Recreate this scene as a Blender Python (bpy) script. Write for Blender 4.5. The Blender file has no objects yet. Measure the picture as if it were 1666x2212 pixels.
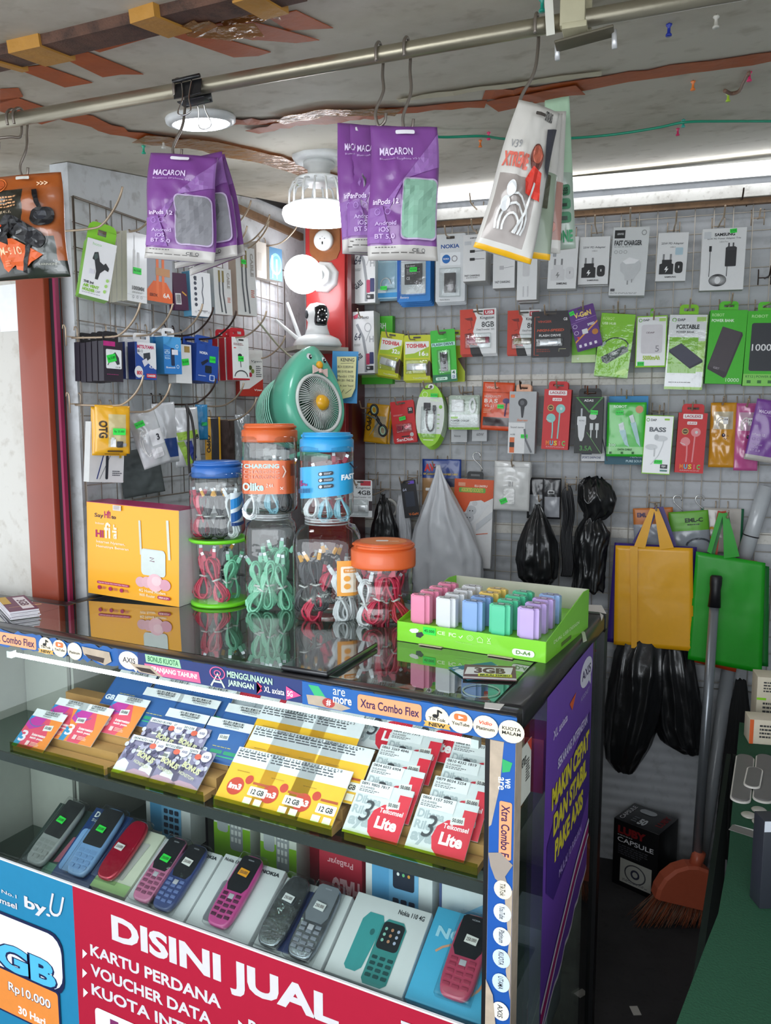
import bpy,bmesh,math,random
from mathutils import Vector,Matrix,noise
random.seed(11)
SC=bpy.context.scene
COL=SC.collection
PI=math.pi
V=Vector
# ------------------------------------------------------------------ camera
FPX=1700.0; CX=833.0; CY=1106.0
YAW=math.radians(26.3); PITCH=math.radians(6.74)
CAM=V((0,0,1.45))
cd=bpy.data.cameras.new('camera'); cam=bpy.data.objects.new('camera',cd); COL.objects.link(cam)
cd.sensor_fit='HORIZONTAL'; cd.sensor_width=36.0; cd.lens=36.0*FPX/1666.0
cd.clip_start=0.02; cd.clip_end=50
cam.location=CAM; cam.rotation_euler=(PI/2-PITCH,0,YAW)
SC.camera=cam
# ------------------------------------------------------------------ world + exposure
SC.view_settings.view_transform='Standard'; SC.view_settings.look='None'
SC.view_settings.gamma=1.0; SC.view_settings.use_curve_mapping=False
SC.view_settings.exposure=0.72
w=bpy.data.worlds.new('world'); SC.world=w; w.use_nodes=True
w.node_tree.nodes['Background'].inputs[0].default_value=(0.86,0.93,1.0,1)
w.node_tree.nodes['Background'].inputs[1].default_value=1.25
# soft daylight from the open shop front behind the camera
def area(name,loc,target,sx,sy,power,col=(1,1,1)):
    l=bpy.data.lights.new(name,'AREA'); l.shape='RECTANGLE'; l.size=sx; l.size_y=sy
    l.energy=power; l.color=col
    o=bpy.data.objects.new(name,l); COL.objects.link(o); o.location=loc
    o.rotation_euler=(V(target) -V(loc)).to_track_quat('-Z','Y').to_euler()
    return o
area('shopfront_daylight',(-0.6,-2.3,1.65),(-0.8,1.6,.9),3.2,1.8,40,(0.93,0.97,1.0))
# ------------------------------------------------------------------ projection helpers (camera solved from the photo)
cR=V((math.cos(YAW),math.sin(YAW),0))
cH=V((-math.sin(YAW),math.cos(YAW),0))
cF=cH*math.cos(PITCH) -V((0,0,1)) *math.sin(PITCH)
cU=cH*math.sin(PITCH) +V((0,0,1)) *math.cos(PITCH)
def ray(px,py): return cF+cR*((px-CX) /FPX) -cU*((py-CY) /FPX)
def hit(px,py,p0,n):
    d=ray(px,py); p0=V(p0); n=V(n)
    return CAM+d*((p0-CAM).dot(n) /d.dot(n))
def proj(p):
    d=V(p) -CAM; z=d.dot(cF)
    return V((CX+FPX*d.dot(cR) /z,CY-FPX*d.dot(cU) /z))
def onz(px,py,z): return hit(px,py,(0,0,z),(0,0,1))
def ony(px,py,y): return hit(px,py,(0,y,0),(0,1,0))
def onx(px,py,x): return hit(px,py,(x,0,0),(1,0,0))
def pxm(p,u):
    """pixels per metre along unit vector u at p"""
    return (proj(V(p) +V(u) *.005) -proj(V(p) -V(u) *.005)).length/.01
# wall frames
BWA=math.radians(9.08)
bU=V((math.cos(BWA),math.sin(BWA),0)); bN=V((math.sin(BWA),-math.cos(BWA),0)); bP=V((-1.192,2.4116,0))
lP=V((-1.396,1.281,0)); lC=V((-1.479,2.366,0)); lU=(lC-lP).normalized(); lN=V((lU.y,-lU.x,0))
def bw(px,py,d=0.0): return hit(px,py,bP+bN*d,bN)
def lw(px,py,d=0.0): return hit(px,py,lP+lN*d,lN)
CZ0,CZY,CZS=2.0,1.28,0.15                       # sloping ceiling z = CZ0 + CZS*(y-CZY)
cN=V((0,CZS,-1)).normalized()                      # points down
def cz(y): return CZ0+CZS*(y-CZY)
def ceil(px,py,off=0.0): return hit(px,py,V((0,CZY,CZ0)) +cN*off,cN)
# ------------------------------------------------------------------ materials
def lin(h):
    h=h.lstrip('#'); c=[int(h[i:i+2],16) /255 for i in (0,2,4)]
    return tuple((x/12.92 if x <= .04045 else ((x+.055) /1.055) ** 2.4) for x in c) +(1,)
MC={}
def M(h,rough=.5,metal=0.,coat=0.,var=.07,scale=60.,bump=0.,bscale=200.,emis=0.,name=None,trans=0.,alpha=1.,sheen=0.):
    key=(h,rough,metal,coat,var,scale,bump,bscale,emis,trans,alpha)
    if key in MC: return MC[key]
    m=bpy.data.materials.new(name or ('paint_'+h.lstrip('#'))); m.use_nodes=True; nt=m.node_tree; N=nt.nodes; L=nt.links
    b=N['Principled BSDF']; c=lin(h)
    b.inputs['Roughness'].default_value=rough; b.inputs['Metallic'].default_value=metal
    b.inputs['Coat Weight'].default_value=coat; b.inputs['Coat Roughness'].default_value=.08
    b.inputs['Base Color'].default_value=c
    b.inputs['Transmission Weight'].default_value=trans
    tc=None
    if var > 0 or bump > 0:
        tc=N.new('ShaderNodeTexCoord')
    if var > 0:
        nz=N.new('ShaderNodeTexNoise'); nz.inputs['Scale'].default_value=scale; nz.inputs['Detail'].default_value=3
        L.new(tc.outputs['Object'],nz.inputs['Vector'])
        r=N.new('ShaderNodeMapRange'); r.inputs[3].default_value=1-var; r.inputs[4].default_value=1+var
        L.new(nz.outputs[0],r.inputs[0])
        mx=N.new('ShaderNodeMix'); mx.data_type='RGBA'; mx.blend_type='MULTIPLY'; mx.inputs[0].default_value=1
        mx.inputs[6].default_value=c; L.new(r.outputs[0],mx.inputs[7]); L.new(mx.outputs[2],b.inputs['Base Color'])
    if bump > 0:
        n2=N.new('ShaderNodeTexNoise'); n2.inputs['Scale'].default_value=bscale; n2.inputs['Detail'].default_value=4
        L.new(tc.outputs['Object'],n2.inputs['Vector'])
        bp=N.new('ShaderNodeBump'); bp.inputs['Strength'].default_value=bump; bp.inputs['Distance'].default_value=.004
        L.new(n2.outputs[0],bp.inputs['Height']); L.new(bp.outputs[0],b.inputs['Normal'])
    if emis > 0:
        b.inputs['Emission Color'].default_value=c; b.inputs['Emission Strength'].default_value=emis
    MC[key] =m
    return m
def dirty(name,base,dirt,scale=3.,lo=.45,hi=.7,rough=.6,bump=.15,ribs=0.):
    m=bpy.data.materials.new(name); m.use_nodes=True; nt=m.node_tree; N=nt.nodes; L=nt.links
    b=N['Principled BSDF']; b.inputs['Roughness'].default_value=rough
    tc=N.new('ShaderNodeTexCoord')
    a=N.new('ShaderNodeTexNoise'); a.inputs['Scale'].default_value=scale; a.inputs['Detail'].default_value=8; a.inputs['Roughness'].default_value=.65
    L.new(tc.outputs['Object'],a.inputs['Vector'])
    r=N.new('ShaderNodeMapRange'); r.inputs[1].default_value=lo; r.inputs[2].default_value=hi; L.new(a.outputs[0],r.inputs[0])
    a2=N.new('ShaderNodeTexNoise'); a2.inputs['Scale'].default_value=scale*14; a2.inputs['Detail'].default_value=5
    L.new(tc.outputs['Object'],a2.inputs['Vector'])
    r2=N.new('ShaderNodeMapRange'); r2.inputs[1].default_value=.56; r2.inputs[2].default_value=.72; r2.inputs[4].default_value=.45; L.new(a2.outputs[0],r2.inputs[0])
    ad=N.new('ShaderNodeMath'); ad.operation='ADD'; ad.use_clamp=True; L.new(r.outputs[0],ad.inputs[0]); L.new(r2.outputs[0],ad.inputs[1])
    mx=N.new('ShaderNodeMix'); mx.data_type='RGBA'; mx.inputs[6].default_value=lin(base); mx.inputs[7].default_value=lin(dirt)
    L.new(ad.outputs[0],mx.inputs[0]); L.new(mx.outputs[2],b.inputs['Base Color'])
    bp=N.new('ShaderNodeBump'); bp.inputs['Strength'].default_value=bump; bp.inputs['Distance'].default_value=.003
    L.new(a2.outputs[0],bp.inputs['Height']); L.new(bp.outputs[0],b.inputs['Normal'])
    if ribs:
        wv=N.new('ShaderNodeTexWave'); wv.bands_direction='Z'; wv.inputs['Scale'].default_value=ribs; wv.inputs['Distortion'].default_value=.3
        L.new(tc.outputs['Object'],wv.inputs['Vector']); b2=N.new('ShaderNodeBump'); b2.inputs['Strength'].default_value=.5; b2.inputs['Distance'].default_value=.003
        L.new(wv.outputs[0],b2.inputs['Height']); L.new(bp.outputs[0],b2.inputs['Normal']); L.new(b2.outputs[0],b.inputs['Normal'])
    return m
def thin_glass(name,tint='ffffff',refl=1.0,rough=.02,bump=0.,bscale=30.,haze=0.,ior=1.5):
    """thin sheet: transparent straight through plus a Fresnel reflection"""
    m=bpy.data.materials.new(name); m.use_nodes=True; nt=m.node_tree; N=nt.nodes; L=nt.links
    N.remove(N['Principled BSDF']); out=N['Material Output']
    t=N.new('ShaderNodeBsdfTransparent'); t.inputs[0].default_value=lin(tint)
    g=N.new('ShaderNodeBsdfGlossy'); g.inputs['Roughness'].default_value=rough
    f=N.new('ShaderNodeLayerWeight'); f.inputs[0].default_value=.5      # facing = 1-|cos|, the same on both sides of the sheet
    pw=N.new('ShaderNodeMath'); pw.operation='POWER'; pw.inputs[1].default_value=5; L.new(f.outputs['Facing'],pw.inputs[0])
    F0=((ior-1) /(ior+1)) ** 2
    mr=N.new('ShaderNodeMath'); mr.operation='MULTIPLY_ADD'; mr.inputs[1].default_value=1-F0; mr.inputs[2].default_value=F0; L.new(pw.outputs[0],mr.inputs[0])
    mu=N.new('ShaderNodeMath'); mu.operation='MULTIPLY'; mu.use_clamp=True; mu.inputs[1].default_value=refl
    L.new(mr.outputs[0],mu.inputs[0])
    mx=N.new('ShaderNodeMixShader'); L.new(mu.outputs[0],mx.inputs[0]); L.new(t.outputs[0],mx.inputs[1]); L.new(g.outputs[0],mx.inputs[2])
    last=mx
    if haze > 0:
        d=N.new('ShaderNodeBsdfDiffuse'); d.inputs[0].default_value=lin(tint)
        m2=N.new('ShaderNodeMixShader'); m2.inputs[0].default_value=haze
        L.new(mx.outputs[0],m2.inputs[1]); L.new(d.outputs[0],m2.inputs[2]); last=m2
    if bump > 0:
        tc=N.new('ShaderNodeTexCoord'); n2=N.new('ShaderNodeTexNoise'); n2.inputs['Scale'].default_value=bscale; n2.inputs['Detail'].default_value=3
        L.new(tc.outputs['Object'],n2.inputs['Vector'])
        bp=N.new('ShaderNodeBump'); bp.inputs['Strength'].default_value=bump; bp.inputs['Distance'].default_value=.01
        L.new(n2.outputs[0],bp.inputs['Height']); L.new(bp.outputs[0],g.inputs['Normal']); L.new(bp.outputs[0],f.inputs['Normal'])
    L.new(last.outputs[0],out.inputs[0])
    return m
def emitter(name,h,s):
    m=bpy.data.materials.new(name); m.use_nodes=True; b=m.node_tree.nodes['Principled BSDF']
    b.inputs['Base Color'].default_value=(.9,.9,.9,1)
    b.inputs['Emission Color'].default_value=lin(h); b.inputs['Emission Strength'].default_value=s
    return m
def M_(x):
    return M(x) if isinstance(x,str) else x
FILM=thin_glass('clear_film','fbfcfc',1.2,.06,.12,40.)
FILM2=thin_glass('milky_film','e6e8ea',1.6,.15,.6,50.,.35)
BLISTER=thin_glass('clear_blister','f8fafa',1.5,.05,.15,60.,.02)
PET=thin_glass('clear_pet','f2f6f5',1.8,.03,.15,22.)
PANE=thin_glass('glass_pane','f6faf8',.9,.0)
STEEL=M('9a958c',.38,.85,var=.12,scale=40,name='dull_steel')
CHROME=M('c8c8c6',.18,1.,name='chrome')
BLACK=M('16161a',.45,name='black_plastic')
WHITE=M('eef0f0',.4,coat=.2,name='white_plastic')
GREENTAG=M('2fe04a',.5,name='fluorescent_tag')
# ------------------------------------------------------------------ text geometry
TXC={}
def text_geo(s,bold=0.0,shear=0.0):
    k=(s,bold,shear)
    if k in TXC: return TXC[k]
    cu=bpy.data.curves.new('t','FONT'); cu.body=s; cu.size=1; cu.resolution_u=3; cu.offset=bold; cu.shear=shear
    ob=bpy.data.objects.new('t',cu)
    me=bpy.data.meshes.new_from_object(ob)
    vs=[(v.co.x,v.co.y) for v in me.vertices]; fs=[tuple(p.vertices) for p in me.polygons]
    bpy.data.objects.remove(ob); bpy.data.curves.remove(cu); bpy.data.meshes.remove(me)
    if not vs: vs=[(0,0),(1,1)]
    x0=min(v[0] for v in vs); x1=max(v[0] for v in vs); y0=min(v[1] for v in vs); y1=max(v[1] for v in vs)
    w_=max(x1-x0,1e-4); h_=max(y1-y0,1e-4)
    r=([((x-x0) /w_,(y-y0) /h_) for x,y in vs],fs,w_/h_)
    TXC[k] =r
    return r
# ------------------------------------------------------------------ mesh builder
class MB:
    def __init__(s): s.v=[]; s.f=[]; s.m=[]; s.mats=[]; s.sm=[]
    def mi(s,mat):
        mat=M_(mat)
        if mat not in s.mats: s.mats.append(mat)
        return s.mats.index(mat)
    def add(s,vs,fs,mat,smooth=False):
        o=len(s.v); i=s.mi(mat); s.v += [tuple(v) for v in vs]
        for f in fs: s.f.append(tuple(o+k for k in f)); s.m.append(i); s.sm.append(smooth)
        return s
    def box(s,c,d,mat,rot=None,ch=0.0):
        x,y,z=d[0] /2,d[1] /2,d[2] /2
        if ch <= 0:
            vs=[V((a,b,e)) for a in (-x,x) for b in (-y,y) for e in (-z,z)]
            fs=[(0,1,3,2),(4,6,7,5),(0,4,5,1),(2,3,7,6),(0,2,6,4),(1,5,7,3)]
            if rot: vs=[rot @ p for p in vs]
            return s.add([p+V(c) for p in vs],fs,mat)
        bm=bmesh.new(); bmesh.ops.create_cube(bm,size=1)
        for p in bm.verts: p.co=V((p.co.x*d[0],p.co.y*d[1],p.co.z*d[2]))
        bmesh.ops.bevel(bm,geom=bm.edges[:],offset=ch,segments=2,affect='EDGES',profile=.6)
        s.bm(bm,mat,c,rot,True)
        return s
    def bm(s,bm,mat,c=(0,0,0),rot=None,smooth=False):
        bm.verts.index_update()
        vs=[(rot @ p.co if rot else p.co) +V(c) for p in bm.verts]
        s.add(vs,[[q.index for q in f.verts] for f in bm.faces],mat,smooth); bm.free(); return s
    def tube(s,pts,r,mat,seg=8,closed=False,smooth=True,flat=1.0):
        pts=[V(p) for p in pts]; n=len(pts); rr=r if isinstance(r,(list,tuple)) else [r] *n
        vs=[]; up=None
        for i,p in enumerate(pts):
            if closed: t=(pts[(i+1) % n] -pts[i-1])
            else: t=pts[min(i+1,n-1)] -pts[max(i-1,0)]
            if t.length < 1e-9: t=V((0,0,1))
            t.normalize()
            if up is None: up=V((0,0,1)) if abs(t.z) < .9 else V((1,0,0))
            a=t.cross(up)
            if a.length < 1e-4: a=t.cross(V((0,1,0)))
            a.normalize(); b=a.cross(t).normalized(); up=b
            for k in range(seg):
                th=2*PI*k/seg
                vs.append(p+(a*math.cos(th) +b*math.sin(th) *flat) *rr[i])
        fs=[]
        for i in range(n if closed else n-1):
            j=(i+1) % n
            for k in range(seg):
                k2=(k+1) % seg
                fs.append((i*seg+k,i*seg+k2,j*seg+k2,j*seg+k))
        if not closed:
            fs.append(tuple(reversed(range(seg)))); fs.append(tuple((n-1) *seg+k for k in range(seg)))
        return s.add(vs,fs,mat,smooth)
    def lathe(s,prof,mat,seg=32,c=(0,0,0),sq=0.0,sx=1.,sy=1.,smooth=True,caps=True,rot=None,a0=0.):
        """prof = [(r, z)...]; sq>0 squares the plan"""
        vs=[]
        for r,z in prof:
            for k in range(seg):
                th=2*PI*k/seg+a0; ca,sa=math.cos(th),math.sin(th)
                q=1.0
                if sq > 0:
                    e=2+sq; q=1/((abs(ca) ** e+abs(sa) ** e) ** (1/e))
                p=V((r*q*ca*sx,r*q*sa*sy,z))
                vs.append((rot @ p if rot else p) +V(c))
        fs=[]
        for i in range(len(prof) -1):
            for k in range(seg):
                k2=(k+1) % seg; fs.append((i*seg+k,i*seg+k2,(i+1) *seg+k2,(i+1) *seg+k))
        if caps:
            if prof[0][0] > 1e-5: fs.append(tuple(reversed(range(seg))))
            if prof[-1][0] > 1e-5: fs.append(tuple((len(prof) -1) *seg+k for k in range(seg)))
        return s.add(vs,fs,mat,smooth)
    def prism(s,pts,vec,mat):
        pts=[V(p) for p in pts]; vec=V(vec); n=len(pts)
        vs=pts+[p+vec for p in pts]
        nrm=V((0,0,0))
        for i in range(n): nrm += pts[i].cross(pts[(i+1) % n])
        fs=[tuple(range(n)),tuple(reversed(range(n,2*n)))] +[(i,i+n,(i+1) % n+n,(i+1) % n) for i in range(n)]
        if nrm.dot(vec) > 0: fs=[tuple(reversed(f)) for f in fs]
        return s.add(vs,fs,mat)
    def build(s,name,parent=None,label=None,cat=None,group=None,kind=None,mw=None):
        me=bpy.data.meshes.new(name); me.from_pydata(s.v,[],s.f)
        for m in s.mats: me.materials.append(m)
        me.polygons.foreach_set('material_index',s.m); me.polygons.foreach_set('use_smooth',s.sm)
        me.update()
        o=bpy.data.objects.new(name,me); COL.objects.link(o)
        if parent is not None: o.parent=parent
        if mw is not None: o.matrix_world=mw
        tag(o,label,cat,group,kind)
        return o
def tag(o,label=None,cat=None,group=None,kind=None):
    if label: o['label'] =label
    if cat: o['category'] =cat
    if group: o['group'] =group
    if kind: o['kind'] =kind
    return o
def empty(name,label,cat,mw=None,group=None,loc=None):
    o=bpy.data.objects.new(name,None); COL.objects.link(o); o.empty_display_size=.02
    if mw is not None: o.matrix_world=mw
    if loc is not None: o.location=loc
    tag(o,label,cat,group); return o
def ref_children():
    d={}
    for o in COL.objects:
        if o.parent: d.setdefault(o.parent.name,[]).append(o)
    return d
def copy_tree(root,kids,delta=None,label=None,group=None,skip=()):
    """copy a thing with its parts and sub-parts; delta is applied in world space"""
    r=root.copy(); COL.objects.link(r)
    if delta is not None: r.matrix_world=delta @ root.matrix_basis
    if label: r['label'] =label
    if group: r['group'] =group; root['group'] =group
    def rec(src,dst):
        for ch in kids.get(src.name,[]):
            if ch.name.split('.')[0] in skip: continue
            c=ch.copy(); COL.objects.link(c); c.parent=dst; rec(ch,c)
    rec(root,r)
    return r
def frame(P,normal,roll=0.,pitch=0.):
    """matrix whose local -y looks along the horizontal normal, z is up; roll turns the face clockwise (deg)"""
    n=V(normal); yaw=math.atan2(n.x,-n.y)
    return Matrix.Translation(P) @ Matrix.Rotation(yaw,4,'Z') @ Matrix.Rotation(math.radians(pitch),4,'X') @ Matrix.Rotation(math.radians(roll),4,'Y')
def rotN(n,deg):
    return Matrix.Rotation(math.radians(deg),3,'Z') @ V(n)
def struct(mb,name): return mb.build(name,kind='structure')
# ------------------------------------------------------------------ printed graphics on a face
def cells(poly,st):
    """cut a 2-D polygon into grid cells so that it can follow a curved surface"""
    def clip(pl,ax,val,keep):
        out=[]
        for i in range(len(pl)):
            a,b=pl[i-1],pl[i]; ia=(a[ax] -val) *keep >= 0; ib=(b[ax] -val) *keep >= 0
            if ia != ib:
                t=(val-a[ax]) /(b[ax] -a[ax]); out.append((a[0] +(b[0] -a[0]) *t,a[1] +(b[1] -a[1]) *t))
            if ib: out.append(b)
        return out
    xs=[p[0] for p in poly]; ys=[p[1] for p in poly]; res=[]
    y=math.floor(min(ys) /st) *st
    while y < max(ys):
        row=clip(clip(poly,1,y,1),1,y+st,-1) if len(poly) > 2 else []
        x=math.floor(min(xs) /st) *st
        while x < max(xs) and len(row) > 2:
            c=clip(row,0,x,1)
            if len(c) > 2: c=clip(c,0,x+st,-1)
            if len(c) > 2: res.append(c)
            x += st
        y += st
    return res
def draw(mb,spec,W,H,base,mp=None,layer=0.00012):
    curved=mp is not None and mp.__name__ == 'mpf'
    class Conform:
        def add(s,vs,fs,mat,smooth=False): return mb0.add(vs,fs,mat,smooth)
    mb0=mb
    if curved: return draw_curved(mb,spec,W,H,mp,layer)
    return draw_flat(mb,spec,W,H,base,mp,layer)
def draw_curved(mb,spec,W,H,mp,layer):
    fl=MB(); draw_flat(fl,spec,W,H,0,lambda x,z,o: (x,-o,z),max(layer,.0005))
    for f,mi in zip(fl.f,fl.m):
        pts=[(fl.v[i][0],fl.v[i][2]) for i in f]; off=-fl.v[f[0]][1]; mat=fl.mats[mi]
        big=max(p[0] for p in pts) -min(p[0] for p in pts) > .009 or max(p[1] for p in pts) -min(p[1] for p in pts) > .009
        for c in (cells(pts,.006) if big else [pts]): mb.add([mp(x,z,off+.0003) for x,z in c],[tuple(range(len(c)))],mat)
    return mb
def draw_flat(mb,spec,W,H,base,mp=None,layer=0.00012):
    """spec coordinates run 0..1 from the top left of the face; mp maps (x,z,offset) to a point (default: flat face at y=base)"""
    if mp is None: mp=lambda x,z,o: (x,base-o,z)
    off=layer
    def P(x,y,o): return mp((x-.5) *W,(.5-y) *H,o)
    for it in spec:
        k=it[0]; off += layer
        if k == 'r':
            x0,y0,x1,y1,c=it[1:6]
            nx=max(1,int(abs(x1-x0) *W/.012)) if mp.__name__ != '<lambda>' else 1; ny=max(1,int(abs(y1-y0) *H/.012)) if mp.__name__ != '<lambda>' else 1
            vs=[P(x0+(x1-x0) *i/nx,y0+(y1-y0) *j/ny,off) for j in range(ny+1) for i in range(nx+1)]
            fs=[(j*(nx+1) +i,(j+1) *(nx+1) +i,(j+1) *(nx+1) +i+1,j*(nx+1) +i+1) for j in range(ny) for i in range(nx)]
            mb.add(vs,fs,c)
        elif k == 'c':
            cx,cy,rx,ry,c=it[1:6]; n=20
            mb.add([P(cx+rx*math.cos(2*PI*i/n),cy-ry*math.sin(2*PI*i/n),off) for i in range(n)],[tuple(range(n))],c)
        elif k == 'o':                                             # ring
            cx,cy,rx,ry,t,c=it[1:7]; n=24
            vs=[P(cx+rx*q*math.cos(2*PI*i/n),cy-ry*q*math.sin(2*PI*i/n),off) for q in (1,1-t) for i in range(n)]
            mb.add(vs,[(i,(i+1) % n,n+(i+1) % n,n+i) for i in range(n)],c)
        elif k == 'rr':                                            # rounded rectangle, radius in face widths
            x0,y0,x1,y1,r,c=it[1:7]; ry=r*W/H; pts=[]
            for (qx,qy,a) in ((x1-r,y0+ry,0),(x0+r,y0+ry,1),(x0+r,y1-ry,2),(x1-r,y1-ry,3)):
                for i in range(5):
                    th=PI/2*a+PI/2*i/4
                    pts.append(P(qx+r*math.cos(th),qy-ry*math.sin(th),off))
            mb.add(pts,[tuple(range(len(pts)))],c)
        elif k == 'p':
            pts=[P(x,y,off) for x,y in it[1]]
            ar=sum(it[1][i][0] *it[1][(i+1) % len(pts)][1] -it[1][(i+1) % len(pts)][0] *it[1][i][1] for i in range(len(pts)))
            mb.add(pts,[tuple(range(len(pts))) if ar < 0 else tuple(reversed(range(len(pts))))],it[2])
        elif k == 'l':                                             # polyline, width in face widths
            pl,wd,c=it[1],it[2] *W,it[3]
            q=[V(((x-.5) *W,(.5-y) *H)) for x,y in pl]; n=len(q); vs=[]
            for i in range(n):
                t=(q[min(i+1,n-1)] -q[max(i-1,0)]); t=t.normalized() if t.length > 0 else V((1,0)); nn=V((-t.y,t.x)) *wd/2
                vs += [mp(q[i].x+nn.x,q[i].y+nn.y,off),mp(q[i].x-nn.x,q[i].y-nn.y,off)]
            mb.add(vs,[(2*i,2*i+1,2*i+3,2*i+2) for i in range(n-1)],c)
        elif k == 't':                                             # text fitted in a box: text,x0,y0,x1,y1,colour[,bold,shear,rot]
            s_,x0,y0,x1,y1,c=it[1:7]; bold=it[7] if len(it) > 7 else .015; sh=it[8] if len(it) > 8 else 0; rt=it[9] if len(it) > 9 else 0
            vs,fs,asp=text_geo(s_,bold,sh)
            out=[]
            for (a,b) in vs:
                if rt == 90: a,b=b,1-a          # reads downwards
                elif rt == -90: a,b=1-b,a       # reads upwards
                elif rt == 180: a,b=1-a,1-b
                elif rt:
                    A=math.radians(rt); u_=(a-.5) *(x1-x0) *W; v_=(b-.5) *(y1-y0) *H
                    u2=u_*math.cos(A) -v_*math.sin(A); v2=u_*math.sin(A) +v_*math.cos(A)
                    a=u2/((x1-x0) *W) +.5; b=v2/((y1-y0) *H) +.5
                out.append(P(x0+(x1-x0) *a,y1+(y0-y1) *b,off))
            mb.add(out,fs,c)
        elif k == 'b':                                             # barcode
            x0,y0,x1,y1,c=it[1:6]; x=x0; rd=random.Random(int(x0*1000) +5)
            while x < x1:
                wd=rd.choice((.5,.5,1,1.5)) *(x1-x0) /34; mb.add([P(x,y0,off),P(x,y1,off),P(x+wd,y1,off),P(x+wd,y0,off)],[(0,1,2,3)],c); x += wd+rd.choice((.5,1,1.3)) *(x1-x0) /34
        elif k == 'n':                                             # lines of fine print
            x0,y0,x1,y1,nl,c=it[1:7]; rd=random.Random(int(x0*977+y0*131))
            for j in range(nl):
                ya=y0+(y1-y0) *j/nl; yb=ya+(y1-y0) /nl*.5; x=x0; xe=x1-rd.random() *(x1-x0) *.3
                while x < xe:
                    wd=(x1-x0) *rd.uniform(.05,.16); xx=min(x+wd,xe)
                    mb.add([P(x,ya,off),P(x,yb,off),P(xx,yb,off),P(xx,ya,off)],[(0,1,2,3)],c); x=xx+(x1-x0) *.03
    return mb
def tagspec(txt='',w=1.):
    return [('r',0,0,1,1,GREENTAG),('t',txt or '10.000',.12,.25,.88,.75,'0d6a22',.01)]
# ================================================================== SETTING
PLASTER=dirty('grey_dirty_panel','b9bcc0','8d8e90',2.2,.45,.8,.55,.1,ribs=9.)
PLASTER2=dirty('white_dirty_panel','d2d5d8','94928f',2.6,.5,.8,.5,.1)
STUBM=dirty('cream_dirty_plaster','cdcac3','a59c90',3,.5,.8,.7,.2)
CEILM=dirty('ceiling_board','d6cfc0','a39882',1.6,.45,.75,.7,.2)
FLOORM=dirty('dark_floor','2e2c2e','1c1b1d',4,.4,.7,.8,.2)
def slab(P0,u,L0,L1,z0,z1,n,t,mat,name):
    mb=MB(); u=V(u); n=V(n); a=V(P0) +u*L0; b=V(P0) +u*L1
    mb.prism([V((a.x,a.y,z0)),V((b.x,b.y,z0)),V((b.x,b.y,z1)),V((a.x,a.y,z1))],-n*t,mat)
    return struct(mb,name)
struct(MB().box((-.4,.9,-.03),(6,5.2,.06),FLOORM),'floor')
slab(bP,bU,-.29/math.cos(BWA),1.85,0,cz(2.62) -.015,bN,.05,PLASTER,'wall_back')
mb=MB(); q0=lP; q1=lC
mb.prism([V((q0.x,q0.y,0)),V((q1.x,q1.y,0)),V((q1.x,q1.y,cz(q1.y) -.002)),V((q0.x,q0.y,cz(q0.y) -.002))],-lN*.05,PLASTER2); struct(mb,'wall_left')
a=lw(478,392,.004); b=lw(652,448,.004); c_=lw(652,470,.004); d_=lw(478,396,.004)
struct(MB().prism([a,d_,c_,b],lN*.004,BLACK),'trim_10')  # black strip painted in for the dark gap between wall top and ceiling
mb=MB(); mb.box((-1.98,1.32,.99),(1.0,.08,1.97),STUBM); struct(mb,'wall_front')
mb=MB(); mb.box((.45,1.75,1.0),(.05,1.9,2.0),PLASTER); struct(mb,'wall_right')
# ceiling slab following the slope
def cslab(y0,y1,x0,x1,t,mat,name,drop=0):
    mb=MB(); vs=[]
    for s in (0,t):
        for (x,y) in ((x0,y0),(x1,y0),(x1,y1),(x0,y1)): vs.append((x,y,cz(y) -drop+s))
    mb.add(vs,[(0,3,2,1),(4,5,6,7),(0,1,5,4),(1,2,6,5),(2,3,7,6),(3,0,4,7)],mat); return struct(mb,name)
cslab(.3,2.85,-2.9,1.2,.03,CEILM,'ceiling')
# rails on the back wall (white timber battens), ledge under the ceiling
RAILM=dirty('white_batten','d9d6cf','9b948a',6,.5,.8,.5,.1)
OAK=dirty('brown_batten','8a6a4c','5c4634',6,.4,.7,.6,.2)
def wbar(name,px0,py0,px1,py1,d,h,t,mat,fn=bw,n=bN):
    a=fn(px0,py0,d); b=fn(px1,py1,d); z=(a.z+b.z) /2
    mb=MB(); mb.prism([V((a.x,a.y,z-h/2)),V((b.x,b.y,z-h/2)),V((b.x,b.y,z+h/2)),V((a.x,a.y,z+h/2))],-n*t,mat)
    return struct(mb,name)
wbar('trim_1',775,799,1700,845,.006,.036,.0055,RAILM)
wbar('trim_2',775,1128,1700,1165,.006,.034,.0055,RAILM)
wbar('trim_3',775,480,1700,447,.02,.016,.019,OAK)
wbar('trim_4',775,462,1700,422,.03,.034,.029,RAILM)
wbar('trim_5',150,362,655,462,.012,.022,.0115,OAK,lw,lN)
# vertical board joints on the left wall
JM=M('8f8c88',.8)
for i,px in enumerate((250,330,420,505)):
    a=lw(px,700,.0025); mb=MB(); mb.box((a.x,a.y,1.2),(.0016,.002,1.5),JM); struct(mb,'trim_%d' % (6+i))
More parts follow.
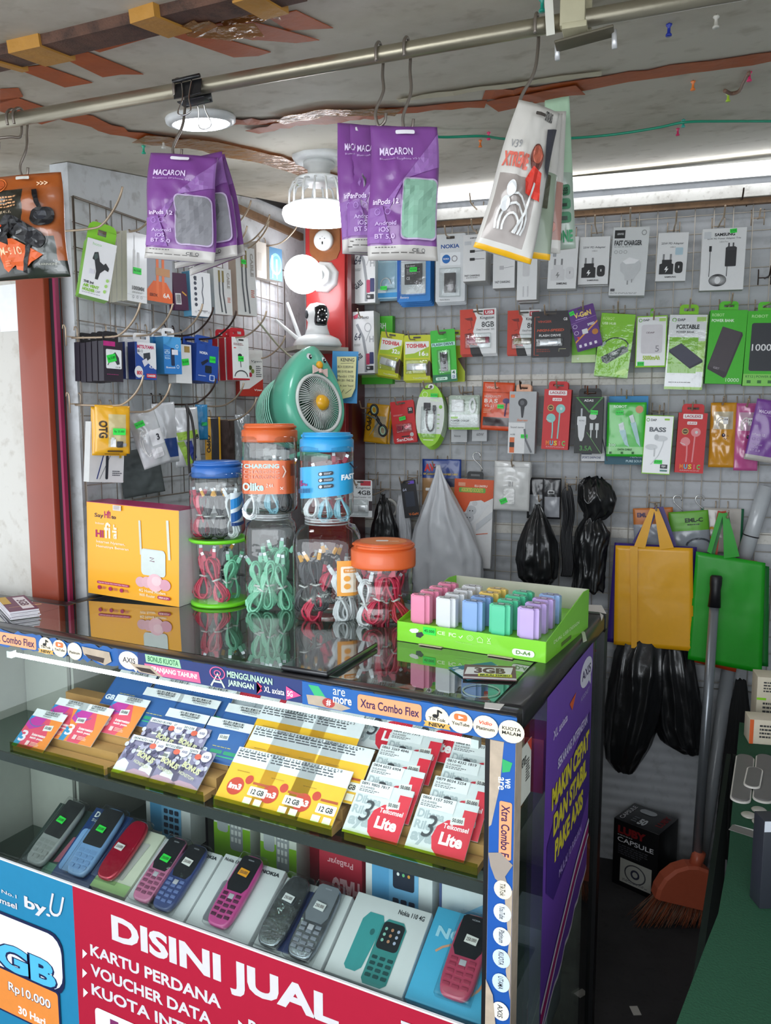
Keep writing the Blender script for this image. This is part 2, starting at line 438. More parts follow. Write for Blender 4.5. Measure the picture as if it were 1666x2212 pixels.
# red door post at the front end of the left wall
POST=M('8f3a22',.4,coat=.2,var=.12,scale=12,name='red_enamel'); POSTD=M('6a2320',.4,name='dark_red_enamel')
pe=empty('door_post','orange-red painted steel post beside the cream wall, left of the wire grid','post',loc=(-1.452,1.255,0))
mb=MB(); mb.box((-.02,.0,.98),(.086,.05,1.9),POST,ch=.003); mb.build('post_body',pe)
mb=MB(); mb.box((.0295,-.0,.98),(.011,.020,1.9),BLACK); mb.build('dark_gap_strip',pe)
mb=MB(); mb.box((.039,-.006,.98),(.007,.010,1.9),M('8d1d4a',.5)); mb.build('magenta_edge',pe)
mb=MB(); mb.box((-.02,-.03,1.90),(.03,.012,.05),POSTD,ch=.003); mb.lathe([(0,-.02),(.009,-.02),(.009,.02),(0,.02)],POSTD,14,c=(-.045,-.03,1.905),rot=Matrix.Rotation(PI/2,3,'Y')); mb.build('hinge',pe)
# red pillar in the corner
RP=M('9c2a2a',.35,coat=.25,var=.08,scale=10,name='red_pillar_paint'); RPD=M('5d1114',.4,coat=.2,name='dark_pillar_red')  # side board gets a darker red than the front board
a=bw(662,700,.135); b=bw(752,700,.135)
pil=empty('corner_pillar','glossy red boxed pillar in the corner between the two wire grids','pillar',loc=(a.x,a.y,0))
d=V((b.x-a.x,b.y-a.y,0)); L=d.length
mb=MB(); mb.prism([(0,0,.0),tuple(d),tuple(d+V((0,0,2.09))),(0,0,2.09)],-bN*.13,RP); mb.build('front_board',pil)
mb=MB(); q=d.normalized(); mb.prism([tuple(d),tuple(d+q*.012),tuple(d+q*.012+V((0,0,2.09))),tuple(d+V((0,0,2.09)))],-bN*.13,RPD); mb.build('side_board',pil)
zt=bw(700,641,.135).z
mb=MB(); mb.prism([(.006,0,zt),(L-.012,0,zt),(L-.012,0,zt+.012),(.006,0,zt+.012)],bN*.0,RP) if False else mb.box((d/2+bN*.006+V((0,0,.45+(zt-.45) /2+.22))),(L*.92,.012,(zt-.45) +.0),M('b03030',.3,coat=.3),rot=Matrix.Rotation(BWA,3,'Z'),ch=.002); mb.build('raised_panel',pil)
# ------------------------------------------------------------------ wire grids
def grid(name,fn,n,u,px0,px1,zt,zb,sp,label,refy=700,wc='c4bcb0',wr_=.0014):
    A=fn(px0,refy,.012); B=fn(px1,refy,.012); L=(B-A).length; u=V(u)
    g=empty(name,label,'wire grid',Matrix.Translation((A.x,A.y,zb)) @ Matrix.Rotation(math.atan2(u.y,u.x),4,'Z'))
    H=zt-zb; wm=M(wc,.45,.3,var=.15,name='grid_wire')
    mv=MB().tube([(0,0,0),(0,0,H)],wr_,wm,6); first=None
    k=0; x=0
    while x <= L+.001:
        if first is None: first=mv.build('wire',g); o=first
        else: o=first.copy(); COL.objects.link(o); o.parent=g
        o.location=(x,0,0); x += sp
    f2=None; z=H
    while z >= -.001:
        if f2 is None: f2=MB().tube([(0,.0028,0),(L,.0028,0)],wr_,wm,6).build('wire',g); o=f2
        else: o=f2.copy(); COL.objects.link(o); o.parent=g
        o.location=(0,0,z); z -= sp
    fr=MB().tube([(0,-.0035,0),(L,-.0035,0),(L,-.0035,H),(0,-.0035,H)],.0024,wm,6,closed=True); fr.build('grid_frame',g)
    return g
grid('wire_grid',bw,bN,bU,779,1770,bw(1200,452).z,.62,.052,'long wire display grid on the back wall right of the red pillar')
grid('wire_grid',lw,lN,lU,168,612,1.925,1.255,.052,'shorter wire display grid on the left wall above the orange box',wc='8d8278',wr_=.0013)
# ------------------------------------------------------------------ ceiling fittings
BEAM=dirty('rusty_steel','6b4a3a','3c2a22',30,.4,.7,.7,.3)
TAPE=M('b4530f',.55,coat=.0,var=.25,scale=25,bump=.2,bscale=60,name='brown_packing_tape')
TAPEY=M('c08a3a',.5,coat=.0,var=.2,scale=30,bump=.5,bscale=50,name='yellowed_tape')
TAPEC=thin_glass('crinkled_clear_tape','cf9c5c',1.,.18,.6,35.,.3)
def cbar(a,b,wd,t,mat,off=0.0):
    """flat bar on the ceiling from pixel a to pixel b"""
    A=ceil(a[0],a[1],off); B=ceil(b[0],b[1],off); u=(B-A).normalized(); s=cN.cross(u).normalized() *wd/2
    return MB().prism([A-s,B-s,B+s,A+s],cN*t,mat)
bm_=cbar((-260,178),(640,-40),.05,.012,BEAM)
bo=bm_.build('ceiling_beam',None,'rusty steel strip beam across the ceiling at the upper left','beam')
for i,(p,q,m) in enumerate((((0,118),(14,114),TAPEY),((55,103),(122,88),TAPEY),((320,38),(372,22),TAPEY),((534,-5),(590,-20),TAPEY))):
    cbar(p,q,.064,.0145,m).build('tape_wrap',None,['yellowed tape wrap on the rusty beam at the left image edge','yellowed tape wrap around the rusty beam, second from the left','yellowed tape wrap around the middle of the rusty beam','yellowed tape wrap at the top end of the rusty beam'][i],'tape','tape wraps round the rusty beam')
def tape(pts,label,mat=TAPE,off=.001):
    P=[ceil(x,y,off) for x,y in pts]
    c=sum(P,V()) /len(P); mb=MB()
    mb.prism(P,cN*.0007,mat)
    return mb.build('tape_strip',None,label,'tape','tape strips on the ceiling')
tape([(33,147),(92,140),(200,178),(140,188)],'short brown tape strip on the ceiling under the beam, lowest left')
tape([(130,122),(190,112),(310,160),(262,160),(222,166)],'brown tape strip pointing down right from the rusty beam')
tape([(362,74),(425,66),(585,112),(558,120),(505,123)],'long wrinkled brown tape strip right of the beam middle')
tape([(510,76),(560,62),(640,78),(600,84),(545,86)],'small yellowish tape patch right of the beam',TAPEY,.0005)
tape([(578,36),(640,22),(720,60),(622,65)],'brown tape piece at the top between beam and ceiling')
tape([(0,192),(40,190),(50,208),(0,222)],'frayed brown tape end at the left ceiling edge')
tape([(0,214),(36,210),(150,250),(90,268),(0,240)],'brown tape under the pipe at the far left')
# long seams

def seam(pts,wd,label,mat=TAPE,off=.001):
    P=[ceil(x,y,off) for x,y in pts]; mb=MB(); rd=random.Random(len(pts)); vs=[]
    Q=[]
    for i in range(len(P) -1):
        for k in range(6): Q.append(P[i].lerp(P[i+1],k/6))
    Q.append(P[-1])
    for i,p in enumerate(Q):
        t=(Q[min(i+1,len(Q) -1)] -Q[max(i-1,0)]).normalized(); s=cN.cross(t).normalized(); w2=wd/2
        for q in (-1,1): vs.append(p+s*q*w2*rd.uniform(.75,1.15) +cN*rd.uniform(0,.0025))
    fs=[(2*i,2*i+1,2*i+3,2*i+2) for i in range(len(Q) -1)]
    n=len(vs); vs += [v+cN*.0006 for v in vs]; fs += [tuple(n+k for k in reversed(f)) for f in fs]
    return mb.add(vs,fs,mat).build('tape_strip',None,label,'tape','tape strips on the ceiling')
seam([(440,232+30),(560,262),(700,262),(830,238),(1050,222)],.05,'brown tape seam running behind the purple pouches',TAPE)
seam([(1045,205),(1160,196),(1400,160),(1680,118)],.07,'long brown tape seam across the ceiling at the upper right',TAPE)
seam([(1060,228),(1255,192)],.08,'short wide brown tape overlapping the right seam',TAPE,.004)
seam([(120,236),(260,285),(420,310),(560,338),(700,380)],.05,'brown tape seam running from the left towards the disc lamp',TAPE)
seam([(300,300),(440,312),(600,350),(720,388)],.08,'wide crinkled clear tape by the cage of the disc lamp',TAPEC,.006)
seam([(600,262),(700,242),(860,240)],.05,'crinkled clear tape left of the hanging pouches',TAPEC,.006)
seam([(860,215),(1040,190),(1300,155)],.03,'peeling cream paint strip along the tape seam',M('d8cfb4',.6),.002)
seam([(470,30),(600,20)],.06,'crinkled clear tape hanging at the beam top',TAPEC,.005)
seam([(395,52),(470,70),(560,60)],.05,'crinkled clear tape beside the beam middle',TAPEC,.012)
# hanging pipe
PIPEM=M('a8a08c',.33,.75,var=.12,scale=30,bump=.05,name='galvanised_pipe')
A=ceil(-120,285,.042); B=ceil(1790,-53,.042)
pd=(B-A).normalized()
tag(MB().tube([A,A.lerp(B,.5),B],.0098,PIPEM,20).build('hanging_pipe'),'galvanised steel pipe across the top under the ceiling','pipe')
def pipe_at(px):
    lo,hi=0.,1.
    for _ in range(40):
        m_=(lo+hi) /2
        if proj(A.lerp(B,m_)).x < px: lo=m_
        else: hi=m_
    return A.lerp(B,lo)
br=pipe_at(1245)
t=empty('pipe_bracket','cream painted wooden block bracket holding the pipe, with a torn metal plate','bracket',loc=br)
rz=Matrix.Rotation(math.atan2(pd.y,pd.x),3,'Z')
ctop=cz(br.y) -br.z-.001
mb=MB(); CRM=M('b9b294',.6,var=.12,name='cream_paint')
mb.box((0,.017,(ctop-.014) /2),(.028,.012,ctop+.014),CRM,rz,.001); mb.box((0,-.017,(ctop-.014) /2),(.028,.012,ctop+.014),CRM,rz,.001); mb.box((0,0,-.0145),(.028,.046,.007),CRM,rz,.001); mb.build('block',t)
mb=MB(); mb.box((.012,-.008,-.026),(.066,.026,.003),M('6a6454',.6,.4),rz @ Matrix.Rotation(-.12,3,'Y'),.001); mb.build('plate',t)
for sx in (-.022,.044):
    MB().tube([(sx,.0,-.02),(sx+.001,0,-.040)],.003,M('d8d8d8',.3,.4),10).build('bolt',t)
# push pins
def pin(px,py,col,label):
    p=ceil(px,py,0); o=empty('push_pin',label,'push pin',Matrix.Translation(p) @ Matrix.Scale(.68,4))
    o['group'] ='push pins in the ceiling'
    m=M(col,.35,coat=.3); mb=MB()
    mb.lathe([(0,-.0262),(.0062,-.0262),(.0062,-.0235),(.0034,-.020),(.003,-.010),(.0062,-.0065),(.0062,-.004),(0,-.004)],m,14); mb.build('pin_head',o)
    MB().tube([(0,0,-.005),(0,0,0)],.0008,CHROME,6).build('needle',o)
for px,py,c,l in ((1172,-8,'15a08a','teal push pin at the top edge beside the pipe bracket'),(1446,48,'1f35a8','dark blue push pin in the ceiling below the pipe'),(1498,172,'f08030','orange push pin under the brown seam at the right'),(1620,152,'e83070','pink push pin holding the loose cable end at the far right'),(1574,198,'b4d83a','yellow-green push pin below the loose cable at the right'),(1465,275,'e02a6a','pink push pin hanging under the green cable at the right'),(1477,256,'35b8a8','turquoise push pin over the green cable at the right'),(1056,283,'e83070','pink push pin on the green cable beside the white pouch'),(1038,300,'f08030','orange push pin just left under the green cable'),(310,312,'20b890','green push pin left of the round panel lamp'),(353,300,'e8e8e0','white push pin beside the first purple pouch hook'),(645,385,'7ab83a','green push pin above the disc lamp'),(1548,30,'d8d4c8','pale push pin near the pipe at the top right')):
    pin(px,py,c,l)
# green cable
pts=[ceil(x,y,.012) for x,y in ((860,288),(950,296),(1040,294),(1090,300),(1160,300),(1240,298),(1330,290),(1420,276),(1480,264),(1560,262),(1720,262))]
def smooth(pts,k=6):
    out=[]; n=len(pts); pts=[V(p) for p in pts]
    for i in range(n-1):
        p0=pts[max(i-1,0)]; p1=pts[i]; p2=pts[i+1]; p3=pts[min(i+2,n-1)]
        for j in range(k):
            t_=j/k; out.append(.5*((2*p1) +(p2-p0) *t_+(2*p0-5*p1+4*p2-p3) *t_ ** 2+(3*p1-p0-3*p2+p3) *t_ ** 3))
    out.append(pts[-1]); return out
tag(MB().tube(smooth(pts),.0028,M('159a78',.3,coat=.5),8).build('green_cable'),'thin green cable running along the ceiling at the right','cable')
tag(MB().tube(smooth([ceil(x,y,.008) for x,y in ((1618,158),(1608,176),(1598,196),(1580,202),(1566,196))]),.0035,M('8a6a5a',.5),8).build('cable_end'),'short brown loose cable end between two push pins','cable')
# ------------------------------------------------------------------ lamps
LAMPW=emitter('lamp_white','f4f8ff',14.0)
# round panel lamp
p=ceil(433,252,0); n3=Matrix.Rotation(math.atan(CZS),4,'X')
o=empty('ceiling_lamp','round white panel lamp set on the ceiling, switched on','lamp',Matrix.Translation(p) @ n3)
MB().lathe([(.0,0),(.060,0),(.062,-.003),(.061,-.010),(.053,-.014),(.049,-.0125),(.0,-.0125)],WHITE,48).build('lamp_rim',o)
MB().lathe([(0,-.0145),(.047,-.0145),(.048,-.0127),(0,-.0127)],LAMPW,48).build('diffuser',o)
# disc lamp with caged top
p=ceil(725,330,0); q=hit(690,462,p,cH)
o=empty('disc_lamp','white disc-shaped LED lamp with a caged heat sink under the ceiling, switched on','lamp',Matrix.Translation(q))
MB().lathe([(0,-.019),(.05,-.019),(.08,-.015),(.085,-.002),(.083,.008),(.0,.010)],emitter('disc_lamp_glow','f4f8ff',11.0),48).build('diffuser',o)
mb=MB(); mb.lathe([(.078,.0105),(.07,.018),(.03,.02),(.0,.02)],WHITE,40); mb.lathe([(0,.075),(.055,.075),(.055,.07),(0,.07)],WHITE,32)
for k in range(16):
    th=2*PI*k/16; c,s=math.cos(th),math.sin(th)
    mb.tube([(.070*c,.070*s,.012),(.069*c,.069*s,.045),(.06*c,.06*s,.066),(.04*c,.04*s,.072)],.0024,WHITE,6)
mb.build('heat_sink_cage',o)
h=(p.z-q.z)
MB().lathe([(.026,.074),(.026,.10),(.036,.104),(.036,h-.022),(.03,h-.02)],M('dfe1e0',.4),28).build('socket',o)
MB().lathe([(.05,h-.022),(.062,h-.017),(.062,h-.004),(.03,h-.004)],WHITE,8).build('ceiling_base',o)
# tube lamp on the back wall
a=bw(930,427,.07); b=bw(1900,344,.07); z=(bw(950,425,.07).z+bw(1650,366,.07).z) /2; a.z=b.z=z
o=empty('tube_lamp','long white LED tube lamp at the top of the back wall, switched on','lamp',loc=a)
MB().tube([(0,0,0),b-a],.0165,emitter('tube_glow','f4f8ff',2.6),16).build('tube',o)
mb=MB(); mb.prism([bN*-.05+V((0,0,-.006)),b-a+bN*-.05+V((0,0,-.006)),b-a+bN*-.05+V((0,0,.03)),bN*-.05+V((0,0,.03))],bN*.03,WHITE); mb.build('batten',o)
for k,e in enumerate((V((0,0,0)),b-a)): mb=MB().box(e-bN*.012+V((0,0,.004)),(.016,.05,.044),WHITE,Matrix.Rotation(BWA,3,'Z'),.003); mb.build('end_cap',o)
# globe bulb on the pillar with its octagonal socket; plug socket above
s0=bw(703,600,.1365)
o=empty('bulb_socket','white octagonal bulb socket screwed to the red pillar','socket',frame(s0,bN,8))
MB().lathe([(.052,0),(.052,.012),(.045,.026),(.034,.03),(.034,.05),(.0,.05)],WHITE,8,rot=Matrix.Rotation(PI/2,3,'X'),a0=PI/8).build('socket_base',o)
bulb=bw(655,593,.27)
dv=(s0+bN*.052-bulb)
o=empty('globe_bulb','glowing white globe bulb beside the red pillar','bulb',loc=bulb)
qd=dv.normalized(); rot=V((0,0,1)).rotation_difference(qd).to_matrix()
prof=[(.0593*math.sin(a_),-.0593*math.cos(a_)) for a_ in [PI*k/22 for k in range(20)]]
MB().lathe([(max(r,.0001) *.98,z_*.98) for r,z_ in prof],emitter('bulb_glow','f6f9ff',7.0),32,rot=rot).build('globe',o)
MB().lathe([(.022,.054),(.02,.07),(.018,dv.length-.012),(.018,dv.length-.001)],WHITE,20,rot=rot,caps=True).build('bulb_neck',o)
s1=bw(705,523,.137)
o=empty('plug_socket','brown wooden board with a round white plug socket on the red pillar','socket',frame(s1,bN))
mb=MB(); pts=[(-.052,0,.05),(.052,0,.05),(.052,0,-.03),(.04,0,-.055),(.015,0,-.063),(-.015,0,-.063),(-.04,0,-.055),(-.052,0,-.03)]
mb.prism(pts,(0,-.014,0),M('8a5532',.3,coat=.5,var=.2)); mb.build('wood_board',o)
mb=MB(); mb.lathe([(.031,.014),(.031,.03),(.026,.034),(.0,.034)],WHITE,28,rot=Matrix.Rotation(PI/2,3,'X')); mb.build('socket_plate',o)
mb=MB(); draw(mb,[('c',.35,.42,.035,.035,'202020'),('c',.65,.42,.035,.035,'202020'),('rr',.45,.6,.55,.78,.02,'202020'),('c',.5,.3,.02,.02,'555555')],.05,.05,-.0342); mb.build('socket_holes',o)

q=ony(38,664,1.279); tag(MB().box((q.x,q.y-.0012,q.z),(.12,.001,.105),'f2f4f6').build('white_patch'),'flat white patch on the cream wall at the left edge, below the orange pouch','paper')  # thin white rectangle set on the cream wall
tape([(420,60),(520,40),(600,60),(690,86),(640,92),(540,84)],'broad wrinkled brown tape patch near the top of the beam',TAPE,.0022)
tape([(180,100),(300,72),(330,78),(215,112)],'brown tape running along the lower side of the rusty beam',TAPE,.0022)
seam([(545,285),(640,262),(740,246),(830,250)],.045,'orange-brown tape seam between panel lamp and disc lamp',TAPE,.0035)
# ================================================================== DISPLAY CASE
TOP=1.05; X0,X1,Y0,Y1=-1.385,-.296,1.0,1.65
BLK=M('1b1a1c',.35,coat=.2,var=.2,scale=30,name='worn_black_wood'); BLKF=M('131315',.4,name='black_frame')
BLUE=M('1d5a9e',.4,var=.1,name='blue_printed_film'); BARE=M('b5a490',.85,var=.25,scale=60,name='bare_worn_wood')
TOPG=thin_glass('counter_glass','c4cdc8',2.0,.005,ior=1.55)
def top(px,py): return onz(px,py,TOP)
case=empty('display_case','glass display case with worn black frame and blue sticker strip','display case',loc=(0,0,0))
XL=-2.1; XA=-1.53; YN=1.215
def cbx(name,x0,x1,y0,y1,z0,z1,mat,ch=.0,par=case,label=None):
    return MB().box(((x0+x1) /2,(y0+y1) /2,(z0+z1) /2),(x1-x0,y1-y0,z1-z0),mat,ch=ch).build(name,par,label)
cbx('top_rail',XA,X1,Y0+.004,Y0+.034,TOP-.036,TOP,BLK,.006)
cbx('top_rail',XA,X0+.03,YN-.03,YN,TOP-.036,TOP,BLK,.003)
cbx('top_rail',XA,XA+.03,Y0+.035,YN-.031,TOP-.036,TOP,BLK,.003)
cbx('top_glass',XA+.03,X0+.029,Y0+.034,YN-.031,TOP-.006,TOP-.001,TOPG)
cbx('top_rail',X0,X1,Y1-.03,Y1,TOP-.036,TOP,BLK,.006)
cbx('top_rail',X1-.045,X1,Y0+.035,Y1-.031,TOP-.036,TOP,BLK,.008)
cbx('top_rail',X0,X0+.03,YN+.001,Y1-.031,TOP-.036,TOP,BLK,.003)
cbx('top_glass',X0+.03,X1-.045,Y0+.034,Y1-.03,TOP-.006,TOP-.001,TOPG)
cbx('corner_post',X1-.037,X1,Y0+.0005,Y0+.03,0.0,TOP-.037,BARE)
cbx('corner_post',X1-.03,X1,Y1-.03,Y1,0.0,TOP-.037,BLKF)
cbx('corner_post',X0,X0+.03,Y1-.03,Y1,0.0,TOP-.037,BLKF)
cbx('corner_post',XA,XA+.03,Y0+.004,Y0+.03,0.0,TOP-.037,BLKF)
cbx('inner_frame',X1-.045,X1-.038,Y0+.004,Y0+.02,.02,TOP-.037,BLKF)
cbx('front_glass',XA+.031,X1-.046,Y0+.008,Y0+.012,.56,TOP-.037,PANE)
cbx('side_glass',X1-.012,X1-.008,Y0+.031,Y1-.031,.06,TOP-.037,PANE)
cbx('back_panel',X0+.031,X1-.031,Y1-.02,Y1-.01,.02,TOP-.037,dirty('case_back','b2b3ac','85867e',4))
cbx('back_panel',XA+.012,X0+.002,YN-.012,YN-.004,.02,TOP-.037,M('a8a9a2',.4))
cbx('side_panel',XA+.002,XA+.01,Y0+.031,YN-.003,.02,TOP-.037,M('a8a9a2',.4))
cbx('side_panel',X0+.002,X0+.01,YN-.002,Y1-.031,.02,TOP-.037,M('a8a9a2',.4))
cbx('base_board',X0+.031,X1-.046,Y0+.03,Y1-.031,.02,.04,M('3a3a3a',.6))
SH1=.785; SH2=.505
SHG=thin_glass('shelf_glass','dce6e0',1.,.01)
DG=M('3b403f',.25,coat=.4,name='dark_glass_edge')
for zz,yb,nm in ((SH1,1.42,'shelf'),(SH2,1.56,'shelf')):
    s=cbx(nm,X0+.031,X1-.046,Y0+.022,yb,zz-.006,zz-.001,SHG)
    cbx('shelf',XA+.012,X0+.03,Y0+.022,YN-.014,zz-.006,zz-.001,SHG)
    MB().box(((XA+X1-.015) /2,Y0+.0175,zz-.008),(X1-XA-.08,.005,.018),DG).build('shelf_edge',s)
# left end return of the counter, shallower, running past the post
c2=empty('counter_end','shallow black counter section running on to the left of the display case','counter',loc=(0,0,0))
cbx('counter_top',XL,XA-.002,Y0+.004,1.2,TOP-.036,TOP,BLK,.004,c2)
cbx('counter_body',XL,XA-.004,Y0+.03,1.19,0,TOP-.037,BLKF,0,c2)
# in-case LED tube
tl=empty('case_lamp','slim LED strip lamp under the front edge of the case top','lamp',loc=(X0+.062,Y0+.0245,TOP-.0595))
MB().tube([(0,0,0),(.955,0,0)],.0038,emitter('case_lamp_glow','f6faff',19.0),10).build('tube',tl)
for x in (-.006,.961): MB().box((x,0,0),(.012,.012,.013),WHITE).build('end_cap',tl)
# ---- blue sticker strip on the front top rail and round the right post (pixel-picked print, built as flat film at its real place)
def fx(px,py): p=ony(px,py,Y0); return p.x,p.z
def film(name,host,x0,x1,z0,z1,Y,base,spec,torn=(),label=None,thick=.0008,ragged=0.,seed=1):
    """printed film facing -Y"""
    W,H=x1-x0,z1-z0; mb=MB(); rd=random.Random(seed)
    cx,cz_=(x0+x1) /2,(z0+z1) /2
    if ragged:
        n=max(12,int(W/.01)); up=[(x0+W*i/n,z1-rd.random() ** 2*ragged*H) for i in range(n+1)]; dn=[(x0+W*i/n,z0+rd.random() ** 3*ragged*H) for i in range(n+1)]
        vs=[];
        for (a,b),(c,d) in zip(up,dn): vs += [(a-cx,-thick,b-cz_),(c-cx,-thick,d-cz_)]
        mb.add(vs,[(2*i,2*i+1,2*i+3,2*i+2) for i in range(n)],base)
    else: mb.box((0,-thick/2,0),(W,thick,H),base)
    draw(mb,spec,W,H,-thick-.0001)
    o=mb.build(name,host,label); o.location=(cx,Y,cz_); return o
ORG=M('f0a070',.4); NAVY='1b2a5c'
def app(cx,txt,col,c2='f0e2c8'):
    return [('c',cx,.52,.0155,.40,c2)] +txt
zs0,zs1=TOP-.0385,TOP-.002
def ux(px): # pixel column on the strip -> u
    p=ony(px,1360+px*.19,Y0); return (p.x-XA) /(X1-XA)
XS0=X0; XS1=X1
def badge(px,lines,c='1b1b1b',bg='ecdfc4',new=False):
    u=ux(px); r=.0148; s=[('c',u,.52,r,.44,bg)]
    for i,l in enumerate(lines):
        hh=.13; y=.52-hh*len(lines) /2*1.3+i*hh*1.35; s.append(('t',l,u-r*.72,y,u+r*.72,y+hh,c,.02))
    if new: s += [('p',[(u-r*1.15,.72),(u+r*1.15,.72),(u+r*1.0,.82),(u+r*1.15,.93),(u-r*1.15,.93),(u-r,.82)],'d8a850'),('t','NEW',u-r*.7,.75,u+r*.7,.9,'201810',.03)]
    return s
def note(px):
    u=ux(px); return [('l',[(u+.001,.2),(u+.001,.45)],.0022,'101010'),('c',u-.0022,.46,.0036,.075,'101010'),('l',[(u+.001,.22),(u+.006,.3)],.002,'101010')]
def play(px):
    u=ux(px); return [('rr',u-.008,.2,u+.008,.46,.003,'e8743a'),('p',[(u-.0025,.26),(u+.004,.33),(u-.0025,.4)],'ffffff')]
sp=[('rr',ux(-30),.2,ux(75),.86,.004,ORG),('t','Xtra Combo Flex',ux(-28),.34,ux(71),.74,'3a1a4c',.02)]
sp += badge(96,['','TikTok'],new=True) +note(96) +badge(127,['','YouTube']) +play(127) +badge(160,['','Platinum'])
sp += [('p',[(ux(176),.2),(ux(236),.25),(ux(240),.7),(ux(225),.95),(ux(180),.6)],BARE),('p',[(ux(182),.55),(ux(225),.6),(ux(222),.86),(ux(190),.75)],'3a2a22')]
sp += [('r',ux(255),.0,ux(300),1.,'1c4f8e'),('c',ux(278),.48,.019,.44,'efe6cf'),('p',[(ux(284),.8),(ux(296),.8),(ux(294),1.)],'efe6cf'),('t','AXIS',ux(265),.34,ux(292),.6,'2a2440',.01)]
sp += [('r',ux(298),0,ux(655),1.,'26366e'),('p',[(ux(314),.02),(ux(388),.02),(ux(392),.42),(ux(316),.40)],'9fd2a0'),('t','BONUS KUOTA',ux(320),.08,ux(386),.34,'2c6a48',.02),
       ('p',[(ux(312),.48),(ux(430),.44),(ux(434),.95),(ux(318),.97)],'e0628c'),('t','SEPANJANG TAHUN!',ux(322),.55,ux(426),.85,'f6efe6',.03),('p',[(ux(282),.6),(ux(325),.55),(ux(352),.99),(ux(300),.95)],BARE),('p',[(ux(292),.72),(ux(325),.7),(ux(338),.92),(ux(305),.9)],'33241c')]
u=ux(471); sp += [('l',[(u-.011,.95),(u,.35),(u+.011,.95)],.0028,'cfe4c4'),('l',[(u-.007,.72),(u+.007,.72)],.0025,'cfe4c4'),('o',u,.32,.006,.14,.3,'d8608c'),('o',u,.32,.013,.3,.14,'d8608c')]
sp += [('t','MENGGUNAKAN',ux(492),.12,ux(590),.42,'b8dcc0',.03),('t','JARINGAN',ux(494),.52,ux(550),.85,'c8e8cc',.03),('p',[(ux(556),.4),(ux(568),.55),(ux(556),.95),(ux(568),.75)],'e04a6a'),('t','XL axiata',ux(572),.52,ux(616),.78,'f2f2f6',.01),('p',[(ux(620),.35),(ux(652),.65),(ux(620),.95)],'e0508a'),('t','5G',ux(622),.53,ux(634),.78,'ffffff',.02)]
sp += [('r',ux(655),0,ux(1118),1.,'1d5fa6'),('p',[(ux(668),.1),(ux(690),.1),(ux(715),.8),(ux(690),.8)],'37b070'),('p',[(ux(664),.55),(ux(700),.5),(ux(760),.8),(ux(740),.98),(ux(668),.95)],BARE),('c',ux(712),.74,.009,.2,'b03a34'),('t','#',ux(707),.6,ux(717),.88,'ffffff',.02),('t','are',ux(722),.08,ux(748),.34,'e6ece6',.0),('t','more',ux(722),.42,ux(762),.68,'f2f2ee',.02),
       ('rr',ux(775),.12,ux(913),.84,.004,ORG),('t','Xtra Combo Flex',ux(781),.3,ux(908),.66,'3a1a4c',.02)]
sp += badge(947,['','TikTok'],new=True) +note(947) +badge(998,['','YouTube']) +play(998) +badge(1052,['','Platinum']) +[('t','Vidio',ux(1038),.3,ux(1066),.44,'d8503c',.02,.2)] +badge(1108,['KUOTA','MALAM'])
film('sticker_strip',case,XA,X1,zs0,zs1,Y0+.0035,BLUE,sp,ragged=.22,seed=4,thick=.001)
# right post film
zp0,zp1=.0,TOP-.04
def vz(py): return (zp1-ony(1090,py,Y0).z) /(zp1-zp0)
PW=.037
sp=[('p',[(0,0),(.55,0),(.5,vz(1640)),(.42,vz(1700)),(.1,vz(1790)),(0,vz(1795))],BARE),('p',[(.5,vz(1640)),(.9,vz(1645)),(.8,vz(1665)),(.5,vz(1670))],'2da862'),
      ('t','we',.62,vz(1680),.84,vz(1702),'e8eee8',.01,0,90),('t','are',.35,vz(1680),.58,vz(1708),'e8eee8',.01,0,90),('rr',.42,vz(1732),.92,vz(1858),.08,ORG),('t','Xtra Combo F',.5,vz(1740),.84,vz(1852),'3a1a4c',.02,0,90),
      ('p',[(0,vz(1852)),(.5,vz(1845)),(1,vz(1866)),(.7,vz(1895)),(.9,vz(1925)),(.3,vz(1905)),(.1,vz(1880))],'9b8f84'),('p',[(.7,vz(1940)),(1,vz(1920)),(1,vz(2160)),(.8,vz(2100)),(.9,vz(2040))],BARE)]
for py,l,c in ((1925,'TikTok','ece0c8'),(1975,'YouTube','d6dde0'),(2027,'Platinum','d6dde0'),(2075,'KUOTA','c8d6e2'),(2128,'UTAMA','c8dce8'),(2190,'AXIS','ece6d8')):
    sp += [('c',.62,vz(py),.36,(vz(py+20) -vz(py)),c),('t',l,.5,vz(py-14),.72,vz(py+14),'303038',.01,0,90)]
sp += [('p',[(0,vz(2130)),(.3,vz(2160)),(.45,vz(2230)),(.3,vz(2330)),(0,vz(2330))],BARE)]
film('sticker_strip',case,X1-.0365,X1-.0005,zp0+.01,zp1,Y0+.0003,M('1c55a4',.4,name='blue_post_film'),sp,thick=.0006)
# front banner
BX0,BX1,BZ0,BZ1=XA+.0,X1-.047,.03,.563
bc=[('r',0,0,1,1,'c41f3d')]
def bu(px,py): p=ony(px,py,Y0); return (p.x-BX0) /(BX1-BX0),(BZ1-p.z) /(BZ1-BZ0)
def ub(px,py): return bu(px,py)[0]
uB=bu(153,1912)[0]
def T(s,pa,pb,h,c,bold=.03,shear=0):
    """text whose baseline runs from pixel pa to pixel pb; h = cap height in m"""
    a=bu(*pa); b=bu(*pb); ym=(a[1] +b[1]) /2; return ('t',s,a[0],ym-h/(BZ1-BZ0),b[0],ym,c,bold,shear)
LB=M('2480a8',.4,var=.05,name='teal_banner_film')
bs=[('r',0,0,uB,1,LB),('r',uB,0,1,1,M('ae1a36',.38,var=.04,name='red_banner_film')),('r',0,0,1,.006,'e8e8e8')]
W_='d6d2d4'
bs += [T('DISINI JUAL',(240,2050),(730,2240),.066,W_,.04)]
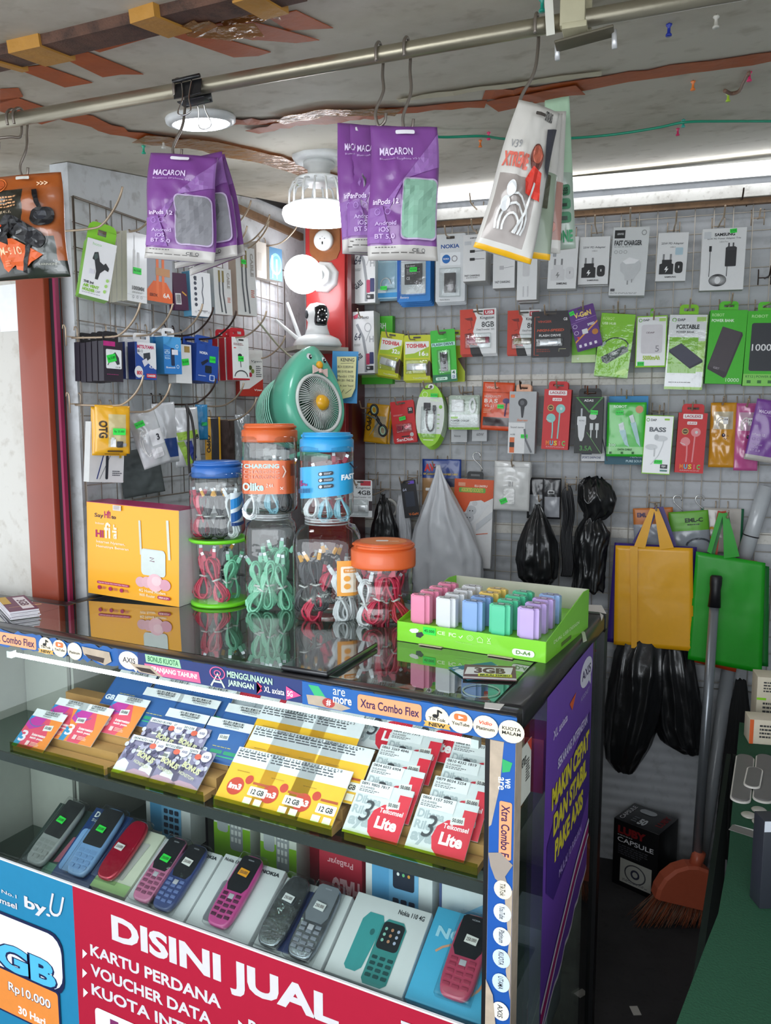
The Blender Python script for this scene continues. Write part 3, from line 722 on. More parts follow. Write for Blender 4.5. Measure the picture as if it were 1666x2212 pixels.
bs += [T('KARTU PERDANA',(193,2068),(475,2180),.024,W_,.03),T('VOUCHER DATA',(194,2110),(455,2218),.024,W_,.03),T('KUOTA INTERNET',(196,2153),(520,2290),.024,W_,.03),T('PAKET DATA',(535,2232),(760,2330),.026,W_,.03)]
for px,py in ((176,2052),(176,2094),(178,2136),(513,2205)):
    a=bu(px,py); b=bu(px+10,py+10); c=bu(px,py+20); bs.append(('p',[a,b,c],'f0eeee'))
a=bu(203,2176); bs += [('rr',a[0],a[1],a[0] +.25,a[1] +.14,.008,'efe9ec'),('t','5GB',a[0] +.03,a[1] +.02,a[0] +.12,a[1] +.12,'7a2a60',.03)]
a=bu(865,2206); bs += [('t','Tersedia',a[0],a[1],a[0] +.12,a[1] +.05,W_,.03)]
# left teal part
a=bu(48,1975); b=bu(140,1985)
bs += [T('Loyal No.1',(-40,1921),(34,1939),.010,W_,.01),T('Telkomsel',(-50,1936),(35,1962),.013,W_,.02),T('by.',(52,1968),(108,1990),.032,W_,.03),T('U',(106,1975),(140,1992),.048,W_,.0,.35)]
a=bu(-60,1945); b=bu(140,2155); bs += [('rr',a[0],a[1] +.0,b[0],bu(140,2160)[1],.03,'101c44'),('rr',a[0],a[1] +.012,b[0] -.004,bu(140,2150)[1],.03,'e6edf2')]
bs += [T('3GB',(-52,2085),(124,2130),.064,'14204c',.09),T('3GB',(-48,2082),(120,2125),.058,'52b6dc',.045)]
a=bu(-50,2100); b=bu(128,2160); bs += [('rr',a[0],bu(10,2092)[1],b[0],bu(10,2092)[1] +.19,.006,'14204c'),('rr',a[0],bu(10,2096)[1],b[0] -.004,bu(10,2096)[1] +.175,.006,'e58a3c'),
      T('Rp10.000',(18,2150),(110,2182),.026,'1c2450',.05),T('Rp10.000',(19,2149),(109,2181),.025,'f6f2ec',.015),T('30 Hari',(40,2195),(98,2212),.018,'f6f2ec',.03)]
film('front_banner',case,BX0,BX1,BZ0,BZ1,Y0+.007,'e8e8e8',bs,thick=.003)

for i,pts in enumerate((((1248,1306),(1300,1308),(1310,1326),(1292,1322),(1270,1320),(1256,1314)),((1254,1362),(1264,1366),(1268,1384),(1260,1388),(1258,1372)),((1296,1324),(1304,1330),(1300,1342)),((1048,1518),(1090,1522),(1080,1534),(1046,1530)))):
    P_=[onz(x,y,TOP+.0003) for x,y in pts]; MB().prism(P_,(0,0,.0008),'d8d2cc').build('tape_remnant',case)
# ================================================================== PACK BUILDERS
WALLS={'b': (bw,bN),'l': (lw,lN)}
HOOKM=M('b9a58e',.4,.5,var=.15,name='hook_wire'); HOOKD=M('3c2a22',.4,.4,name='dark_hook_wire')
def mat4(P,n,roll=0.,pitch=0.): return frame(P,n,roll,pitch)
def facevec(n,roll=0.):
    m=frame(V((0,0,0)),n,roll).to_3x3(); return m @ V((1,0,0)),m @ V((0,0,1))
def sized(P,n,roll,wpx,hpx):
    u,v=facevec(n,roll); return wpx/pxm(P,u),hpx/pxm(P,v)
HN=[0]
def hook(wall,hx,hy,d,L,label,group,mat=None,up=.02,clip=True,side=0.):
    """display hook: passes pixel (hx,hy) at distance d off the wall, length L, tip bent up"""
    fn,n=WALLS[wall]; Q=fn(hx,hy,d); B=Q-n*d
    o=empty('display_hook',label,'hook',frame(B,n)); o['group'] =group
    if wall == 'l': up=.0
    m=mat or HOOKM; mb=MB()
    dr=-.004
    pts=[(0,-.006,.002),(0,-.03,0),(0,-d,0),(side*.5,-max(L-.012,d+.01),dr),(side,-L-.004,dr+up*.45),(side*1.4,-L-.006-up*.45,dr+up*1.15)]
    if wall == 'l': pts=[(0,-.006,.002),(0,-d,0),(-.01,-d-.04,.004),(-.03,-d-.085,.022),(-.04,-d-.11,.042),(-.041,-d-.118,.06)]
    mb.tube(smooth(pts,4),.0023,m,8); mb.build('hook_arm',o)
    if clip:
        mb=MB(); mb.tube([(-.017,-.006,.004),(.017,-.006,.004)],.0016,m,6)
        for s in (-.017,.017): mb.tube([(s,-.006,-.016),(s,-.006,.022),(s,-.003,.028),(s,.001,.028),(s,.002,.02)],.0016,m,6)
        mb.build('back_clip',o)
    return o
def slot_tab(mb,tw,th,y,z0,mat,t=.0007,sw=.55,roundr=True):
    """hang tab with a real slot: pieces around the slot"""
    sh=th*.3; zc=z0+th*.52
    hw=tw/2; s=tw*sw/2; r=th*.35
    mb.box((0,y,(z0+zc-sh/2) /2),(tw,t,zc-sh/2-z0),mat)
    mb.box(((-hw-s) /2,y,zc),(hw-s,t,sh),mat); mb.box(((hw+s) /2,y,zc),(hw-s,t,sh),mat)
    zt=z0+th; zb=zc+sh/2
    pts=[(-hw,y+t/2,zb),(hw,y+t/2,zb),(hw,y+t/2,zt-r)] +[(hw-r+r*math.cos(a),y+t/2,zt-r+r*math.sin(a)) for a in (PI/6,PI/3,PI/2)] +[(-hw+r-r*math.sin(a),y+t/2,zt-r+r*math.cos(a)) for a in (0,PI/6,PI/3)] +[(-hw,y+t/2,zt-r)]
    mb.prism(pts,(0,-t,0),mat)
PK={}
ORD=['','second','third','fourth','fifth','sixth']
def behind(l,k): return ORD[k] +' from the front of the stack: '+' '.join(l.split(',')[0].split()[:9])
def box_pack(name,label,cat,wall,cx,cy,wpx,hpx,d,t,front,spec,roll=0.,yaw=0.,side=None,tab=None,tabw=.55,tabh=.022,tagat=None,n=0,blabel=None,group=None,hk=None,gap=.0015,P=None,nrm=None,film=False,lean=0.,tagtxt=''):
    if wall == 'l': d=.022+d*.36
    fn,nn=WALLS[wall]; nf=rotN(nn,yaw) if nrm is None else V(nrm)
    P=fn(cx,cy,d) if P is None else V(P)
    W,H=sized(P,nf,roll,wpx,hpx)
    o=empty(name,label,cat,frame(P,nf,roll,lean));
    if group: o['group'] =group
    mb=MB(); mb.box((0,t/2,0),(W,t,H),side or front)
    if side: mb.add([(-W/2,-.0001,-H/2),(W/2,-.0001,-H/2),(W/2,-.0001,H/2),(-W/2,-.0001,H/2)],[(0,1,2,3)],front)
    mb.build('carton',o)
    if spec: draw(MB(),spec,W,H,-.0002).build('print',o)
    if tab is not None:
        mb=MB(); slot_tab(mb,W*tabw,tabh,t*.5,H/2,tab); mb.build('hang_tab',o)
    if film:
        mb=MB(); mb.box((0,t/2,0),(W+.002,t+.003,H+.002),FILM); mb.build('shrink_film',o)
    if tagat: pricetag(o,W,H,tagat,-.0012 if not film else -.0022,tagtxt)
    if n:
        kids=ref_children()
        for k in range(1,n+1):
            dlt=Matrix.Translation(-nn*(t+gap) *k+V((0,0,random.uniform(-.0015,.0015)))) if wall == 'b' else Matrix.Translation(-nf*(t+gap) *k+V((0,0,random.uniform(-.002,.002))))
            copy_tree(o,kids,dlt,behind(blabel or label,k),group or ('stack on one hook: '+' '.join(label.split(',')[0].split()[:6])),skip=('print','price_tag','shrink_film'))
        if not group and 'group' in o: del o['group']
    if hk:
        hx,hy,L,lab=hk[:4]; hook(wall,hx,hy,d-t*.5 if wall == 'b' else d,L,lab,'hooks on the back wall grid' if wall == 'b' else 'hooks on the left wall grid',hk[4] if len(hk) > 4 else None)
    PK[label] =(o,W,H); return o,W,H
def pricetag(o,W,H,at,y,txt='',mat=None):
    u,v,w_,h_=at[:4]; r=at[4] if len(at) > 4 else 0.
    t=MB(); t.box((0,0,0),(w_,.0004,h_),mat or GREENTAG,Matrix.Rotation(math.radians(r),3,'Y'))
    A=math.radians(r)
    mp=lambda x,z,o_: (x*math.cos(A) +z*math.sin(A),-.0003-o_,-x*math.sin(A) +z*math.cos(A))
    draw(t,[('t',txt or 'Rp 25.000',.1,.3,.9,.72,'0c5a20' if mat is None else '3a3a3a',.005)],w_,h_,0,mp)
    c=t.build('price_tag',o); c.location=((u-.5) *W,y,(.5-v) *H); return c
# ---- flat blister card
def card_pack(name,label,cat,wall,cx,cy,wpx,hpx,d,base,spec,roll=0.,yaw=0.,blister=None,tagat=None,n=0,blabel=None,group=None,hk=None,t=.0012,bt=.009,gap=.009,outline=None,slot=True,content=None,tagtxt=''):
    fn,nn=WALLS[wall]; nf=rotN(nn,yaw); P=fn(cx,cy,d); W,H=sized(P,nf,roll,wpx,hpx)
    o=empty(name,label,cat,frame(P,nf,roll))
    if group: o['group'] =group
    mb=MB()
    if outline: pts=[((x-.5) *W,t,(.5-y) *H) for x,y in outline]
    else:
        r=.05*W; pts=[]
        for (qx,qz,a) in ((W/2-r,H/2-r,0),(-W/2+r,H/2-r,1),(-W/2+r,-H/2+r,2),(W/2-r,-H/2+r,3)):
            for i in range(4): th=PI/2*(a+i/3); pts.append((qx+r*math.cos(th),t,qz+r*math.sin(th)))
    mb.prism(pts,(0,-t,0),base); mb.build('backing_card',o)
    sp=list(spec)
    if slot: sp.append(('rr',.36,.035,.64,.075,.02,'4a443e'))
    draw(MB(),sp,W,H,0).build('print',o)
    if content: content(o,W,H)
    if blister:
        x0,y0,x1,y1=blister; w_=(x1-x0) *W; h_=(y1-y0) *H; c=(((x0+x1) /2-.5) *W,-bt/2-.0004,(.5-(y0+y1) /2) *H)
        MB().box(c,(w_,bt,h_),BLISTER,ch=min(.003,bt*.4)).build('blister',o)
    if tagat: pricetag(o,W,H,tagat,-.0012-(bt if blister else 0),tagtxt)
    if n:
        kids=ref_children()
        for k in range(1,n+1):
            dlt=Matrix.Translation(-nf*gap*k) @ Matrix.Translation(V((0,0,-.003*k)))
            copy_tree(o,kids,dlt,behind(blabel or label,k),group or ('stack on one hook: '+' '.join(label.split(',')[0].split()[:6])),skip=('blister','price_tag'))
        if not group and 'group' in o: del o['group']
    if hk:
        hx,hy,L,lab=hk[:4]; hook(wall,hx,hy,d,L,lab,'hooks on the back wall grid' if wall == 'b' else 'hooks on the left wall grid',hk[4] if len(hk) > 4 else None)
    return o,W,H
# ---- soft pouch
def pouch(name,label,cat,wall,cx,cy,wpx,hpx,d,regions,spec,roll=0.,yaw=0.,bulge=.008,taper=0.,wr=.0016,seed=1,hk=None,tagat=None,P=None,nrm=None,n=0,blabel=None,group=None,gap=.02,wave=0.,ns=(16,22),film=None,pitch=0.,WH=None,tagtxt=''):
    """regions: [(x0,y0,x1,y1,material)] later ones win; first must cover all"""
    if wall == 'l': d=.022+d*.36
    fn,nn=WALLS[wall]; nf=rotN(nn,yaw) if nrm is None else V(nrm); P=fn(cx,cy,d) if P is None else V(P)
    W,H=WH if WH else sized(P,nf,roll,wpx,hpx)
    o=empty(name,label,cat,frame(P,nf,roll,pitch))
    if group: o['group'] =group
    nx,ny=ns; rd=random.Random(seed)
    def q(x,z):
        u=min(max(x/W+.5,0),1); v=min(max(.5-z/H,0),1)
        return u,v,(math.sin(PI*u) ** .6) *(math.sin(PI*min(1,v*.96+.02)) ** .7)
    def mp(x,z,off):
        u,v,s=q(x,z)
        y=-bulge*s-wr*s*(noise.noise(V((u*5+seed,v*7,seed*1.7))) *2+noise.noise(V((u*13,v*16+seed,0))))
        xs=x*(1-taper*(1-v)); y += wave*math.sin(v*5+seed) *.5+wave*.4*math.sin(u*4+v*2+seed)
        xs += wave*.5*math.sin(v*6+seed)
        return (xs,y-off,z)
    def mb_(x,z,off):
        u,v,s=q(x,z); a=mp(x,z,0);
        y=bulge*s*.6+.0006
        return (a[0],a[1] +bulge*s+y,z)
    mb=MB(); vs=[mp((i/nx-.5) *W,(.5-j/ny) *H,0) for j in range(ny+1) for i in range(nx+1)]; N0=len(vs)
    vs += [mb_((i/nx-.5) *W,(.5-j/ny) *H,0) for j in range(ny+1) for i in range(nx+1)]
    o0=len(mb.v); mb.v += vs
    def rm(u,v):
        m=None
        for r in regions:
            if r[0] <= u <= r[2] and r[1] <= v <= r[3]: m=r[4]
        return m or regions[0][4]
    for j in range(ny):
        for i in range(nx):
            a=j*(nx+1) +i; m=mb.mi(rm((i+.5) /nx,(j+.5) /ny))
            mb.f.append((a,a+nx+1,a+nx+2,a+1)); mb.m.append(m); mb.sm.append(True)
            a += N0; mb.f.append((a,a+1,a+nx+2,a+nx+1)); mb.m.append(mb.mi(regions[0][4])); mb.sm.append(True)
    k0=mb.mi(regions[0][4])
    def side(a,b): mb.f.append((a,b,b+N0,a+N0)); mb.m.append(k0); mb.sm.append(False)
    for i in range(nx): side(i,i+1); side(ny*(nx+1) +i+1,ny*(nx+1) +i)
    for j in range(ny): side((j+1) *(nx+1),j*(nx+1)); side(j*(nx+1) +nx,(j+1) *(nx+1) +nx)
    mb.build('pouch_body',o)
    if spec:
        def mpf(x,z,off): return mp(x,z,off+.0003)
        draw(MB(),spec,W,H,0,mpf).build('print',o)
    if film is not None:
        x0,y0,x1,y1=film; mb=MB(); m_,k_=8,10; vs=[]
        for j in range(k_+1):
            for i in range(m_+1):
                u=x0+(x1-x0) *i/m_; v=y0+(y1-y0) *j/k_; vs.append(mp((u-.5) *W,(.5-v) *H,.002+.004*math.sin(PI*i/m_) *math.sin(PI*j/k_)))
        mb.add(vs,[(j*(m_+1) +i,(j+1) *(m_+1) +i,(j+1) *(m_+1) +i+1,j*(m_+1) +i+1) for j in range(k_) for i in range(m_)],FILM,True); mb.build('clear_window',o)
    if tagat:
        u,v=tagat[:2]; y=mp((u-.5) *W,(.5-v) *H,.003)[1]; pricetag(o,W,H,tagat,y-.004,tagtxt)
    if n:
        kids=ref_children()
        for k in range(1,n+1):
            dlt=Matrix.Translation(-nf*gap*k) @ Matrix.Translation(V((random.uniform(-.004,.006),0,random.uniform(-.006,.002))))
            copy_tree(o,kids,dlt,behind(blabel or label,k),group or ('stack on one hook: '+' '.join(label.split(',')[0].split()[:6])),skip=('price_tag','clear_window'))
        if not group and 'group' in o: del o['group']
    if hk:
        hx,hy,L,lab=hk[:4]; hook(wall,hx,hy,d,L,lab,'hooks on the back wall grid' if wall == 'b' else 'hooks on the left wall grid',hk[4] if len(hk) > 4 else None)
    return o,W,H
# ---- small print motifs
def shift(sp,x0,y0,x1,y1):
    """fit a motif drawn on the unit square into a box"""
    X=lambda x: x0+(x1-x0) *x; Y=lambda y: y0+(y1-y0) *y; o=[]
    for s in sp:
        k=s[0]
        if k in ('r','b'): o.append((k,X(s[1]),Y(s[2]),X(s[3]),Y(s[4])) +s[5:])
        elif k == 'n': o.append((k,X(s[1]),Y(s[2]),X(s[3]),Y(s[4])) +s[5:])
        elif k in ('c','o'): o.append((k,X(s[1]),Y(s[2]),s[3] *(x1-x0),s[4] *(y1-y0)) +s[5:])
        elif k == 'rr': o.append((k,X(s[1]),Y(s[2]),X(s[3]),Y(s[4]),s[5] *(x1-x0)) +s[6:])
        elif k == 'p': o.append((k,[(X(a),Y(b)) for a,b in s[1]],s[2]))
        elif k == 'l': o.append((k,[(X(a),Y(b)) for a,b in s[1]],s[2] *(x1-x0),s[3]))
        elif k == 't': o.append((k,s[1],X(s[2]),Y(s[3]),X(s[4]),Y(s[5])) +s[6:])
    return o
def adapter(c='2b2b2e',hi='ffffff'):
    return [('r',.12,.0,.2,.3,'8a8a8c'),('r',.42,.0,.5,.3,'8a8a8c'),('p',[(.1,.28),(.52,.28),(.52,.46),(.6,.5),(.6,1),(.0,1),(.0,.5),(.1,.46)],c),('p',[(.3,.62),(.22,.78),(.3,.78),(.27,.92),(.4,.72),(.31,.72),(.35,.62)],hi),
            ('rr',.66,.38,1.,.95,.12,c),('r',.81,.58,.85,.7,hi)]
def arc(cx,cy,rx,ry,a0,a1,n=12): return [(cx+rx*math.cos(math.radians(a0+(a1-a0) *i/n)),cy-ry*math.sin(math.radians(a0+(a1-a0) *i/n))) for i in range(n+1)]
def icons(n,y,c,x0=.1,x1=.9,r=.03,yr=None): return [('o',x0+(x1-x0) *i/max(1,n-1),y,r,yr or r,.3,c) for i in range(n)]
# earbud shapes
def bud(x,y,s,c,stem=.2,side=1): return [('l',[(x,y),(x+.01*side,y+stem)],.05*s,c),('l',[(x+.01*side,y+stem),(x+.02*side,y+stem*2.1)],.018*s,c),('c',x,y,.13*s,.075*s,c),('c',x-.02*side,y,.05*s,.03*s,'c9d4d4')]
# ================================================================== BACK WALL GOODS
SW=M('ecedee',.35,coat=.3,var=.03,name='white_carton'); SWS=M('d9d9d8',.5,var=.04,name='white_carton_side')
G1='8fd11f'; G2='4fc22b'; RED='cf2226'; DK='2a2a2c'; ORG2='e2562a'
def bh(hx,hy,L,lab,m=None): return (hx,hy,L,lab,m) if m else (hx,hy,L,lab)
TR=FILM
# --- row 1
def glassbox(top=False):
    s=[('l',[(.22,.2),(.5,.42),(.62,.7),(.6,.98)],.12,'9ea1a6'),('o',.72,.26,.16,.075,.22,'b8babd'),('l',[(.86,.28),(.62,.48)],.03,'b8babd'),('t','H',.78,.4,.98,.5,'b0b2b6',.02),('t','64',.1,.34,.4,.46,'26304a',.0,.3),
         ('t','GLASS',.06,.7,.46,.78,'2a3040',.03,0,35),('rr',.62,.68,.78,.86,.03,'c03a60'),('rr',.78,.66,.97,.85,.03,'3a3f6e'),('rr',.62,.88,.95,.95,.03,'2b2b30'),('t','9H',.66,.895,.78,.935,'ffffff',.02),('n',.08,.52,.4,.56,2,'9a9a9a')]
    if top: s += [('t','XTRA GUARD',.18,.085,.78,.12,'2c2c34',.01),('p',[(.06,.07),(.3,.03),(.26,.1),(.1,.12)],'d04a66')]
    return s
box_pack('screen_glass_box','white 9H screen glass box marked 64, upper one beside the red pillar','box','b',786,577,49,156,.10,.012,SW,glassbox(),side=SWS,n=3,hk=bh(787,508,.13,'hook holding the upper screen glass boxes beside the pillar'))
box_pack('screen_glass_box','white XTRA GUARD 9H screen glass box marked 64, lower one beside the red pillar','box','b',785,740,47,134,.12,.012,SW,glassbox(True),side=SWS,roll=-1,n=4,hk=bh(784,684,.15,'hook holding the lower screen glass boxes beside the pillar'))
SILV=M('b9c2c6',.3,.3,name='silver_print')
def battery(o,W,H):
    mb=MB().box((0,-.0032,-.02*H),(W*.52,.005,H*.36),M('3a3a3e',.4,coat=.3)); draw(mb,[('t','Li-ion',.1,.08,.6,.2,'d0d0d0',.01),('n',.1,.3,.9,.6,4,'a0a0a0'),('t','CE',.1,.7,.3,.85,'d8d8d8',.01)],W*.5,H*.34,-.0059+.0); mb.build('battery',o)
def wire_item(o,W,H):
    MB().tube(smooth([((.1*math.cos(a)) *W*2.2,-.003-.002*math.sin(a*2),-.22*H+math.sin(a) *.12*H) for a in [PI*k/5 for k in range(9)]],3),.0022,M('c9cfd2',.3),6).build('coiled_cable',o)
card_pack('battery_blister','pale blue blister card with a small coiled item, under the left of the purple pouches','blister pack','b',834,590,50,112,.07,'9fc6da',[('r',0,0,1,.3,'b8dbe9'),('r',0,.88,1,.97,'3a9ad8'),('r',0,.8,.5,.88,'e6eef2')],blister=(.06,.2,.94,.82),bt=.012,tagat=(.45,.8,.022,.012,0),content=wire_item,n=1,gap=.02)
card_pack('battery_blister','blue phone battery blister card with green price tag, left of the NOKIA card','blister pack','b',894,590,72,124,.085,'2f86d6',[('p',[(0,.2),(.1,.1),(.1,.9),(0,1)],'1d5fb8'),('rr',.12,.0,.86,.86,.03,'d9dde0')] +[('l',[(.2+.14*i,.2),(.3+.14*i,.06)],.03,'4a4a52') for i in range(4)] +[('t','Battery',.1,.9,.36,.95,'f0f0f0',.01)],blister=(.1,.3,.88,.9),bt=.012,content=battery,tagat=(.52,.45,.024,.014,0),n=3,gap=.017)
card_pack('battery_blister','white NOKIA battery blister card with blue round seal','blister pack','b',973,579,64,147,.08,'dfe3e6',[('t','NOKIA',.18,.15,.8,.21,'2456a0',.03),('rr',.16,.27,.84,.46,.03,'eef2f6'),('c',.36,.365,.14,.065,'1d6fc0'),('t','NOKIA',.26,.35,.46,.375,'ffffff',.02),('o',.64,.365,.1,.047,.3,'9a9aa0'),('t','Nokia Battery',.16,.955,.5,.98,'4a4a4a',.0)],blister=(.14,.5,.86,.93),bt=.01,content=lambda o,W,H: MB().box((0,-.004,-.22*H),(W*.38,.005,H*.29),M('333336',.35,coat=.3)).build('battery',o),n=2,gap=.015,hk=bh(972,513,.14,'hook holding the NOKIA battery card'))
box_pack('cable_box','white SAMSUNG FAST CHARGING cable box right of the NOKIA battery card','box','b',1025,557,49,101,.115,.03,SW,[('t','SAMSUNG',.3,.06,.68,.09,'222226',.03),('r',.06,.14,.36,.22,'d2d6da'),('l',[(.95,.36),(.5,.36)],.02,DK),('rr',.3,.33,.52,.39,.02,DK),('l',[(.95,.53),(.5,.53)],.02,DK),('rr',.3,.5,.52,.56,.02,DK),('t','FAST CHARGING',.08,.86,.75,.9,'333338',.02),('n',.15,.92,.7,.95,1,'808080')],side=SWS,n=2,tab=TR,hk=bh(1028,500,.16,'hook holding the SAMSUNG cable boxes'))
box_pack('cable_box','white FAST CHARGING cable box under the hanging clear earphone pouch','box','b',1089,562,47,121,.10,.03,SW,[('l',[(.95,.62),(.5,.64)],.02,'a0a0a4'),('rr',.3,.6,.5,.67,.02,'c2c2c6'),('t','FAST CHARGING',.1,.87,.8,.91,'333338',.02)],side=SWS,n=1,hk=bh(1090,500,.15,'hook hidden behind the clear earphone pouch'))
box_pack('charger_box','tall white box with pale adapter and cable picture, third white box from the NOKIA card','box','b',1139,581,43,134,.13,.04,SW,[('rr',.28,.34,.62,.62,.08,'d8d8da'),('r',.36,.27,.4,.35,'b2b2b4'),('r',.5,.27,.54,.35,'b2b2b4'),('r',.3,.78,.36,.95,'cfcfd2'),('r',.52,.78,.58,.95,'cfcfd2')],side=SWS,n=1)
AD=lambda c: [('t','25W PD Adapter',.12,.2,.86,.255,'55585c',.015),('t','USB-C',.42,.285,.6,.31,'808080',.01)] +shift(adapter(c,'ffffff'),.1,.44,.88,.86) +[('t','SAMSUNG',.3,.9,.68,.93,'26262a',.03)]
box_pack('charger_box','white 25W PD Adapter box with a white adapter picture, just right of the green pouch','box','b',1216,568,62,112,.11,.022,SW,[('t','25W PD Adapter',.2,.17,.9,.23,'55585c',.015),('rr',.14,.29,.26,.38,.02,'a8acb0')] +shift(adapter('dcdcde','888888'),.1,.42,.9,.84) +[('t','SAMSUNG',.32,.88,.68,.92,'26262a',.03)],roll=2,side=SWS,n=1,hk=bh(1228,497,.15,'hook holding the white-picture adapter box'))
box_pack('charger_box','white 25W PD Adapter box with black adapter picture, left of the tall FAST CHARGER box','box','b',1283.5,563,65,103,.09,.022,SW,AD(DK),roll=1.5,side=SWS,n=1,tab=TR,hk=bh(1288,494,.15,'hook holding the left 25W PD Adapter box'))
FC=[('r',.05,.04,.34,.16,'28282c'),('t','LENYES',.12,.08,.3,.11,'ffffff',.01),('o',.86,.08,.07,.04,.3,'a0a0a0'),('t','FAST CHARGER',.06,.19,.82,.265,'3a3c40',.04),('n',.06,.28,.7,.295,1,'909090')] +[('o',.12+.13*i,.36,.05,.025,.3,'b0b0b0') for i in range(3)] +     [('p',[(.32,.5),(.5,.44),(.78,.48),(.84,.54),(.82,.64),(.7,.72),(.66,.78),(.42,.78),(.4,.7),(.28,.64),(.26,.54)],'dadbdd'),('p',[(.32,.5),(.5,.44),(.78,.48),(.66,.53),(.42,.54)],'f4f4f6'),('r',.48,.78,.52,.84,'a8a8aa'),('r',.6,.76,.63,.81,'a8a8aa'),('r',.04,.9,.16,.94,'5a5a5e'),('n',.04,.955,.8,.985,2,'aaaaaa')]
box_pack('charger_box','tall white FAST CHARGER box with a white plug picture','box','b',1359,565,78,148,.10,.026,SW,FC,roll=2.5,side=SWS,n=1,tab=TR,film=True,hk=bh(1362,480,.16,'hook holding the tall FAST CHARGER box'))
box_pack('charger_box','white 25W PD Adapter box with round hologram, left of the 65W box','box','b',1452,555,65,105,.09,.022,SW,AD(DK) +[('rr',.6,.31,.85,.46,.03,'b4cfdc')],roll=2,side=SWS,tab=TR,hk=bh(1458,489,.16,'hook holding the right 25W PD Adapter box'))
TRIO=[('t','SAMSUNG',.28,.075,.74,.125,'202024',.04),('t','65W PD Power Adapter Trio',.12,.15,.88,.185,'55585c',.01),('t','USB-A Port',.4,.205,.6,.23,'888888',.0),('r',.04,.05,.2,.16,'d4d8dc'),
        ('l',[(.2,.36),(.2,.78)],.014,'22222a'),('r',.17,.28,.23,.37,'2a2a2e'),('rr',.55,.31,.8,.62,.02,'303034'),('r',.6,.24,.635,.32,'505054'),('r',.7,.24,.735,.32,'505054'),('r',.58,.3,.77,.36,'3c3c40'),('l',[(.6,.62),(.6,.78)],.014,'22222a')] +[('o',.4,.84,.2-.03*i,.1-.008*i,.08,'222226') for i in range(5)]
box_pack('charger_box','largest white SAMSUNG 65W PD Power Adapter Trio box, upper right','box','b',1562,560,95,134,.10,.03,SW,TRIO,roll=.8,side=SWS,hk=bh(1558,478,.17,'hook holding the 65W adapter box'),tab=TR,tabw=.38,tabh=.028,tagat=(.7,.05,.018,.011,-4))
# --- row 2
box_pack('green_flat_box','bright green flat pack behind the TOSHIBA cards and glass box','box','b',812,757,72,146,.035,.012,G2,[('t','RH',.62,.1,.8,.18,'ffffff',.02),('t','RED',.4,.27,.7,.34,'e8ffe0',.02),('r',0,.86,1,.9,'a8e070')],hk=None,n=1,gap=.004)
def toshiba(cap):
    return [('r',0,0,1,1,'c9cf20'),('r',.06,.14,.94,.5,'eef0ea'),('t','TOSHIBA',.1,.19,.86,.28,'d02030',.04),('p',[(.06,.5),(.06,.42),(.4,.4),(.94,.26),(.94,.5)],'a8c820'),('t',cap,.58,.36,.8,.46,'ffffff',.03),('t','GB',.82,.4,.92,.46,'ffffff',.02),('p',[(.8,.75),(.95,.55),(1,.6),(1,.9),(.85,.9)],'4a3226'),('t','TransMemory',.35,.93,.9,.975,'e8ecc0',.01)]
def usb(c1,c2,w_=.7,h_=.12,zz=-.12,rot=0):
    def f(o,W,H):
        R_=Matrix.Rotation(math.radians(rot),3,'Y'); mb=MB().box((0,-.004,zz*H),(W*w_,.006,H*h_),M(c1,.3,.2,coat=.3),R_,.0015)
        mb.box(V((0,-.0078,zz*H)) +R_ @ V((W*w_*.12,0,0)),(W*w_*.45,.0016,H*h_*.8),M(c2,.25,.7),R_,.0006); mb.build('usb_stick',o)
    return f
card_pack('usb_stick_card','yellow TOSHIBA 32 GB flash drive card hanging tilted','blister pack','b',842,766,50,95,.085,'c9cf20',toshiba('32'),roll=9,blister=(.08,.54,.9,.86),content=usb('d8dadb','e8e8ea',.7,.16,-.18,8),n=2,hk=bh(845,728,.13,'hook holding the tilted yellow TOSHIBA card'),gap=.014)
card_pack('usb_stick_card','yellow TOSHIBA 16 GB flash drive card hanging straight','blister pack','b',901,773,58,98,.085,'c9cf20',toshiba('16'),blister=(.08,.54,.92,.86),content=usb('d8dadb','e8e8ea',.72,.15,-.2),n=2,hk=bh(896,734,.15,'hook holding the straight yellow TOSHIBA card'),gap=.014)
card_pack('usb_stick_card','yellow flash drive card edge seen behind the green ROBOT flash drive card','blister pack','b',985,769,40,112,.045,'b8c81c',[('r',.5,.1,.9,.3,'e9e9e0'),('t','TOSHIBA',.3,.14,.88,.2,'d02030',.03),('p',[(.6,.55),(1,.5),(1,.8)],'4a3226')])
card_pack('usb_stick_card','green ROBOT FLASH DRIVE 4 GB card with black swivel stick','blister pack','b',959,769,53,113,.09,'36c030',[('t','ROBOT',.3,.17,.65,.2,'9af08a',.02),('r',.02,.24,.98,.31,'b8e8e0'),('t','FLASH DRIVE',.06,.25,.92,.3,'1f5c4c',.03),('r',0,.85,1,1,'0f7048'),('rr',.12,.9,.6,.96,.04,'d0f0e0'),('t','RF104',.2,.91,.5,.95,'1f5c4c',.01),('r',.76,.78,.96,.95,'e8f4f0'),('t','4',.8,.79,.92,.86,'126a48',.02),('t','GB',.8,.88,.92,.94,'1f50a0',.02)],roll=-4,blister=(.24,.38,.78,.84),content=lambda o,W,H: usb('38383c','1c1c20',.3,.36,-.11)(o,W,H),hk=bh(957,722,.15,'hook holding the green flash drive card'))
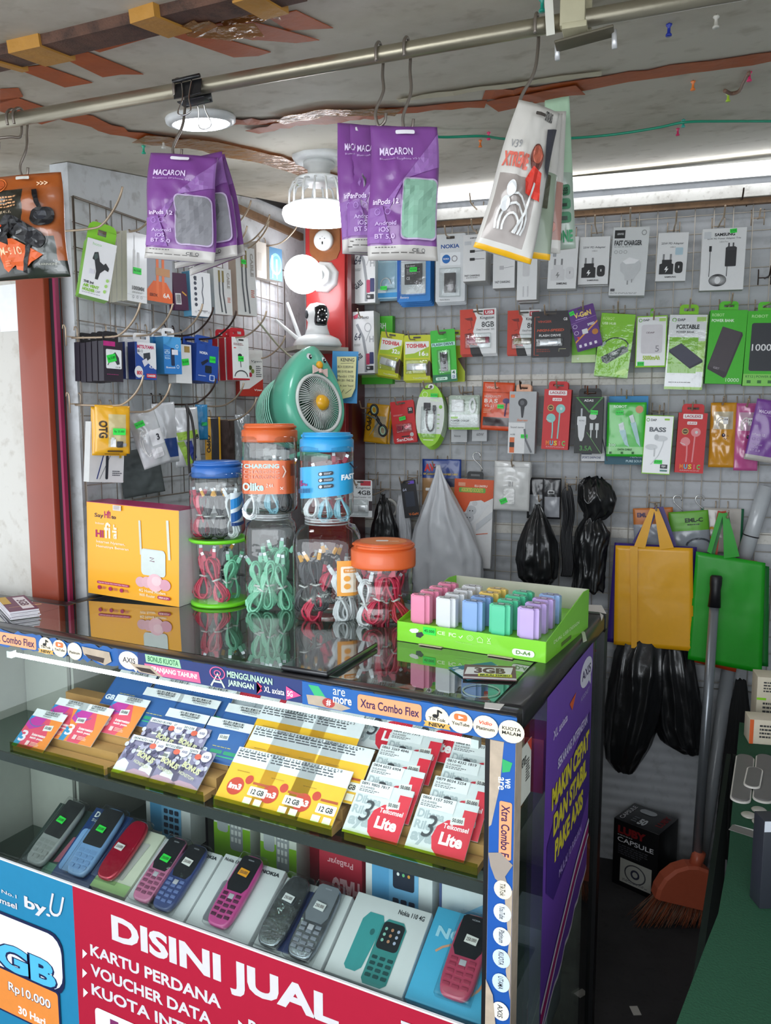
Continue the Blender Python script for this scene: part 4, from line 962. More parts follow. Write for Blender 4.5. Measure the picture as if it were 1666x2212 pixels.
def kingston(cap,c='8GB'):
    return [('r',0,0,1,1,'e9eaea'),('p',[(.0,.0),(.36,.0),(.46,.2),(.36,.5),(.5,.85),(.34,1),(.0,1)],'cf3a22'),('p',[(.12,.2),(.34,.18),(.36,.26),(.2,.24)],'7a1a12'),('l',[(.28,.2),(.34,.42),(.22,.46)],.02,'8c2416'),('p',[(.12,.55),(.3,.52),(.34,.6),(.16,.62)],'8c1a14'),('p',[(.26,.78),(.52,.82),(.6,1),(.3,1)],'1e1c1e'),
            ('r',.66,.03,.95,.14,'c03040'),('t','USB',.7,.05,.92,.12,'ffffff',.03),('t','Kingston',.56,.17,.94,.25,'26262a',.01),('t',c,.6,.29,.94,.41,'26262a',.01),('t','DataTraveler 101',.46,.44,.94,.48,'44444a',.0)]
card_pack('usb_stick_card','white and red Kingston 8GB card with pink swivel stick, left of the two','blister pack','b',1033,716,78,97,.09,'e9eaea',kingston('8'),roll=-1,blister=(.14,.54,.86,.88),content=usb('8a2c44','9a9690',.62,.14,-.2),slot=True,n=2,hk=bh(1041,679,.16,'hook holding the left Kingston 8GB cards'),gap=.014)
card_pack('usb_stick_card','white and red Kingston card half behind the black VINGER flash drive card','blister pack','b',1132,718,72,96,.06,'e9eaea',kingston('8'),roll=0,blister=(.14,.54,.86,.88),content=usb('6a5a24','9a9690',.62,.14,-.2),n=1,hk=bh(1128,680,.12,'hook holding the right Kingston card'),gap=.014)
card_pack('usb_stick_card','black VINGER HIGH-SPEED FLASH DRIVE card with silver stick','blister pack','b',1190,722,84,100,.105,'2b282c',[('l',[(.2,.12),(.08,.12),(.08,.95),(.2,.95)],.015,'c85030'),('t','VINGER',.16,.2,.52,.25,'c04a34',.02),('t','HIGH-SPEED',.14,.385,.84,.44,'c85030',.04,.2),('t','FLASH DRIVE',.2,.5,.76,.55,'e8e8e8',.02),('t','GB',.82,.15,.92,.21,'e8e8e8',.02),('n',.14,.82,.6,.9,2,'8a3a28'),('l',[(.72,.88),(.72,.82),(.9,.82)],.01,'d0d0a0')],blister=(.12,.58,.82,.78),content=usb('d6d6d8','c2c4c8',.55,.12,-.17,-4),hk=bh(1182,680,.17,'hook holding the black VINGER card'))
card_pack('memory_card_pack','purple V-GeN memory card pack hanging tilted with small green tag','blister pack','b',1264.6,705.5,57,88,.115,'5b2b80',[('p',[(0,.8),(1,.42),(1,.46),(0,.84)],'e09a3a'),('t','V-GeN',.18,.12,.84,.25,'efd070',.04),('n',.2,.28,.7,.32,1,'c0a0e0'),('l',[(0,.36),(1,.3)],.01,'b08ad0'),('t','SPEED',.6,.44,.88,.5,'f0f0f0',.02),('rr',.34,.55,.56,.67,.02,'dcdce0'),('c',.82,.68,.12,.07,'c07a2a'),('o',.12,.44,.09,.05,.2,'d8c8e8'),('o',.12,.6,.09,.05,.2,'d8c8e8'),('p',[(.1,.7),(.2,.7),(.15,.78)],'e03a3a')] +[('rr',.1+.2*i,.9,.2+.2*i,.97,.02,'e8e0f0') for i in range(4)],roll=-15,tagat=(.12,.1,.014,.012,-8),n=2,gap=.006,hk=bh(1262,671,.17,'hook holding the purple memory card packs'))
box_pack('green_flat_box','green box lower edge showing under the purple V-GeN packs','box','b',1262,742,52,82,.06,.018,'7ccc30',[('r',0,.8,1,1,'d2e8b0'),('p',[(.2,.9),(.3,.86),(.3,.94)],'f0f8e8')])
def cabl(pts,wd,c): return ('l',pts,wd,c)
box_pack('usb_hub_box','lime green ROBOT USB HUB pack','box','b',1328,746,73,137,.10,.014,'8ad020',[('t','ROBOT',.06,.06,.4,.105,'c8f080',.02),('t','USB HUB',.06,.14,.46,.18,'e8ffc8',.03),('p',[(.14,.7),(.74,.5),(.9,.52),(.92,.58),(.34,.8),(.2,.78)],'33453c'),('t','ROBOT',.46,.6,.62,.645,'c8d8c8',.01,0,28),('l',arc(.55,.5,.35,.12,-8,150) +[(.2,.47)],.035,'2e4036'),('p',[(.08,.5),(.2,.44),(.25,.48),(.12,.55)],'a8c0b0'),('p',[(.55,.95),(.9,.85),(1,.9),(.9,.97)],'b6e860')],roll=5.5,film=True,n=1,side='7fc41c',hk=bh(1336,672,.15,'hook holding the ROBOT USB HUB pack',HOOKM))
box_pack('power_bank_box','white DAP 5000mAh power bank box with green border','box','b',1407,738,66,111,.09,.02,SW,[('r',0,0,1,.02,G1),('r',0,.97,1,1,G1),('r',0,0,.03,1,G1),('r',.97,0,1,1,G1),('o',.13,.085,.06,.035,.35,'6ab030'),('t','DAP',.22,.06,.42,.1,'4a4a50',.03),('r',.74,.05,.95,.11,'b4dc70'),('rr',.17,.17,.86,.73,.08,'dcd8dc'),('t','DAP',.4,.31,.6,.34,'5a3a48',.02),('o',.36,.325,.03,.018,.3,'5a3a48'),('t','5',.64,.58,.76,.7,'8a868e',.0),('t','5000mAh',.24,.77,.8,.86,'b2d040',.04)],side='7fc41c',tagat=(.18,.93,.019,.012,0),hk=bh(1412,690,.13,'hook holding the small white DAP box'),tab='6fbf20',tabw=.12)
POR=[('r',.0,.965,1,1,'9ad030'),('r',.985,0,1,1,'9ad030'),('o',.13,.07,.06,.028,.35,'6ab030'),('t','DAP',.22,.05,.42,.085,'4a4a50',.03),('r',.72,.03,.96,.09,'b4dc70'),('t','PORTABLE',.2,.13,.8,.19,'1c1c20',.04),('t','POWER BANK',.21,.215,.68,.245,'2a2a30',.01),('r',.04,.3,.8,.78,'84c42a'),('r',.8,.35,.98,.76,'a8d860'),('p',[(.05,.47),(.36,.38),(.95,.6),(.96,.63),(.64,.72),(.05,.5)],'3c3c48'),('p',[(.05,.47),(.36,.38),(.95,.6),(.6,.7)],'484858'),('n',.1,.9,.7,.92,1,'909090')]
box_pack('power_bank_box','tall white PORTABLE POWER BANK box with green tab','box','b',1482,761,82,162,.10,.022,SW,POR,roll=2.2,side='8fcf30',tab='86cc20',tabw=.5,tabh=.03,film=True,hk=bh(1487,668,.16,'hook holding the PORTABLE POWER BANK box'))
box_pack('power_bank_box','green ROBOT POWER BANK box with tall black bank picture','box','b',1569,750,80,160,.10,.024,'45bf28',[('t','ROBOT',.05,.045,.38,.085,'b8f0a0',.02),('t','POWER BANK',.05,.12,.66,.16,'e6ffe0',.03),('p',[(.36,.22),(.9,.3),(.92,.34),(.56,.9),(.5,.92),(.04,.8),(.04,.76)],'3a3238'),('p',[(.36,.22),(.88,.3),(.55,.84),(.06,.76)],'4a4248'),('t','ROBOT',.2,.77,.36,.8,'b0a8b0',.0,0,-14),('t','10000',.56,.92,.92,.97,'e6ffe0',.0)],roll=2,side='35a81e',tab='5ccc30',tabw=.5,tabh=.026,hk=bh(1574,659,.17,'hook holding the ROBOT POWER BANK box with tilted picture'),n=1)
box_pack('power_bank_box','green ROBOT RT12 power bank box cut by the right image edge','box','b',1654,753,88,163,.10,.024,'45bf28',[('t','ROBOT',.1,.05,.5,.09,'b8f0a0',.02),('rr',.12,.16,1.,.8,.06,'33363c'),('t','10000',.16,.44,.78,.53,'f0f0f0',.01),('r',0,.84,1,1,'8ad860'),('t','RT12 | POWER BANK',.06,.86,.9,.9,'2a6a30',.01)] +[('r',.1+.26*i,.925,.2+.26*i,.965,'3a7a3a') for i in range(3)],roll=1.5,side='35a81e',tab='5ccc30',tabw=.5,tabh=.026,hk=bh(1655,660,.19,'hook holding the ROBOT RT12 box at the right edge'))
# --- row 3
YP=M('e0a51c',.3,coat=.4,name='yellow_foil'); PURP=M('7a3f9a',.32,coat=.35,var=.05,name='purple_foil')
pouch('adapter_pouch','yellow OPPO foil pouch behind the black scissors','pouch','b',814,915,50,84,.05,[(0,0,1,1,YP)],[('t','OPPO',.08,.2,.3,.7,'2a2010',.03,0,90),('r',.45,.3,.9,.85,'b8a888')],roll=6,seed=3,n=1)
card_pack('usb_stick_card','red SanDisk flash drive card with green tag','blister pack','b',872,911,51,90,.08,RED,[('t','SanDisk',.14,.89,.86,.965,'f4f0f0',.02),('rr',.72,.17,.94,.32,.03,'2c1c1c'),('t','32',.77,.19,.89,.25,'ffffff',.02),('n',.1,.32,.5,.36,2,'e8a0a0'),('r',.36,.84,.7,.87,'2a2020'),('c',.8,.82,.08,.05,'c8c8c8')],roll=-6,blister=(.18,.54,.86,.76),content=usb('b02a48','9a3040',.55,.11,-.14,-5),tagat=(.5,.42,.022,.012,-8),hk=bh(867,872,.14,'hook holding the red SanDisk card'),n=1)
ov=[(.5+.5*math.cos(2*PI*i/28),.5-.5*math.sin(2*PI*i/28)) for i in range(28)]
def otgc(o,W,H):
    MB().tube(smooth([(-.1*W,-.006,.1*H),(-.1*W,-.006,-.12*H),(0,-.006,-.24*H),(.14*W,-.006,-.2*H),(.16*W,-.006,.0),(.14*W,-.006,.08*H)],5),.0024,M('5a4e50',.4),8).build('short_cable',o)
    mb=MB().box((-.1*W,-.006,.14*H),(.22*W,.006,.12*H),'3a383c',ch=.001); mb.box((.15*W,-.006,.12*H),(.1*W,.004,.09*H),'5a5a5e',ch=.001); mb.build('connector',o)
card_pack('otg_cable_card','green and white oval TYPE-C cable card','blister pack','b',929,897.5,62,136,.085,'9fdc30',[('p',[(.5+.495*math.cos(2*PI*i/40),.5-.495*math.sin(2*PI*i/40)) for i in range(40) if abs(math.sin(2*PI*i/40)) < .66],'e4e8e4'),('o',.3,.17,.1,.045,.2,'e0f4c0'),('t','TYPE-C',.48,.24,.84,.28,'e8ffd0',.03),('c',.5,.045,.1,.045,'f0f0f0'),('c',.5,.045,.05,.022,'4a4a40'),('c',.86,.36,.06,.03,'8acc30')] +[('r',.76,.48+.07*i,.84,.49+.07*i,'8acc30') for i in range(4)] +[('rr',.3,.88,.66,.9,.01,'d8f0b0')],roll=2,outline=ov,slot=False,blister=(.2,.36,.74,.86),content=otgc,tagat=(.64,.18,.023,.012,0),n=4,gap=.012,hk=bh(931,839,.17,'hook holding the oval TYPE-C cards',HOOKM))
def chg(o,W,H):
    MB().box((-.2*W,-.008,.2*H),(.4*W,.012,.36*H),WHITE,ch=.003).build('charger',o)
    mb=MB()
    for k in range(4): mb.tube([((.28+.1*math.cos(a) *(1-.12*k)) *W,-.008,(.2+.22*(1-.1*k) *math.sin(a)) *H) for a in [2*PI*q/16 for q in range(16)]],.0016,WHITE,6,closed=True)
    mb.build('coiled_cable',o)
card_pack('charger_pack','clear POWER CHARGER box with white charger and green foot','box','b',1003,891,66,74,.085,'c2d0bc',[('r',0,.56,1,.93,'e8eae6'),('r',0,.93,1,1,G1),('rr',.06,.62,.3,.68,.03,'9ad030'),('t','POWER',.06,.71,.36,.77,'2a2a2e',.03),('t','CHARGER',.38,.71,.66,.77,'55585c',.01),('n',.06,.8,.4,.84,1,'909090')],blister=(.01,.02,.99,.97),bt=.018,content=chg,slot=False,hk=bh(1000,848,.13,'hook above the clear POWER CHARGER box',HOOKM))
box_pack('small_grey_box','grey little box under the POWER CHARGER box, left one','box','b',992,934,34,42,.045,.02,'c2c4c6',[('t','hoco',.2,.62,.6,.74,'6a6a6e',.02)])
box_pack('small_grey_box','grey little 60W box under the POWER CHARGER box, right one','box','b',1036,933,32,40,.045,.02,'c8cacc',[('t','60W',.3,.55,.8,.72,'8a8a8e',.04)])
OB=M('dd5226',.35,coat=.35,name='orange_foil')
pouch('earphone_pouch','orange VINGER HIGH QUALITY BASS earphone pouch with green tag','pouch','b',1075,878,68,104,.085,[(0,0,1,1,OB),(.06,.72,.94,.93,M('3c2a2c',.3,coat=.5))],[('t','VINGER',.12,.09,.5,.14,'f4d8c8',.02),('r',0,.2,1,.215,'b84018'),('t','HIGHQUALITY',.08,.27,.6,.33,'f6e4dc',.0),('t','B',.08,.35,.2,.43,'f6e4dc',.03),('t','A',.24,.35,.36,.43,'f6e4dc',.03),('t','S',.4,.35,.52,.43,'f6e4dc',.03),('t','VS-21',.1,.47,.4,.52,'f6e4dc',.01),('c',.78,.38,.11,.055,'5a4a78'),('l',[(.8,.4),(.76,.7)],.04,'54406c'),('n',.08,.56,.4,.66,3,'f0b090')],roll=3,seed=5,tagat=(.62,.5,.02,.012,0),hk=bh(1078,838,.15,'hook holding the orange earphone pouch',HOOKM))
GRY='b4b6b8'
box_pack('earphone_box','grey earphone box with black bud picture and white sleeve','box','b',1128,913,58,134,.12,.018,GRY,[('rr',.04,.05,.2,.1,.02,'f08048'),('c',.5,.18,.17,.07,'2c2c30'),('c',.48,.18,.08,.04,'5c5c60'),('p',[(.42,.23),(.58,.23),(.53,.42),(.47,.42)],'2c2c30'),('t','Stereo',.3,.44,.7,.48,'e07a44',.01,.3),('r',0,.5,.62,1,'e2e2e2'),('t','Sound stereo',.08,.56,.58,.59,'40444a',.01),('r',.06,.74,.24,.99,'e07038'),('r',.06,.82,.24,.9,'202024'),('t','A-302',.08,.68,.26,.705,'50545a',.02),('l',[(.6,.6),(.66,.78),(.88,.98)],.07,'6a6c70')],roll=1,side='c8c8c8',tagat=(.6,.72,.021,.012,0),n=2,tab='e8b090',hk=bh(1128,838,.15,'dark hook holding the grey earphone boxes',HOOKD))
def laolexs(mod,c):
    return [('rr',.16,.02,.84,.1,.03,'f2eeee'),('t','LAOLEXS',.22,.035,.78,.08,'b02040',.03),('rr',.32,.145,.66,.195,.02,'f2eeee'),('t',mod,.36,.155,.62,.185,'c02030',.03),('c',.27,.31,.12,.055,'c8a860'),('c',.27,.31,.09,.04,'4a3420'),('t','HIFI',.21,.3,.33,.32,'e8c880',.02)] +        [('l',[(.62,.34),(.6,.6),(.58,.82)],.05,c),('c',.64,.32,.17,.075,c),('c',.66,.32,.05,.025,'d8dcdc'),('l',[(.36,.5),(.38,.7),(.37,.82)],.05,c),('c',.3,.48,.17,.075,c),('l',[(.12,.5),(.3,.53)],.02,'e0e4e4')] +        [('t',ch,.16+.15*i+(.04 if ch == 'I' else 0),.855,.28+.15*i-(.04 if ch == 'I' else 0),.935,cc,.03) for i,(ch,cc) in enumerate(zip('MUSIC',('f08030','40c8e0','e8d030','f06080','60d060')))] +[('t','EARPHONE',.18,.95,.86,.97,'e8b0b0',.01)]
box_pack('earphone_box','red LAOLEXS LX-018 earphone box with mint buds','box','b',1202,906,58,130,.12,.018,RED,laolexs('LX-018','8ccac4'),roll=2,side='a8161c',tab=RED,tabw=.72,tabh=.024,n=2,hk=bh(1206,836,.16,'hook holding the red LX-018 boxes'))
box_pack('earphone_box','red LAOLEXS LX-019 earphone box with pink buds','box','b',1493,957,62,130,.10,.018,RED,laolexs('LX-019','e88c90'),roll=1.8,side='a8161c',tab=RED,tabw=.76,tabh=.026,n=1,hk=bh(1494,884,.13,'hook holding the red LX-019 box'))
box_pack('car_charger_box','black ADAS car charger box with green triangle, 3.5A','box','b',1272,919,60,122,.12,.026,'1b1d1c',[('p',[(.0,.0),(1.,.0),(.5,.28)],'3a8a30'),('p',[(.08,.01),(.92,.01),(.5,.24)],'16201a'),('t','ADAS',.3,.04,.64,.08,'f0f0f0',.02),('rr',.08,.34,.4,.5,.04,'d8dadc'),('p',[(.1,.48),(.38,.48),(.34,.7),(.28,.78),(.2,.78),(.14,.7)],'d8dadc'),('t','ADAS',.14,.4,.34,.43,'70747a',.01),('r',.2,.2,.26,.34,'b8bcc0'),('c',.64,.34,.13,.06,'c8ccc8'),('r',.54,.46,.66,.58,'d0d4d4'),('r',.74,.46,.86,.58,'d0d4d4'),('r',.57,.58,.61,.72,'d0d4d4'),('r',.78,.58,.82,.72,'d0d4d4'),('l',[(.44,.62),(.98,1.)],.02,'6aa060'),('t','3.5A',.2,.86,.66,.95,'4a8a44',.03)],side='232624',tab='1b1d1c',tabw=.8,tabh=.026,roll=.5,tagat=(.68,.27,.021,.013,4),n=1,hk=bh(1272,850,.17,'rusty hook holding the black car charger box',M('7a4a34',.5,.3)))
box_pack('sports_earphone_box','white SPORTS EARPHONE box edge behind the black car charger box','box','b',1286,926,56,140,.05,.015,'e4e4e6',[('t','SPORTS EARPHONE',.02,.93,.75,.965,'2a3a6a',.02),('r',0,.84,.4,.9,'2a3a5a'),('l',[(.7,.5),(1,1)],.03,'202020')])
box_pack('headset_box','blue HEADSET PURE SOUND box behind the green data cable pouch','box','b',1353,930,90,148,.05,.022,'2489c4',[('r',0,.8,1,1,'12586c'),('t','HEADSET',.62,.86,.96,.9,'c0dce8',.02),('t','PURE SOUND',.52,.93,.98,.965,'c0dce8',.02)])
GP=M('3fbf3a',.28,coat=.5,name='green_foil')
pouch('cable_pouch','green ROBOT DATA CABLE pouch with white cable picture','pouch','b',1353,928,84,117,.095,[(0,0,1,1,GP),(0,.82,1,.96,M('98dc90',.3,coat=.4))],[('t','ROBOT',.16,.05,.5,.1,'e0ffe0',.04),('c',.82,.13,.1,.07,'d89a70'),('p',[(.3,.4),(.42,.36),(.46,.5),(.34,.54)],'e4eef0'),('p',[(.32,.52),(.48,.5),(.56,.76),(.6,.82),(.48,.78)],'b8dce0'),('p',[(.56,.25),(.66,.22),(.72,.36),(.62,.38)],'e4eef0'),('p',[(.6,.38),(.74,.36),(.84,.66),(.88,.82),(.78,.74)],'b8dce0'),('t','300',.06,.76,.24,.81,'e8ffe8',.01),('t','DATA CABLE',.3,.85,.66,.885,'1a5a20',.03),('r',.08,.91,.14,.95,'2a6a30'),('r',.38,.91,.44,.95,'2a6a30'),('r',.66,.91,.72,.95,'2a6a30')],seed=8,tagat=(.32,.19,.022,.013,0),bulge=.006,wr=.001,hk=bh(1354,858,.13,'hook holding the green data cable pouch',HOOKM))
box_pack('earphone_box','white DAP BASS earphone box with grey buds and green edges','box','b',1421,961,61,127,.11,.016,SW,[('r',0,0,1,.012,G1),('r',0,.985,1,1,G1),('r',0,0,.015,1,G1),('r',.985,0,1,1,G1),('o',.1,.08,.06,.03,.35,'6ab030'),('t','DAP',.2,.06,.4,.1,'4a4a50',.03),('rr',.68,.05,.86,.08,.02,'9ad030'),('t','BASS',.17,.2,.76,.28,'6a6e74',.04),('c',.6,.39,.24,.05,'dcdee0'),('c',.44,.37,.08,.05,'c8cacc'),('l',[(.7,.42),(.68,.5),(.55,.68),(.3,.84)],.03,'d4d6d8'),('c',.28,.54,.22,.05,'dcdee0'),('l',[(.4,.56),(.4,.7)],.05,'cccecf'),('rr',.64,.83,.9,.9,.01,'3a3c40'),('t','DJV',.7,.845,.84,.885,'ffffff',.02),('r',.64,.92,.9,.95,'5a8a80')],roll=2,side='a8cc50',tagat=(.56,.79,.023,.012,0),n=2,hk=bh(1424,890,.14,'hook above the white BASS earphone box'))
def candy(c,c2,label,cx,cy,w_,h_,sd,hkl):
    m=M(c,.22,coat=.6,var=.12,scale=30); clr=M(c2,.15,.2,coat=.6,var=.2,scale=80)
    pouch('cable_pouch',label,'pouch','b',cx,cy,w_,h_,.07,[(0,0,1,1,m),(.12,.12,.9,.4,clr)],
          [('l',arc(.42,.34,.2,.12,40,200),.05,'e8e4e0'),('l',arc(.42,.36,.13,.1,40,200),.045,'e8e4e0'),('r',.5,.22,.68,.33,'f0eeec'),('r',.54,.245,.575,.27,'50505a'),('r',.61,.245,.645,.27,'50505a'),('c',.52,.5,.07,.028,'3a2a4a'),('c',.525,.495,.02,.008,'ffffff'),('l',[(.64,.52),(.68,.5),(.72,.52)],.015,'3a2a4a'),('l',arc(.6,.54,.05,.02,180,360,6),.015,'3a2a4a')],seed=sd,wr=.004,bulge=.009,hk=hkl)
candy('d8962a','cfc2a8','orange foil cable pouch with a simple smiling face',1561,940,56,140,11,bh(1560,872,.10,'hook holding the orange cable pouch'))
candy('c45a94','d8b4c8','pink foil cable pouch with a simple face, next to the purple one',1614,944,52,146,12,bh(1612,876,.10,'hook holding the pink cable pouch'))
def macaron(o=0):
    return [('t','MACARON',.12,.17,.6,.225,'e6d2f2',.02),('t','Bluetooth Earphone V5.0',.12,.245,.7,.265,'c9a8dc',.0),('t','inPods 12',.06,.555,.42,.595,'e6d2f2',.02),('t','Android',.1,.72,.4,.75,'d2b8e4',.01),('t','iOS',.16,.765,.3,.8,'d2b8e4',.01),('t','BT 5.0',.1,.815,.38,.85,'d2b8e4',.01),('o',.13,.65,.04,.025,.2,'a880c4'),('o',.27,.65,.04,.025,.2,'a880c4')]
MILK=M('b9b4ae',.35,coat=.4,name='milky_foil')
pouch('earphone_pouch','small purple MACARON pouch cut by the right image edge','pouch','b',1660,932,78,135,.115,[(0,0,1,1,PURP),(0,.9,1,1,MILK)],macaron(),roll=9,seed=13,hk=bh(1668,872,.15,'hook holding the small purple pouch at the right edge'))
# --- row 4
card_pack('usb_stick_card','white Kingston 4GB card with white stick beside the light blue jar lid','blister pack','b',779,1077,50,80,.17,'e6e7e8',[('r',.5,.02,.94,.15,'c03040'),('t','Kingston',.3,.18,.92,.25,'26262a',.01),('t','4GB',.38,.28,.94,.4,'26262a',.02),('t','DataTraveler 101',.2,.44,.94,.48,'44444a',.0),('r',.86,.56,1,.82,'3a2a30')],blister=(.02,.52,.84,.96),content=usb('e8e8ea','f0f0f2',.7,.2,-.26),tagtxt='',hk=bh(772,1046,.19,'hook holding the Kingston 4GB card'))
card_pack('memory_card_pack','black V-GeN memory pack hanging tilted above the white bag','blister pack','b',886,1078,33,81,.12,'1e1c22',[('t','V-GeN',.3,.87,.92,.94,'d8702c',.03),('r',.5,.02,.9,.1,'6a48c0'),('t','64',.1,.2,.35,.28,'b0b4c8',.02),('r',.2,.3,.8,.7,'2a3040')],roll=-8,tagtxt='',hk=bh(871,1040,.15,'white-tipped hook left of the big white bag'))
pouch('cable_pack','blue AV cable bag with header, behind the big white bag','pouch','b',954,1042,84,100,.05,[(0,0,1,1,M('b08a62',.3,coat=.4)),(0,0,1,.42,M('1f3f8c',.3,coat=.4)),(.5,.42,1,.58,M('2a3350',.4))],[('t','AV',.06,.1,.34,.26,'d83030',.05),('t','KPC AUDIO/VIDEO',.04,.3,.44,.34,'e8c840',.02),('t','HIGH-SPEED CABLE',.5,.3,.92,.34,'e8c840',.02),('rr',.1,.62,.3,.68,.02,'f0f0f0')],seed=15,hk=bh(949,1005,.13,'hook carrying the big white plastic bag',HOOKM))
EU=[('r',0,0,1,.0,'ffffff'),('p',[(0,0),(1,0),(1,.2),(0,.44)],'e05a2a'),('t','EU-2603U',.52,.06,.84,.085,'fff4e8',.02),('rr',.12,.095,.8,.15,.03,'6ab04a'),('t','ASSORTED SOCKETS',.18,.1,.74,.142,'f4d060',.02),('r',.1,.04,.28,.08,'e8a080'),('p',[(.42,.25),(.7,.23),(.9,.28),(.5,.52),(.22,.46)],'e2e4e6'),('c',.46,.35,.13,.055,'c4c8cc'),('c',.4,.43,.13,.055,'c4c8cc'),('c',.54,.27,.07,.03,'d0d2d4')] +[('c',.42+.07*i,.355+.0*i,.016,.007,'303034') for i in range(2)] +[('c',.36+.07*i,.433,.016,.007,'303034') for i in range(2)] +[('p',[(.6,.5),(1,.35),(1,.42),(.6,.58)],'cfd2d6'),('l',[(.6,.62),(.9,.6)],.02,'d86a40'),('n',.1,.8,.6,.95,6,'9a9a9e')]
box_pack('socket_box','tall orange and white EU-2603U socket box behind the big white bag','box','b',1021,1131,84,190,.06,.035,'e8e8e8',EU,roll=1.5,side='d6d6d6',tab=BLACK,tabw=.42,tabh=.024)
ZIP=M('dcdcda',.25,coat=.5,var=.05,name='milky_zip_bag')
pouch('charger_pouch','milky zip pouch with white charger inside, right of the socket box','pouch','b',1106,1050,78,106,.09,[(0,0,1,1,ZIP)],[('r',0,.1,1,.115,'c8c8c8'),('l',[(.44,.4),(.45,.5)],.012,'707074'),('l',[(.48,.4),(.49,.5)],.012,'707074'),('l',[(.53,.4),(.53,.5)],.012,'707074'),('rr',.3,.54,.6,.86,.03,'f2f2f0')],roll=1,wr=.004,bulge=.016,seed=17,tagat=(.3,.8,.023,.016,-25),n=1,gap=.03,hk=bh(1110,1004,.13,'hook holding the milky charger pouch'))
BP=M('232326',.3,coat=.4,name='black_pouch_film')
pouch('adapter_pouch','black and clear pouch with grey adapter behind the first black bag, left','pouch','b',1160,1076,42,88,.06,[(0,0,1,1,BP),(.1,.4,.95,.9,M('8f9296',.3,coat=.3))],[],seed=18)
pouch('adapter_pouch','black and clear pouch with grey adapter behind the first black bag, right','pouch','b',1192,1077,40,88,.09,[(0,0,1,1,BP),(.15,.45,.95,.95,M('9a9ca2',.3,coat=.3))],[('rr',.3,.3,.65,.38,.03,'d8d8da'),('rr',.34,.315,.61,.365,.02,'232326')],seed=19)
pouch('cable_pouch','orange-headed EML pouch behind the yellow bag handle','pouch','b',1412,1145,86,96,.03,[(0,0,1,1,M('a8adb8',.25,coat=.4)),(0,0,1,.36,M('cf7a3a',.4))],[('t','EML',.1,.1,.35,.2,'3a2a5a',.04)],roll=-4,seed=20)
pouch('cable_pouch','green-headed EML pouch right of the yellow bag handle','pouch','b',1490,1150,86,92,.05,[(0,0,1,1,M('8f959c',.25,coat=.4)),(0,0,1,.45,M('62a82c',.4))],[('t','EML-C',.4,.16,.85,.26,'2a3a2a',.04),('n',.45,.3,.9,.35,1,'2a3a2a'),('l',arc(.7,.8,.3,.15,0,180),.05,'3a4048')],roll=-6,seed=21)
pouch('cable_pouch','milky green-edged pouch with yellow item behind the green bag','pouch','b',1559,1146,92,96,.03,[(0,0,1,1,M('b8b2aa',.25,coat=.5)),(0,0,.06,1,M('2a6a4a',.4)),(.94,0,1,1,M('2a6a4a',.4))],[('o',.26,.55,.09,.14,.4,'d8a838')],seed=22)
# free hooks
for i,(hx,hy,L,l,m) in enumerate(((1030,452,.13,'free hook high on the grid left of the clear pouch',None),(1602,430,.06,'empty hook at the upper right of the grid',HOOKD),(1560,605,.08,'empty hook below the 65W box',None),(1655,600,.10,'empty hook above the RT12 box',HOOKD),(1640,470,.04,'small empty hook at the right image edge',None),(977,873,.09,'short hook left of the oval cards',None),(1415,1090,.17,'long hook carrying the yellow bag',None),(1561,1105,.17,'long hook carrying the green bag',None),(828,1060,.15,'hook carrying the small black bag',None),(1232,1050,.15,'hook carrying the hanging black cables',None),(1310,1090,.12,'hook holding the bunched black bags',None),(1172,1075,.13,'hook carrying the round black bag',None),(803,880,.14,'hook carrying the scissors',None))):
    hook('b',hx,hy,.03,L,l,'hooks on the back wall grid',m)
# ================================================================== LEFT WALL GOODS
def lhk(hx,hy,L,lab,m=None): return (hx,hy,L,lab,m) if m else (hx,hy,L,lab)
LYAW=-14
def lbox(name,label,cx,cy,w_,h_,d,t,front,spec,side,roll=0,yaw=LYAW,**k):
    return box_pack(name,label,'box','l',cx,cy,w_,h_,d,t,front,spec,roll=roll,yaw=yaw,side=side,**k)
# row 1
AV_=[('t','hoco',.2,.05,.5,.1,'b8dcb0',.02),('p',[(.3,.22),(.42,.2),(.52,.36),(.66,.4),(.72,.36),(.86,.44),(.84,.5),(.72,.48),(.58,.56),(.54,.68),(.44,.68),(.44,.54),(.34,.36),(.26,.34)],'2e3032'),('p',[(.29,.26),(.4,.22),(.44,.3),(.34,.36)],'4c5a58'),('t','THE 3rd',.08,.735,.42,.78,'34383c',.04),('t','AIR VENT',.08,.795,.62,.85,'8cc63a',.05),('t','HOLDER',.08,.865,.5,.92,'8cc63a',.05),('t','CA47',.52,.87,.68,.91,'9a9ea0',.01),('n',.08,.94,.7,.96,1,'a0a0a0'),('r',.22,.52,.38,.6,'dcdce4'),('c',.86,.66,.05,.03,'a8d870'),('c',.84,.76,.05,.03,'a8d870'),('c',.82,.86,.05,.03,'a8d870')]
o,W,H=lbox('car_holder_box','large white and green AIR VENT HOLDER box at the left end of the left wall',212,582,66,122,.23,.045,SW,AV_,M('7fc81e',.35,coat=.3),roll=11,yaw=-38,hk=lhk(197,494,.27,'hook holding the AIR VENT HOLDER box'))
mb=MB(); slot_tab(mb,W*.98,.042,.023,H/2,'86cc24',sw=.3); mb.build('hang_tab',o)
kw=[('r',.0,.9,1,.905,'cfcfcf'),('rr',.3,.25,.42,.55,.03,'e0e0e0'),('rr',.5,.28,.62,.58,.03,'e0e0e0'),('l',[(.36,.25),(.36,.05)],.02,'c8c8ca'),('t','1000MM',.25,.77,.85,.83,'7a7a7a',.04),('n',.25,.85,.85,.88,2,'a0a0a0')] +icons(3,.93,'a0a0a4',.3,.7,.05,.02)
